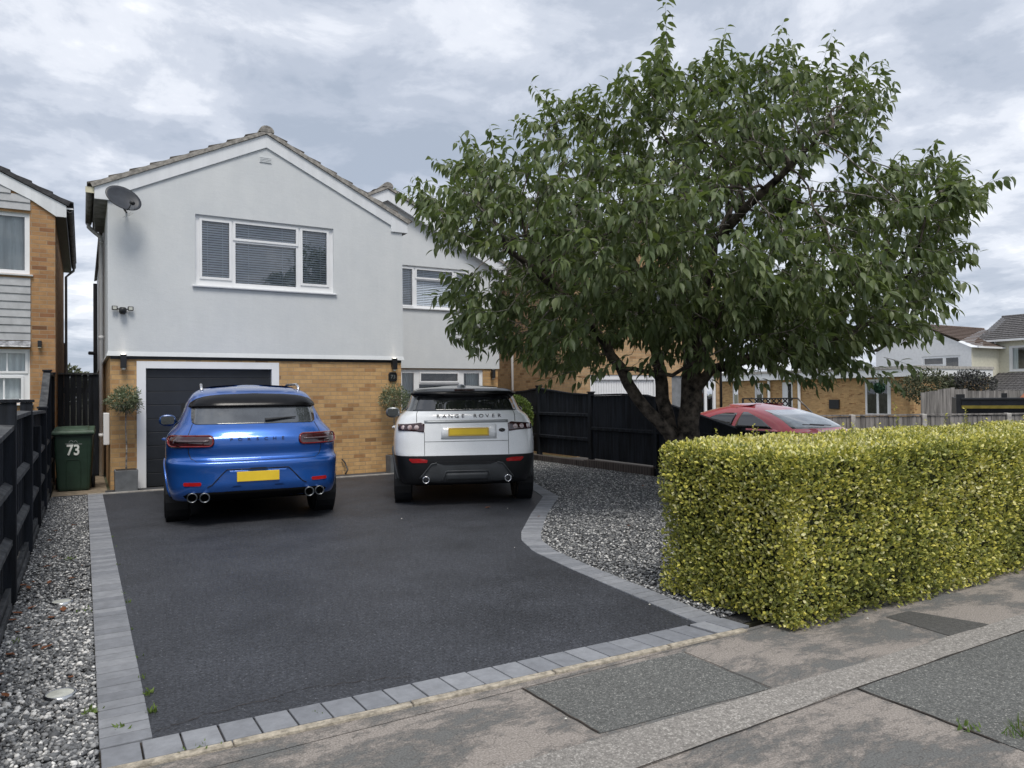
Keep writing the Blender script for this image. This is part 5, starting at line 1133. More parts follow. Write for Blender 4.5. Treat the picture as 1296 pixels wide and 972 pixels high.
iR = [i for i in range(len(nodes)) if abs(nodes[i][2] - 1.55) < .12 and abs(nodes[i][0] - .16) < .03][0]
c4 = chain([nodes[iR], (.45, -.05, 1.80), (.9, -.15, 1.93), (1.6, -.2, 2.12), (2.4, -.1, 2.3)], iR)
iL = [i for i in range(len(nodes)) if abs(nodes[i][2] - 1.75) < .12 and nodes[i][0] < -.7][0]
c5 = chain([nodes[iL], (-.5, -.3, 1.78), (-.2, -.5, 1.72), (.1, -.8, 1.9)], iL)
c6 = chain([nodes[cR], (.9, -.9, 4.0), (1.3, -1.4, 4.4)], cR); c7 = chain([nodes[cL], (-2.3, -.9, 3.3)], cL)
step, kill, infl = .14, .185, 1.5
alive = A_.copy()
for it in range(70):
    kd = kdtree.KDTree(len(nodes)); [kd.insert(nd_, i) for i, nd_ in enumerate(nodes)]; kd.balance()
    acc = {}; keepm = []
    for j, a in enumerate(alive):
        co_, idx, dist = kd.find(a)
        if dist < kill: continue
        keepm.append(j)
        if dist < infl or it < 4: acc.setdefault(idx, []).append((a - nodes[idx]) / dist)
    if not acc: break
    alive = alive[keepm]; new = 0
    for idx, ds in acc.items():
        dvec = np.mean(ds, axis=0); L = np.linalg.norm(dvec)
        if L < 1e-3: continue
        g_ = nodes[idx] - nodes[par[idx]] if par[idx] >= 0 else dvec; g_ = g_ / (np.linalg.norm(g_) + 1e-6)
        dvec = dvec / L + g_ * .35 + rng.normal(size=3) * .12 + np.array([0, 0, .05]); dvec /= np.linalg.norm(dvec)
        nodes.append(nodes[idx] + dvec * step); par.append(idx); new += 1
    if len(alive) < 20: break
nn_ = len(nodes); kids = [[] for _ in range(nn_)]
for i, p_ in enumerate(par):
    if p_ >= 0: kids[p_].append(i)
wgt = np.ones(nn_)
for i in range(nn_ - 1, -1, -1):
    if kids[i]: wgt[i] = sum(wgt[k] for k in kids[i]) + .15
rad = .0034 * wgt ** .50
rad = np.minimum(rad, .17)
for i in range(nn_):
    z = nodes[i][2]
    if z < .9 and abs(nodes[i][0]) < .25: rad[i] = max(rad[i], .12) if z > .68 else .20 + .06 * max(0, (.3 - z))
def seg_floor(c, vals):  # thicken the main stems
    i = c; 
    while i >= 0 and i != base:
        z = nodes[i][2]; rad[i] = max(rad[i], float(np.interp(z, vals[0], vals[1]))); i = par[i]
seg_floor(cL, ((.9, 1.8, 2.9), (.085, .075, .03))); seg_floor(cM, ((.9, 1.8, 3.4), (.105, .085, .025))); seg_floor(cR, ((.9, 1.6, 2.2, 3.5), (.150, .138, .095, .03))); seg_floor(c4, ((1.5, 1.9, 2.3), (.085, .06, .025)))
tree = thing('cherry_tree', 'large spreading multi stemmed cherry tree with drooping leaves in the gravel behind the hedge', 'tree', TB)
W3 = [T(*p_) for p_ in nodes]
trunk, limbs, twigs = MB(), MB(), MB()
stack = [(0, None)]; visited = 0
starts = [(0, -1)]
while starts:
    i, prev = starts.pop(); pts = []; rads = []
    if prev >= 0: pts.append(W3[prev]); rads.append(min(rad[prev], rad[i] * 1.25))
    cur = i
    while True:
        pts.append(W3[cur]); rads.append(rad[cur])
        if not kids[cur]: break
        ks = sorted(kids[cur], key=lambda q: -wgt[q])
        for q in ks[1:]: starts.append((q, cur))
        cur = ks[0]
    if len(pts) > 1:
        r0 = max(rads)
        # split the chain where it becomes thin
        tgt = trunk if r0 > .07 else (limbs if r0 > .014 else twigs)
        n = 14 if r0 > .07 else (8 if r0 > .014 else 5)
        rads[-1] = min(rads[-1], .003)
        pj = [p_ + Vector((random.gauss(0, 1), random.gauss(0, 1), random.gauss(0, .5))) * min(.012, .35 * q) for p_, q in zip(pts, rads)]
        if pts[0] == pj[0]: pass
        tgt.tube(pj, rads, n)
trunk.build('trunk', M['bark'], tree, smooth=True); limbs.build('limb', M['bark'], tree, smooth=True)
# shoots & leaves
LP_, LL_, LN_, LS_ = [], [], [], []
sg = MB()
cen = np.array([.3, 0, 3.4])
def add_shoot(p0, dir_, L, nl, droop, r0=.0035, lsz=.142):
    dir_ = dir_ / np.linalg.norm(dir_); pts = []; p = np.array(p0, float); dcur = dir_.copy(); ns = 5
    for k in range(ns + 1):
        pts.append(T(*p)); dcur = dcur + np.array([0, 0, -droop]) / ns + rng.normal(size=3) * .05; dcur /= np.linalg.norm(dcur); p = p + dcur * L / ns
    sg.tube(pts, [r0 * (1 - .75 * k / ns) for k in range(ns + 1)], 4)
    a0 = random.uniform(0, 6.28)
    for k in range(nl):
        u_ = (k + .6) / nl; i = min(int(u_ * ns), ns - 1); q = pts[i].lerp(pts[i + 1], u_ * ns - i)
        dd = (pts[i + 1] - pts[i]).normalized(); o1 = dd.orthogonal().normalized(); o2 = dd.cross(o1); a = a0 + k * 2.5 + random.uniform(-.5, .5)
        out = o1 * math.cos(a) + o2 * math.sin(a); Ld = out * .62 + dd * .30 + Vector((0, 0, -random.uniform(.1, .95)))
        Ld.normalize(); nrm = (out * .6 + Vector((0, 0, .8)) + Vector((random.gauss(0, .35), random.gauss(0, .35), random.gauss(0, .2))))
        LP_.append((q + Ld * .015)[:]); LL_.append(Ld[:]); LN_.append(nrm[:]); LS_.append(lsz * random.uniform(.7, 1.2))
NA = np.array(nodes); dfield, depf = field(NA[:, 0], NA[:, 1], NA[:, 2])
for i in range(nn_):
    if wgt[i] > (60 if (NA[i][2] < 3.0 and abs(NA[i][0] + .4) < 3.2) else 14): continue
    p = NA[i]; out = p - cen; out[2] *= .6; out /= np.linalg.norm(out) + 1e-6
    edge_ = min(dfield[i], (depf[i] - abs(p[1])) * .6)
    term = not kids[i]
    if term and edge_ < .55:
        if dfield[i] < .22 and random.random() < .75:
            add_shoot(p, out * 1.0 + np.array([0, 0, .75]) + rng.normal(size=3) * .3, random.uniform(.3, .55), random.randint(13, 18), .30)
        else: add_shoot(p, out + rng.normal(size=3) * .5 + np.array([0, 0, .35]), random.uniform(.25, .5), random.randint(12, 17), .5)
    elif term: add_shoot(p, out * .5 + rng.normal(size=3) * .8, random.uniform(.2, .36), random.randint(9, 13), .6)
    elif wgt[i] < (61 if p[2] < 3.0 else 6) and random.random() < (.85 if p[2] < 3.0 else .6):
        add_shoot(p, out * .6 + rng.normal(size=3) * .7, random.uniform(.15, .32), random.randint(6, 10), .6, .0025)
# long tip shoots that break the outline
for (px, py, qx, qy) in [(548, 262, 514, 212), (612, 215, 598, 152), (668, 175, 655, 142), (702, 160, 700, 115), (845, 95, 848, 52), (905, 95, 920, 32), (975, 85, 987, 20), (1052, 110, 1062, 42), (1105, 130, 1126, 70), (1160, 215, 1182, 172), (1190, 245, 1216, 200), (1215, 262, 1262, 222), (1180, 330, 1205, 345), (760, 140, 765, 118), (800, 110, 796, 88), (575, 380, 566, 352), (1150, 430, 1180, 412), (1120, 430, 1190, 415), (940, 80, 935, 60), (1020, 100, 1030, 72), (640, 205, 640, 160), (560, 300, 530, 262), (560, 262, 532, 232), (590, 235, 574, 196), (625, 205, 622, 148), (880, 110, 890, 66), (1000, 90, 1005, 50), (1085, 130, 1090, 92), (1110, 170, 1132, 118), (1130, 235, 1150, 188), (1170, 262, 1222, 228), (1225, 280, 1258, 250), (820, 120, 822, 74), (735, 140, 735, 106), (1195, 360, 1208, 378), (1100, 215, 1112, 196), (1200, 300, 1235, 262), (575, 425, 606, 440)]:
    tt = rng.uniform(-.4, .4); kk = 1 + tt / D0
    a = np.array([((px - 855) * KT + 2.23) * kk - 2.23, tt, 1.5 + (495 - py) * KT * kk]); b = np.array([((qx - 855) * KT + 2.23) * kk - 2.23, tt, 1.5 + (495 - qy) * KT * kk])
    a = a + (a - b) * .35; L = np.linalg.norm(b - a)
    add_shoot(a, b - a + np.array([0, 0, .08]), L * 0.94, int(14 + L * 20), .15, .005, .145)
# hanging sprays under the crown
for (px, py) in [(690, 475), (715, 455), (640, 435), (1005, 470), (1025, 478), (1115, 465), (1150, 462), (1060, 455), (1170, 420), (960, 470), (890, 470), (610, 432), (735, 470), (1090, 470), (1130, 480), (760, 455), (800, 452)]:
    a = np.array([(px - 855) * KT, rng.uniform(-1.2, .2), 1.5 + (495 - py) * KT]); dx = 1 if px > 855 else -1
    k = 1 + a[1] / D0; a[0] = (a[0] + 2.23) * k - 2.23; a[2] = (a[2] - 1.5) * k + 1.5
    add_shoot(a - np.array([dx * .35, 0, -.08]), np.array([dx, 0, -.15]), .5, 14, .5, .004, .13)
# bare pale twigs inside the crown
for k in range(420):
    i = random.randrange(nn_)
    if wgt[i] < 6 or NA[i][2] < 1.9 or NA[i][1] > .2 or dfield[i] < .75: continue
    p = NA[i]; dvec = rng.normal(size=3) * np.array([1, .7, .5]) + np.array([0, -1.0, .1]); dvec /= np.linalg.norm(dvec); pts = [T(*p)]; q = p.copy()
    for j in range(5): dvec = dvec + rng.normal(size=3) * .3; dvec /= np.linalg.norm(dvec); q = q + dvec * .16; pts.append(T(*q))
    twigs.tube(pts, [.007, .006, .0045, .004, .003, .002], 5)
twigs.build('twigs', M['twig'], tree, smooth=True); sg.build('shoots', M['twig'], tree)
CTV = np.array([(0, 0, 0), (-.155, .22, .05), (0, .24, 0), (.155, .22, .05), (-.21, .47, .02), (0, .5, -.05), (.21, .47, .02), (-.125, .76, -.08), (0, .78, -.14), (.125, .76, -.08), (0, 1.06, -.30)])
CTF4 = [(0, 2, 1), (0, 3, 2), (1, 2, 5), (1, 5, 4), (2, 3, 6), (2, 6, 5), (4, 5, 8), (4, 8, 7), (5, 6, 9), (5, 9, 8), (7, 8, 10), (8, 9, 10)]
n = len(LP_); s = np.array(LS_); v, f = scatter(CTV, np.array(CTF4), np.array(LP_), frames(np.array(LL_), np.array(LN_)), np.stack([s * rng.uniform(.85, 1.15, n), s, s], 1))
np_mesh('crown', v, f, M['leaf'], tree, smooth=True)
S['tree_info'] = '%d %d' % (nn_, n)
import sys; sys.stderr.write('TREE %d %d\n' % (nn_, n))

# ------------------------------------------------------------------ small ground things
for i, (x, y) in enumerate([(-.137, 6.25), (-.102, 4.31)]):
    t = thing('ground_light', ['round pale ground light flush in the gravel, the farther of two', 'round pale ground light in the gravel nearest the pavement'][i], 'ground light', (x, y, 0), group='recessed lights in the gravel strip')
    MB().lathe([(.075, -.02), (.075, .016), (.066, .022), (.060, .020)], (x, y, 0), n=28).build('rim', M['steel'], t, smooth=True); MB().lathe([(.060, .019), (.04, .022), (.0001, .023)], (x, y, 0), n=28).build('lens', M['frosted'], t, smooth=True)
lt = np.array([(0, 0, 0), (-.25, .3, .12), (0, .33, 0), (.25, .3, .12), (-.22, .7, .1), (0, .7, .05), (.22, .7, .14), (0, 1.05, .2)]); lfc = [(0, 2, 1), (0, 3, 2), (1, 2, 5), (1, 5, 4), (2, 3, 6), (2, 6, 5), (4, 5, 7), (5, 6, 7)]
lspots = [(-.36, 5.6), (-.33, 5.65), (-.38, 5.9), (-.34, 6.15), (-.24, 6.9), (-.36, 6.8), (-.38, 6.95), (-.33, 7.05), (-.2, 7.9), (-.25, 8.0), (-.33, 8.1), (-.28, 9.0), (-.17, 5.85), (-.12, 5.95), (-.37, 5.15), (-.34, 5.1), (-.27, 5.2), (-.22, 5.12), (-.38, 4.8), (-.12, 7.0), (-.32, 4.4), (-.06, 4.55), (.0, 7.5), (-.3, 9.6), (-.13, 9.9), (-.36, 6.05), (-.31, 7.6), (6.6, 8.2), (7.6, 8.8), (5.2, 6.3), (4.7, 7.35), (4.5, 8.3), (6.9, 5.9)]
for i, (x, y) in enumerate(lspots):
    s = random.uniform(.04, .085); a = random.uniform(0, 6.28); c, s2 = math.cos(a), math.sin(a); 
    v = [(x + (p[0] * c - p[1] * s2) * s, y + (p[0] * s2 + p[1] * c) * s, .018 + p[2] * s) for p in lt]
    o = MB().add(v, lfc).build('fallen_leaf', M['dryleaf'], smooth=True); tag(o, 'small curled orange brown dead leaf lying on the gravel', 'leaf', 'fallen leaves on the gravel')
def tuft(name, label, cat, x, y, n, h, m, spread, group=None, wide=.35, z=.0, kind=None):
    pos = np.stack([x + rng.normal(size=n) * spread, y + rng.normal(size=n) * spread, np.full(n, z)], 1)
    Ld = rng.normal(size=(n, 3)) * .55 + np.array([0, 0, 1.0]); tv = np.array([(-.5 * wide, 0, 0), (.5 * wide, 0, 0), (.4 * wide, .55, .05), (-.4 * wide, .55, .05), (0, 1, .2)]) ; tv = tv * np.array([1, 1, 1])
    tf = np.array([(0, 1, 2), (0, 2, 3), (3, 2, 4)]); s = h * rng.uniform(.5, 1.2, n); v, f = scatter(tv, tf, pos, frames(Ld, rng.normal(size=(n, 3))), np.stack([s, s, s], 1)); v[:, 2] = np.maximum(v[:, 2], z)
    o = np_mesh(name, v, f, m); tag(o, label, cat, group, kind); return o
for i, (x, y, n, h) in enumerate([(.275, 3.85, 14, .07), (.28, 4.1, 18, .08), (.27, 4.35, 8, .05), (.275, 4.7, 8, .04), (.275, 5.3, 7, .04), (.275, 6.0, 10, .05), (.275, 6.3, 6, .04), (.27, 7.4, 8, .04), (.27, 8.3, 5, .03), (.275, 8.9, 6, .04)]):
    tuft('weed', 'tiny green weed growing along the joint between the left block edging and the tarmac', 'weed', x, y, max(5, int(n * .8)), h * .55, M['weed'], .012, 'weeds along the left tarmac edge', z=.004)
for i, (x, y, n, h, sp_, lb_) in enumerate([(.03, 4.0, 26, .06, .022, 'small leafy weed at the gravel edge nearest the pavement'), (.14, 3.75, 16, .05, .02, 'tiny weed in a joint of the block paving corner'), (.0, 5.9, 18, .05, .03, 'small green weed in the gravel beside the farther ground light'), (-.12, 7.9, 18, .05, .03, 'small green weed in the far part of the gravel strip'), (.42, 3.36, 20, .04, .03, 'moss and weed tuft on the front kerb edging'), (.95, 3.42, 10, .035, .012, 'tiny weed between two front paving blocks'), (-.36, 5.4, 16, .05, .03, 'small weed at the foot of the left fence'), (3.36, 1.75, 26, .05, .03, 'straw coloured weed tuft in the pavement joint')]):
    tuft('weed', lb_, 'weed', x, y, n, h * .6, M['weed'], sp_, z=.004)
sheet('grass_verge', [(3.46, .9), (6.5, .9), (6.5, 1.45), (3.9, 1.60), (3.5, 1.60)], .0045, M['lawn'])
n = 9000; x = rng.uniform(3.42, 6.4, n); y = rng.uniform(.9, 1.66, n); m_ = (y < 1.66 - np.abs(x - 3.7) * .06 + rng.normal(size=n) * .02) ; x, y = x[m_], y[m_]; n = len(x)
tv = np.array([(-.05, 0, 0), (.05, 0, 0), (0, 1, .25)]); tf = np.array([(0, 1, 2)]); s = rng.uniform(.03, .08, n)
v, f = scatter(tv, tf, np.stack([x, y, np.full(n, .004)], 1), frames(rng.normal(size=(n, 3)) * .4 + np.array([0, 0, 1.]), rng.normal(size=(n, 3))), np.stack([s, s, s], 1))
o = np_mesh('grass', v, f, M['grass']); tag(o, 'patch of green verge grass at the bottom right corner', 'grass', kind='stuff')

# ------------------------------------------------------------------ wheelie bin
t = thing('wheelie_bin', 'dark green wheelie bin with number 73 standing before the black side gate', 'wheelie bin', (-.12, 13.85, 0), R_(-3), local=True)
bb = MB(); lv = [(.02, .215, -.24, .22), (.06, .225, -.25, .24), (.50, .25, -.28, .27), (.90, .268, -.305, .30), (.905, .285, -.325, .32), (.945, .285, -.325, .32)]
def rrect(w, y0, y1, r=.035, n=4):
    P = []
    for (cx_, cy_, a0) in ((w - r, y1 - r, 0), (-w + r, y1 - r, 90), (-w + r, y0 + r, 180), (w - r, y0 + r, 270)):
        for k in range(n + 1): a = R_(a0 + 90 * k / n); P.append((cx_ + r * math.cos(a), cy_ + r * math.sin(a)))
    return P
vs = []; 
for z, w_, y0, y1 in lv: vs += [(p[0], p[1], z) for p in rrect(w_, y0, y1)]
n = 20; fs = [tuple(range(n))[::-1], tuple((len(lv) - 1) * n + k for k in range(n))] + [(i * n + k, i * n + (k + 1) % n, (i + 1) * n + (k + 1) % n, (i + 1) * n + k) for i in range(len(lv) - 1) for k in range(n)]
bb.add(vs, fs); bb.build('body', M['bin'], t, bevel=.004)
def fy(z): return float(np.interp(z, [.06, .5, .9], [-.25, -.28, -.305]))
pn = MB()   # raised arched panel line on the front
arch = [(-.10, .06), (-.10, .47)] + [(-.10 + .05 * (1 - math.cos(a)), .47 + .05 * math.sin(a)) for a in (0.5, 1.0, 1.57)] + [(.05, .52)] + [(.05 + .05 * math.sin(a), .47 + .05 * math.cos(a)) for a in (0.5, 1.0, 1.57)] + [(.10, .06)]
pn.tube([(x, fy(z) - .002, z) for x, z in arch], .006, 6); pn.tube([(-.19, fy(.2) - .0, .06), (-.20, fy(.8), .86)], .004, 5); pn.tube([(.19, fy(.2), .06), (.20, fy(.8), .86)], .004, 5); pn.build('front_ribs', M['bin'], t)
ld = MB(); ld.hexa([(-.30, -.345, .947), (.30, -.345, .947), (.295, .31, .947), (-.295, .31, .947), (-.285, -.325, .985), (.285, -.325, .985), (.28, .29, 1.035), (-.28, .29, 1.035)]); ld.hexa([(-.22, -.28, .99), (.22, -.28, .99), (.21, .2, 1.026), (-.21, .2, 1.026), (-.20, -.26, 1.005), (.20, -.26, 1.005), (.19, .18, 1.043), (-.19, .18, 1.043)])
ld.box(-.30, .30, -.352, -.335, .925, .96); lid = ld.build('lid', M['binlid'], t, bevel=.012)
MB().tube([(-.24, .34, 1.0), (.24, .34, 1.0)], .016, 8).box(-.25, -.21, .27, .345, .97, 1.03).box(.21, .25, .27, .345, .97, 1.03).build('handle', M['binlid'], t)
for s_ in (-1, 1): MB().lathe([(.0001, -.025), (.09, -.025), (.1, -.012), (.1, .012), (.09, .025), (.0001, .025)], (s_ * .255, .22, .1), axis=(1, 0, 0), n=22).build('wheel', M['rubber'], t)
vs, fs = text_mesh('73', .235, .002, .006); MB().add([(v.x * .80, fy(.68) - .004 - v.z, .665 + v.y) for v in vs], fs).build('number', M['letter'], t)
lg = MB(); lg.tube([(-.06 + .012 * k, fy(.79) - .003, .795 + .03 * math.sin(k * .6)) for k in range(6)], .004, 5); lg.tube([(.01 + .012 * k, fy(.79) - .003, .80 + .02 * math.sin(k * .9)) for k in range(5)], .004, 5); lg.box(-.11, -.0, fy(.77) - .004, fy(.77), .768, .778).box(.02, .12, fy(.76) - .004, fy(.76), .760, .770); lg.build('emblem', M['grey_letter'], t)
# black hose / rubble by the wall
o = MB().tube([(4.22, 13.25, .03), (4.28, 13.3, .10), (4.25, 13.38, .24), (4.2, 13.4, .3)], .014, 6).build('hose', M['black'], smooth=True); tag(o, 'short black hose end leaning at the foot of the brick wall between the cars', 'hose')

# ------------------------------------------------------------------ cars
def pchip(xs, ys):
    xs = np.array(xs, float); ys = np.array(ys, float); h = np.diff(xs); dl = np.diff(ys) / h; d = np.zeros(len(xs))
    for i in range(1, len(xs) - 1):
        if dl[i - 1] * dl[i] > 0: w1 = 2 * h[i] + h[i - 1]; w2_ = h[i] + 2 * h[i - 1]; d[i] = (w1 + w2_) / (w1 / dl[i - 1] + w2_ / dl[i])
    d[0] = dl[0]; d[-1] = dl[-1]
    def f(x):
        x = min(max(x, xs[0]), xs[-1]); i = min(int(np.searchsorted(xs, x, 'right')) - 1, len(xs) - 2); t = (x - xs[i]) / h[i]
        return float((2 * t**3 - 3 * t**2 + 1) * ys[i] + (t**3 - 2 * t**2 + t) * h[i] * d[i] + (-2 * t**3 + 3 * t**2) * ys[i + 1] + (t**3 - t**2) * h[i] * d[i + 1])
    return f
class Shell:
    # table rows: z, w, yr, Lr, nr, yf, Lf, nf
    def __init__(s, rows):
        a = np.array(rows, float); s.z = a[:, 0]; s.fn = [pchip(a[:, 0], a[:, k]) for k in range(1, 8)]
    def at(s, z): return [f(z) for f in s.fn]
    def outline(s, z, M_=22, K=26):
        w, yr, Lr, nr, yf, Lf, nf = s.at(z); P = []
        for k in range(M_ + 1):
            th = math.pi - math.pi * k / M_; c, sn = math.cos(th), abs(math.sin(th)); P.append((w * math.copysign(abs(c) ** (2 / nr), c), yr + Lr - Lr * sn ** (2 / nr)))
        ya, yb = yr + Lr, yf - Lf
        for k in range(1, K): P.append((w, ya + (yb - ya) * k / K))
        for k in range(M_ + 1):
            th = math.pi * k / M_; c, sn = math.cos(th), abs(math.sin(th)); P.append((w * math.copysign(abs(c) ** (2 / nf), c), yf - Lf + Lf * sn ** (2 / nf)))
        for k in range(1, K): P.append((-w, yb + (ya - yb) * k / K))
        return P
    def rear(s, x, z):
        w, yr, Lr, nr, *_ = s.at(z); q = min(abs(x) / w, .9995); return yr + Lr - Lr * (1 - q ** nr) ** (1 / nr)
    def front(s, x, z):
        w, _, _, _, yf, Lf, nf = s.at(z); q = min(abs(x) / w, .9995); return yf - Lf + Lf * (1 - q ** nf) ** (1 / nf)
    def side(s, y, z):
        w, yr, Lr, nr, yf, Lf, nf = s.at(z)
        if y < yr + Lr: q = min((yr + Lr - y) / Lr, .9995); return w * (1 - q ** nr) ** (1 / nr)
        if y > yf - Lf: q = min((y - yf + Lf) / Lf, .9995); return w * (1 - q ** nf) ** (1 / nf)
        return w
    def mesh(s, z0, z1, nz, arches=(), cap_top=False, cap_bot=False, zs=None):
        mb = MB(); zs = zs or [z0 + (z1 - z0) * i / nz for i in range(nz + 1)]; n = None; vs = []
        for z in zs:
            o = s.outline(z); n = len(o)
            for (x, y) in o:
                zz = z
                for (yw, rw, zw) in arches:
                    if abs(y - yw) < rw and abs(x) > .45 * s.at(z)[0]: zz = max(zz, zw + math.sqrt(rw * rw - (y - yw) ** 2))
                vs.append((x, y, zz))
        fs = [(i * n + k, i * n + (k + 1) % n, (i + 1) * n + (k + 1) % n, (i + 1) * n + k) for i in range(len(zs) - 1) for k in range(n)]
        if cap_top:
            o = s.outline(zs[-1]); cy_ = sum(p[1] for p in o) / n; b = len(vs); m = (len(zs) - 1) * n
            for fr, dz in ((.7, .012), (.35, .02)):
                vs += [(x * fr, cy_ + (y - cy_) * fr, zs[-1] + dz) for x, y in o]
            vs.append((0, cy_, zs[-1] + .023))
            for a, b_ in ((m, b), (b, b + n)): fs += [(a + k, a + (k + 1) % n, b_ + (k + 1) % n, b_ + k) for k in range(n)]
            fs += [(b + n + k, b + n + (k + 1) % n, b + 2 * n) for k in range(n)]
        if cap_bot: fs.append(tuple(range(n)))
        mb.add(vs, fs); return mb
def patch(Sf, rows, nu, off, skirt=-.012):
    """Sf(u,v)->(x,y,z); rows [(v,u0,u1)]; off constant or function(u,v) outward; returns MB"""
    mb = MB(); e = .004; G_ = []; cen_ = None
    for (v, u0, u1) in rows:
        r = []
        for k in range(nu + 1):
            u = u0 + (u1 - u0) * k / nu; p = Vector(Sf(u, v)); du_ = Vector(Sf(u + e, v)) - Vector(Sf(u - e, v)); dv_ = Vector(Sf(u, v + e)) - Vector(Sf(u, v - e)); n = du_.cross(dv_)
            n = n.normalized() if n.length > 1e-12 else Vector((0, -1, 0)); r.append((p, n, u, v))
        G_.append(r)
    sgn = 1
    p, n, *_ = G_[len(G_) // 2][nu // 2]
    ref = Vector((p.x, p.y - 1.2, 0)) if False else p - Vector((0, 1.3, .8))
    if n.dot(ref) < 0: sgn = -1
    o_ = (lambda u, v: off) if isinstance(off, (int, float)) else off
    vs = [(q[0] + q[1] * sgn * o_(q[2], q[3]))[:] for r in G_ for q in r]; m = nu + 1; R__ = len(rows)
    fs = [(i * m + k, i * m + k + 1, (i + 1) * m + k + 1, (i + 1) * m + k) for i in range(R__ - 1) for k in range(nu)]
    bd = [k for k in range(m)] + [i * m + nu for i in range(1, R__)] + [(R__ - 1) * m + k for k in range(nu - 1, -1, -1)] + [i * m for i in range(R__ - 2, 0, -1)]
    b = len(vs); flat = [q for r in G_ for q in r]
    vs += [(flat[k][0] + flat[k][1] * sgn * skirt)[:] for k in bd]; L = len(bd)
    fs += [(bd[k], bd[(k + 1) % L], b + (k + 1) % L, b + k) for k in range(L)]
    return mb.add(vs, fs)
def poly_rows(poly, n):
    zs = [p[1] for p in poly]; a, b = min(zs) + 1e-4, max(zs) - 1e-4; R__ = []
    for i in range(n + 1):
        z = a + (b - a) * i / n; xs = []
        for (p, q) in zip(poly, poly[1:] + poly[:1]):
            if (p[1] - z) * (q[1] - z) <= 0 and p[1] != q[1]: xs.append(p[0] + (q[0] - p[0]) * (z - p[1]) / (q[1] - p[1]))
        R__.append((z, min(xs), max(xs)))
    return R__
def rpoly(x0, x1, z0, z1, r, n=4):
    P = []
    for (cx_, cz_, a0) in ((x1 - r, z1 - r, 0), (x0 + r, z1 - r, 90), (x0 + r, z0 + r, 180), (x1 - r, z0 + r, 270)):
        for k in range(n + 1): a = R_(a0 + 90 * k / n); P.append((cx_ + r * math.cos(a), cz_ + r * math.sin(a)))
    return P
def on_rear(sh, pts, off=.004):
    out = []
    for x, z in pts:
        e = .004; p = Vector((x, sh.rear(x, z), z)); n = (Vector((x + e, sh.rear(x + e, z), z)) - Vector((x - e, sh.rear(x - e, z), z))).cross(Vector((x, sh.rear(x, z + e), z + e)) - Vector((x, sh.rear(x, z - e), z - e)))
        n.normalize(); n = -n if n.y > 0 else n; out.append(p + n * off)
    return out
def dens(pts, closed=False, n=6):
    P = list(pts) + ([pts[0]] if closed else []); o = []
    for a, b in zip(P[:-1], P[1:]):
        for i in range(n): o.append((a[0] + (b[0] - a[0]) * i / n, a[1] + (b[1] - a[1]) * i / n))
    o.append(P[-1]); return o
def letters(sh, s, size, x0, z0, spacing, m, t, off=.004, wide=1.5, name='lettering'):
    mb = MB()
    for i, ch in enumerate(s):
        if ch == ' ': continue
        vs, fs = text_mesh(ch, size, .0025, 0); cx_ = x0 + (i - (len(s) - 1) / 2) * spacing; out = []
        for v in vs:
            x, z = cx_ + v.x * wide, z0 + v.y; q = on_rear(sh, [(x, z)], off + v.z)[0]; out.append(q[:])
        mb.add(out, fs)
    mb.build(name, m, t)
def wheel(t, x, y, r, w, sgn, name='wheel'):
    ty = MB(); h = w / 2
    prof = [(r * .62, -h * .85), (r * .80, -h), (r * .93, -h * .98), (r * .985, -h * .80), (r, -h * .55)]
    prof += [(r, -h * .30), (r - .007, -h * .28), (r - .007, -h * .22), (r, -h * .2), (r, -h * .04), (r - .007, -h * .02), (r - .007, h * .04), (r, h * .06), (r, h * .22), (r - .007, h * .24), (r - .007, h * .30), (r, h * .32), (r, h * .55), (r * .985, h * .8), (r * .93, h * .98), (r * .8, h), (r * .62, h * .85)]
    wh = ty.lathe(prof, (x, y, r), axis=(1, 0, 0), n=40).build(name, M['rubber'], t)
    rm = MB(); rm.lathe([(r * .64, -h * .8), (r * .60, h * .2 * sgn), (r * .64, h * .8)], (x, y, r), axis=(1, 0, 0), n=32)
    xo = x + sgn * h * .8
    rm.lathe([(.001, sgn * h * .7), (r * .14, sgn * h * .7), (r * .16, sgn * h * .4)], (x, y, r), axis=(1, 0, 0), n=16)
    for k in range(10):
        a = 2 * math.pi * k / 10; c, s_ = math.cos(a), math.sin(a); px_, pz_ = -s_ * .022, c * .022
        rm.hexa([(xo - sgn * .03, y + c * r * .12 + px_, r + s_ * r * .12 + pz_), (xo - sgn * .03, y + c * r * .12 - px_, r + s_ * r * .12 - pz_), (xo - sgn * .03, y + c * r * .63 - px_, r + s_ * r * .63 - pz_), (xo - sgn * .03, y + c * r * .63 + px_, r + s_ * r * .63 + pz_),
                 (xo, y + c * r * .12 + px_, r + s_ * r * .12 + pz_), (xo, y + c * r * .12 - px_, r + s_ * r * .12 - pz_), (xo, y + c * r * .63 - px_ * .7, r + s_ * r * .63 - pz_ * .7), (xo, y + c * r * .63 + px_ * .7, r + s_ * r * .63 + pz_ * .7)])
    rm.build('rim', M['rim'], wh)
    return wh
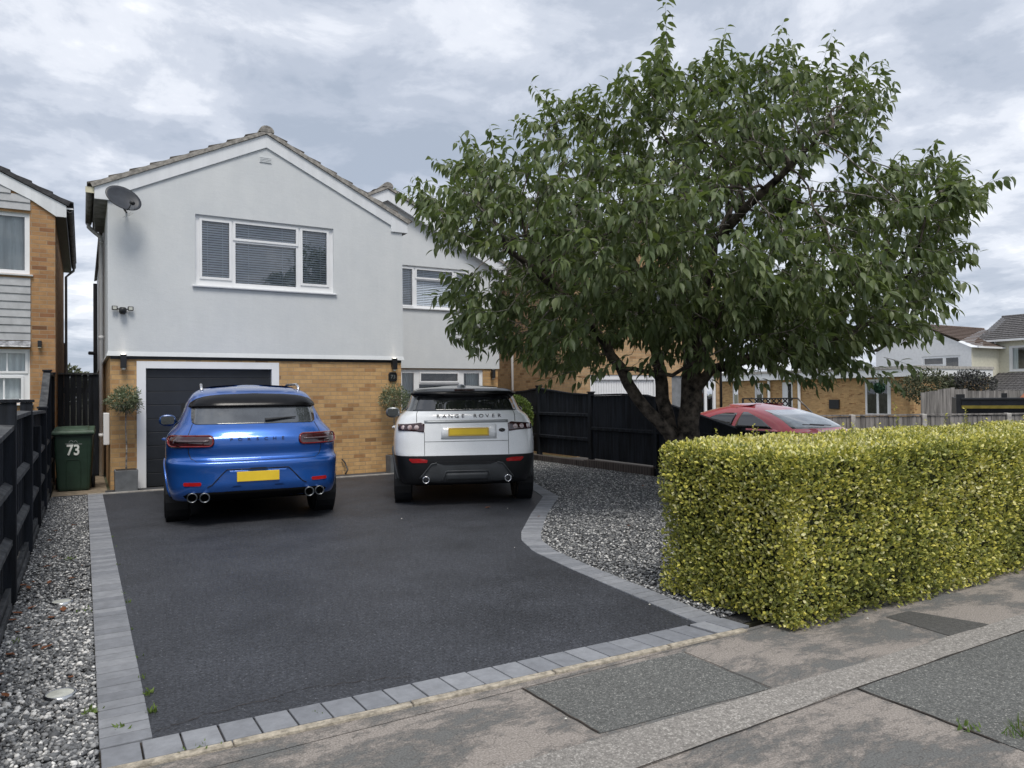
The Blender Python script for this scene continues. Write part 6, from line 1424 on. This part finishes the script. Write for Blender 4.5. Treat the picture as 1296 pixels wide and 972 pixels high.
def mirror_(t, x, y, z, sgn, m, gm):
    mb = MB(); mb.add(*(lambda b: ([tuple(v.co) for v in b.verts], [tuple(v.index for v in f.verts) for f in b.faces]))(ICO2)) if False else None
    prof = []
    c = Vector((x, y, z)); vs, fs = [], []
    nu, nv = 12, 8
    for i in range(nv + 1):
        ph = -math.pi / 2 + math.pi * i / nv
        for k in range(nu):
            th = 2 * math.pi * k / nu; px_ = .115 * math.cos(ph) * math.copysign(abs(math.cos(th)) ** .7, math.cos(th)); pz_ = .085 * math.copysign(abs(math.sin(ph)) ** .7, math.sin(ph)); py_ = .07 * math.cos(ph) * math.copysign(abs(math.sin(th)) ** .8, math.sin(th))
            if py_ < 0: py_ *= .35
            vs.append((c.x + px_, c.y + py_, c.z + pz_))
    fs = [(i * nu + k, i * nu + (k + 1) % nu, (i + 1) * nu + (k + 1) % nu, (i + 1) * nu + k) for i in range(nv) for k in range(nu)]
    mr = MB().add(vs, fs).build('wing_mirror', m, t, smooth=True)
    MB().add([(c.x + px_, c.y - .030, c.z + pz_) for px_, pz_ in rpoly(-.085, .085, -.055, .058, .03)], [tuple(range(20))]).build('mirror_glass', gm, mr)
    MB().tube([(c.x - sgn * .07, c.y + .02, c.z - .04), (c.x - sgn * .17, c.y + .03, c.z - .08)], .022, 8).build('mirror_arm', M['black'], mr)

# ---- blue SUV
CA = thing('suv', 'glossy blue sport utility vehicle with yellow plate and four tailpipes before the garage', 'car', (1.86, 9.70, 0.0), R_(-6.2), local=True)
PF = 3.62
rowsP = [(.26, .88, -.62, .35, 4, PF - .25, .8, 3), (.32, .93, -.80, .55, 4.2, PF - .12, .8, 3), (.40, .965, -.87, .75, 4.2, PF - .03, .9, 3.2), (.50, .985, -.90, .85, 4.0, PF, 2.2, 3.2), (.62, 1.0, -.90, .90, 3.9, PF, 2.2, 3.2), (.70, 1.005, -.905, .90, 3.9, PF - .02, 2.2, 3.1),
         (.745, 1.005, -.895, .90, 3.9, PF - .05, 2.2, 3), (.775, 1.0, -.835, .90, 3.7, PF - .12, .95, 3), (.82, 1.0, -.825, .90, 3.6, PF - .18, 1.0, 3), (.92, 1.0, -.84, .90, 3.6, PF - .45, 1.0, 3), (1.0, .99, -.835, .88, 3.5, PF - .85, 1.0, 3), (1.06, .965, -.80, .88, 3.4, PF - 1.2, .9, 3),
         (1.12, .915, -.755, .85, 3.3, PF - 1.38, .8, 3), (1.17, .872, -.70, .82, 3.3, PF - 1.48, .7, 3), (1.26, .822, -.62, .75, 3.5, PF - 1.68, .6, 3), (1.36, .782, -.53, .70, 3.6, PF - 1.92, .6, 3), (1.46, .745, -.46, .65, 3.6, PF - 2.15, .6, 3), (1.53, .70, -.37, .62, 3.4, PF - 2.35, .6, 3), (1.58, .64, -.20, .6, 3.2, PF - 2.5, .6, 2.8), (1.615, .56, .05, .6, 3.0, PF - 2.65, .6, 2.8), (1.635, .46, .35, .55, 2.6, PF - 2.8, .6, 2.5)]
P1 = Shell(rowsP)
arch = [(0, .40, .345), (2.65, .40, .345)]
P1.mesh(.30, 1.635, 78, arches=arch, cap_top=True).build('body', M['blue'], CA, smooth=True)
MB().box(-.70, .70, -.60, 3.3, .27, .52).build('underbody', M['void'], CA)
RS = lambda u, v: (u, P1.rear(u, v), v)
SS = lambda sg_: (lambda u, v: (sg_ * P1.side(u, v), u, v))
# rear window, spoiler, black lower apron
patch(RS, [(z, -w, w) for z, w in [(1.175, .665), (1.185, .69), (1.20, .705), (1.25, .71), (1.30, .71), (1.36, .705), (1.40, .69)]], 24, .004).build('rear_window', M['carglass2'], CA, smooth=True)
def spo(u, v): return float(np.interp(v, [1.37, 1.40, 1.46, 1.54], [.030, .034, .020, .003]))
patch(RS, poly_rows([(-.72, 1.368), (-.5, 1.385), (.5, 1.385), (.72, 1.368), (.70, 1.42), (.65, 1.465), (.54, 1.505), (.30, 1.53), (0, 1.538), (-.30, 1.53), (-.54, 1.505), (-.65, 1.465), (-.70, 1.42)], 12), 28, spo).build('spoiler', M['gloss'], CA, smooth=True)
patch(RS, [(z, -w, w) for z, w in [(.305, .66), (.34, .78), (.37, .80), (.405, .74)]], 20, .004).build('rear_apron', M['void'], CA, smooth=True)
for sg_ in (-1, 1):
    pl_ = rpoly(.47, .968, .915, 1.055, .055); pl_ = [(sg_ * x, z) for x, z in pl_]
    tl_ = patch(RS, poly_rows(pl_, 10), 14, .010).build('tail_light', M['darklens'], CA, smooth=True)
    MB().tube(on_rear(P1, dens([(sg_ * x, z) for x, z in rpoly(.485, .952, .928, 1.040, .045)], True, 3), .012), .0085, 6).build('light_ring', M['ring_lens'], tl_, smooth=True)
    MB().tube(on_rear(P1, dens([(sg_ * .53, .985), (sg_ * .88, .985)], False, 8), .014), .012, 6).build('light_bar', M['bar_lens'], tl_, smooth=True)
    patch(RS, [(z, sg_ * a, sg_ * b) for z, a, b in [(.485, .62, .79), (.505, .61, .80), (.525, .62, .79)]], 6, .007).build('reflector', M['red_lens'], CA)
    for q in (-.065, .065):
        cx_ = sg_ * .645 + q; yy = -.905 + .06 * (abs(cx_) > .68)
        MB().lathe([(.052, .20), (.058, 0), (.055, -.008), (.044, -.004), (.042, .16)], (cx_, yy, .352), axis=(0, 1, 0), n=22).build('tailpipe', M['rim'], CA, smooth=True)
        MB().lathe([(.0001, .08), (.043, .08)], (cx_, yy, .352), axis=(0, 1, 0), n=16).build('tailpipe_core', M['void'], CA)
    # side glass, rails, handles, wheels
    patch(SS(sg_), [(z, a, b) for z, a, b in [(1.14, -.05, 2.10), (1.20, -.12, 2.0), (1.28, -.10, 1.82), (1.36, 0, 1.62), (1.43, .18, 1.42)]], 22, .004).build('side_window', M['carglass'], CA, smooth=True)
    MB().box(sg_ * .80 - .02, sg_ * .80 + .02, 1.0, 1.06, 1.14, 1.42).build('door_pillar', M['black'], CA)
    MB().tube([(sg_ * .585, -.02, 1.575), (sg_ * .59, .06, 1.625), (sg_ * .59, .22, 1.655), (sg_ * .58, 1.1, 1.66), (sg_ * .56, 1.4, 1.60)], [.014, .018, .018, .018, .012], 8).build('roof_rail', M['chrome'], CA, smooth=True)
    MB().tube([(sg_ * 1.0, .35, .96), (sg_ * 1.035, .40, .965), (sg_ * 1.035, .55, .965), (sg_ * 1.0, .6, .96)], .014, 6).build('door_handle', M['blue'], CA)
    for yw in (0, 2.65):
        wheel(CA, sg_ * .865, yw, .365, .29 if yw == 0 else .26, sg_)
    pts = [(sg_ * (P1.side(min(max(a, P1.at(z)[1] + .05), 9), z) + .002), a, z) for a, z in [(.402 * math.cos(R_(q)), .345 + .402 * math.sin(R_(q))) for q in range(-2, 183, 8)]]
    MB().tube(pts, .012, 6).build('wheel_arch_trim', M['blue'], CA, smooth=True)
    MB().lathe([(.0001, 0), (.40, 0), (.40, .24), (.0001, .24)], (sg_ * .87 - .12, 0, .36), axis=(1, 0, 0), n=24).build('wheel_well', M['black'], CA)
    mirror_(CA, sg_ * 1.0, 1.62, 1.17, sg_, M['bluedark'], M['carglass2'])
sm = MB()
sm.tube(on_rear(P1, dens([(-.70, 1.18), (-.745, 1.06), (-.745, .86), (-.72, .79), (-.66, .757), (.66, .757), (.72, .79), (.745, .86), (.745, 1.06), (.70, 1.18)], False, 8), -.001), .0045, 5)
sm.tube(on_rear(P1, dens([(-.55, .465), (-.50, .49), (-.40, .60), (-.34, .66), (.34, .66), (.40, .60), (.50, .49), (.55, .465)], False, 6), .001), .006, 5)
sm.build('panel_gap', M['black'], CA)
patch(RS, poly_rows([(-.50, .49), (-.385, .63), (-.33, .65), (.33, .65), (.385, .63), (.50, .49), (.56, .45), (-.56, .45)], 8), 20, -.0015, -.02).build('plate_recess', M['blue'], CA, smooth=True)
MB().box(-.235, .235, -.918, -.900, .515, .630).build('number_plate', M['plate'], CA, bevel=.004)
MB().box(-.09, .09, -.925, -.90, .655, .672).build('boot_release', M['black'], CA)
letters(P1, 'PORSCHE', .050, .0, 1.0, .096, M['darkletter'], CA, wide=1.25)
wp = MB(); wp.tube(on_rear(P1, [(.10, 1.205), (.16, 1.21), (.32, 1.225), (.46, 1.235)], .02), [.022, .018, .010, .006], 8); wp.build('rear_wiper', M['black'], CA)
patch(lambda u, v: (u, P1.front(u, v), v), [(z, -w, w) for z, w in [(1.14, .72), (1.22, .68), (1.32, .63), (1.44, .58)]], 16, .004).build('windscreen', M['carglass'], CA, smooth=True)

# ---- white SUV
CB = thing('suv', 'white compact sport utility vehicle with black lower body and roof parked to the right', 'car', (4.69, 9.31, 0), R_(-22.5), local=True)
EF = 3.42
rowsE = [(.27, .84, -.58, .35, 4, EF - .25, .8, 3), (.33, .89, -.70, .5, 4.5, EF - .1, .8, 3), (.42, .925, -.76, .7, 4.6, EF - .03, .9, 3), (.55, .95, -.79, .8, 4.8, EF, .95, 3), (.68, .965, -.80, .8, 4.8, EF, .95, 3), (.75, .975, -.79, .8, 4.8, EF - .03, .95, 3), (.88, .975, -.775, .8, 4.8, EF - .12, 1, 3), (1.0, .965, -.76, .8, 4.8, EF - .3, 1, 3), (1.08, .95, -.745, .8, 4.8, EF - .7, 1, 3),
         (1.15, .925, -.73, .8, 4.6, EF - 1.0, .9, 3), (1.215, .885, -.715, .8, 4.4, EF - 1.22, .8, 3), (1.25, .845, -.69, .8, 4.2, EF - 1.3, .7, 3), (1.28, .815, -.65, .8, 4.2, EF - 1.36, .7, 3), (1.36, .775, -.575, .75, 4.2, EF - 1.55, .6, 3), (1.44, .745, -.495, .7, 4.2, EF - 1.8, .6, 3), (1.50, .72, -.43, .7, 4.2, EF - 2.0, .6, 3), (1.555, .69, -.34, .65, 3.9, EF - 2.2, .6, 3), (1.59, .635, -.10, .65, 3.2, EF - 2.35, .6, 2.8), (1.61, .53, .25, .6, 2.8, EF - 2.5, .6, 2.5)]
E1 = Shell(rowsE); archE = [(0, .41, .35), (2.62, .41, .35)]
E1.mesh(.69, 1.275, 34, arches=archE).build('body', M['carwhite'], CB, smooth=True)
E1.mesh(.29, .69, 22, arches=archE).build('lower_cladding', M['black'], CB, smooth=True)
E1.mesh(1.275, 1.61, 22, cap_top=True).build('roof', M['carroof'], CB, smooth=True)
MB().box(-.68, .68, -.50, 3.1, .27, .52).build('underbody', M['void'], CB)
RE = lambda u, v: (u, E1.rear(u, v), v); SE = lambda sg_: (lambda u, v: (sg_ * E1.side(u, v), u, v))
patch(RE, [(z, -w, w) for z, w in [(1.283, .705), (1.30, .70), (1.36, .685), (1.42, .66), (1.47, .63), (1.50, .62)]], 24, .004).build('rear_window', M['carglass'], CB, smooth=True)
def spo2(u, v): return float(np.interp(v, [1.45, 1.48, 1.54, 1.585], [.055, .075, .04, .003]))
patch(RE, poly_rows([(-.685, 1.463), (-.40, 1.452), (.40, 1.452), (.685, 1.463), (.675, 1.49), (.62, 1.53), (.50, 1.56), (.30, 1.575), (-.30, 1.575), (-.50, 1.56), (-.62, 1.53), (-.675, 1.49)], 10), 28, spo2).build('spoiler', M['gloss'], CB, smooth=True)
patch(RE, [(1.497, -.14, .14), (1.517, -.14, .14)], 8, .068).build('brake_light', M['darklens'], CB)
for sg_ in (-1, 1):
    tl_ = patch(RE, poly_rows([(sg_ * .565, 1.0), (sg_ * .895, 1.005), (sg_ * .90, 1.115), (sg_ * .60, 1.125), (sg_ * .555, 1.115)], 6), 12, .012).build('tail_light', M['darklens'], CB, smooth=True)
    for (qx, qr) in ((.66, .034), (.745, .034), (.83, .03)):
        c_ = on_rear(E1, [(sg_ * qx, 1.06)], .012)[0]; MB().lathe([(.0001, .006), (qr * .7, .006), (qr, .0), (qr, -.01)], c_, axis=(sg_ * .25, -1, .1), n=16).build('lamp_cell', M['clearlens'], tl_, smooth=True)
    patch(RE, [(z, sg_ * a, sg_ * b) for z, a, b in [(.60, .53, .72), (.635, .52, .76), (.655, .60, .76)]], 8, .007).build('reflector', M['red_lens'], CB)
    c_ = (sg_ * .545, -.80, .375); MB().lathe([(.046, .12), (.05, 0), (.047, -.006), (.036, -.004), (.034, .1)], c_, axis=(0, 1, 0), n=22).build('tailpipe', M['chrome'], CB, smooth=True); MB().lathe([(.0001, .08), (.035, .08)], c_, axis=(0, 1, 0), n=16).build('tailpipe_core', M['black'], CB)
    patch(SE(sg_), [(z, a, b) for z, a, b in [(1.285, -.30, 2.02), (1.34, -.22, 1.85), (1.42, -.12, 1.6), (1.50, .05, 1.3)]], 22, .004).build('side_window', M['carglass'], CB, smooth=True)
    MB().tube([(sg_ * .965, .5, 1.02), (sg_ * 1.0, .54, 1.02), (sg_ * 1.0, .70, 1.02), (sg_ * .965, .74, 1.02)], .014, 6).build('door_handle', M['carwhite'], CB)
    for yw in (0, 2.62): wheel(CB, sg_ * .845, yw, .37, .25, sg_)
    pts = [(sg_ * (E1.side(a, z) + .004), a, z) for a, z in [(.415 * math.cos(R_(q)), .35 + .415 * math.sin(R_(q))) for q in range(-2, 183, 8)]]; MB().tube(pts, .022, 6).build('wheel_arch_trim', M['plastic_grey'], CB, smooth=True)
    MB().lathe([(.0001, 0), (.405, 0), (.405, .22), (.0001, .22)], (sg_ * .85 - .11, 0, .36), axis=(1, 0, 0), n=24).build('wheel_well', M['black'], CB)
    mirror_(CB, sg_ * 1.02, 1.66, 1.215, sg_, M['carroof'], M['clearlens'] if False else M['carglass2'])
# bumper skid panel
sk = poly_rows([(-.40, .60), (-.47, .585), (-.62, .40), (-.60, .365), (-.38, .335), (.38, .335), (.60, .365), (.62, .40), (.47, .585), (.40, .60)], 10)
patch(RE, sk, 26, .020).build('bumper_panel', M['plastic_grey'], CB, smooth=True)
patch(RE, poly_rows([(-.44, .615), (-.30, .575), (.30, .575), (.44, .615)], 3), 14, .026).build('bumper_recess', M['black'], CB)
MB().tube(on_rear(E1, dens([(-.40, .60), (-.47, .585), (-.62, .40)], False, 6), .026), .010, 6).tube(on_rear(E1, dens([(.40, .60), (.47, .585), (.62, .40)], False, 6), .026), .010, 6).tube(on_rear(E1, dens([(-.33, .36), (-.28, .49), (.28, .49), (.33, .36)], False, 6), .026), .009, 6).build('bumper_edge', M['plastic_grey'], CB, smooth=True)
patch(RE, [(z, -.28, .28) for z in (.37, .40, .43, .46)], 16, .028).build('skid_plate', M['plastic_grey'], CB, smooth=True)
sm = MB(); sm.tube(on_rear(E1, dens([(-.64, 1.30), (-.66, 1.24), (-.66, 1.13)], False, 6), -.001), .004, 5).tube(on_rear(E1, dens([(.64, 1.30), (.66, 1.24), (.66, 1.13)], False, 6), -.001), .004, 5).tube(on_rear(E1, dens([(-.56, 1.0), (-.56, .695)], False, 6), -.001), .004, 5).tube(on_rear(E1, dens([(.56, 1.0), (.56, .695)], False, 6), -.001), .004, 5)
sm.tube(on_rear(E1, dens([(-.56, .875), (.56, .875)], False, 20), .0), .003, 5).build('panel_gap', M['black'], CB)
patch(RE, [(z, -.56, .56) for z in (1.118, 1.135, 1.155)], 24, .006).build('tailgate_strip', M['strip'], CB, smooth=True)
patch(RE, [(z, -.34, .40) for z in (.905, 1.0, 1.10)], 20, .003).build('plate_recess', M['carwhite'], CB, smooth=True)
MB().box(-.245, .295, -.79, -.774, .945, 1.055).build('number_plate', M['plate2'], CB, bevel=.004)
MB().box(-.225, .275, -.7925, -.7905, .965, 1.035).build('plate_blank', M['plate'], CB)
c_ = on_rear(E1, [(.475, 1.015)], .006)[0]; bd = MB().lathe([(.0001, .006), (.03, .006), (.036, -.004)], (0, 0, 0), axis=(0, -1, 0), n=22); bd.v = [(v[0] * 1.25 + c_.x, v[1] + c_.y, v[2] * .72 + c_.z) for v in bd.v]; bdo = bd.build('badge', M['blackletter'], CB)
bd = MB(); bd.tube([(c_.x - .02, c_.y - .008, c_.z + .004), (c_.x - .002, c_.y - .008, c_.z + .006), (c_.x + .002, c_.y - .008, c_.z - .006), (c_.x + .02, c_.y - .008, c_.z - .004)], .003, 5); bd.build('badge_mark', M['steel'], bdo)
letters(E1, 'RANGE ROVER', .062, .035, 1.205, .082, M['blackletter'], CB, wide=1.3)
patch(lambda u, v: (u, E1.front(u, v), v), [(z, -w, w) for z, w in [(1.25, .72), (1.32, .68), (1.42, .63), (1.52, .58)]], 16, .004).build('windscreen', M['carglass'], CB, smooth=True)
MB().lathe([(.0001, .05), (.05, .035), (.075, 0)], (0, .15, 1.60), n=12).build('roof_aerial', M['carroof'], CB, smooth=True)

# ---- red hatchback behind the fence, nose towards the street
CC = thing('hatchback', 'red three door hatchback with pale windscreen parked behind the black fence', 'car', (11.5, 10.65, -.13), R_(180), local=True)
HF = 3.35
rowsH = [(.22, .80, -.55, .35, 4, HF - .2, .8, 3), (.30, .85, -.72, .5, 4, HF - .05, .8, 3), (.45, .87, -.80, .7, 4, HF, .9, 3), (.62, .88, -.80, .8, 4, HF - .02, .95, 3), (.75, .875, -.76, .8, 4, HF - .25, 1, 3), (.85, .86, -.73, .8, 4, HF - .6, 1, 3), (.92, .835, -.70, .8, 3.8, HF - .95, .6, 3), (.98, .80, -.66, .8, 3.6, HF - 1.08, .5, 3), (1.08, .75, -.58, .75, 3.4, HF - 1.28, .48, 3), (1.18, .69, -.38, .7, 3.2, HF - 1.55, .46, 3), (1.27, .62, -.05, .7, 3, HF - 1.85, .46, 2.8), (1.34, .53, .30, .6, 2.8, HF - 2.15, .6, 2.6), (1.375, .42, .6, .5, 2.5, HF - 2.4, .5, 2.4)]
H1 = Shell(rowsH); archH = [(0, .35, .30), (2.5, .35, .30)]
H1.mesh(.26, 1.375, 60, arches=archH, cap_top=True).build('body', M['red'], CC, smooth=True)
MB().box(-.72, .72, -.6, 3.0, .16, .45).build('underbody', M['black'], CC)
for sg_ in (-1, 1):
    SH = lambda u, v: (sg_ * H1.side(u, v), u, v)
    patch(SH, [(z, a, b) for z, a, b in [(.94, .95, 1.84), (1.0, .95, 1.72), (1.10, .97, 1.53), (1.18, 1.0, 1.30), (1.235, 1.02, 1.13)]], 14, .004).build('side_window', M['carglass'], CC, smooth=True)
    patch(SH, [(z, a, b) for z, a, b in [(.96, -.10, .86), (1.02, .02, .86), (1.10, .18, .87), (1.17, .38, .88), (1.215, .60, .89)]], 14, .004).build('quarter_window', M['carglass'], CC, smooth=True)
    for yw in (0, 2.5): wheel(CC, sg_ * .76, yw, .31, .2, sg_)
    mirror_(CC, sg_ * .93, 1.95, .86, sg_, M['red'], M['black'])
    patch(lambda u, v: (u, H1.front(u, v), v), [(z, sg_ * .45, sg_ * .78) for z in (.58, .64, .70)], 8, .006).build('headlight', M['clearlens'], CC, smooth=True)
patch(lambda u, v: (u, H1.front(u, v), v), [(z, -w, w) for z, w in [(.955, .70), (.99, .69), (1.08, .645), (1.18, .58), (1.27, .50)]], 20, .004).build('windscreen', M['carglass3'], CC, smooth=True)
patch(lambda u, v: (u, H1.rear(u, v), v), [(z, -w, w) for z, w in [(1.02, .64), (1.1, .60), (1.2, .54)]], 16, .004).build('rear_window', M['carglass'], CC, smooth=True)
MB().tube([(0, .9, 1.40), (0, .65, 1.50)], .006, 5).build('aerial', M['black'], CC)
for sg_ in (-1, 1): MB().tube([(sg_ * .1, 2.36, 1.0), (sg_ * .1 + .45, 2.26, 1.03)], .009, 5).build('wiper', M['black'], CC)
for o in bpy.data.objects:
    if 'loc_' in o: del o['loc_']
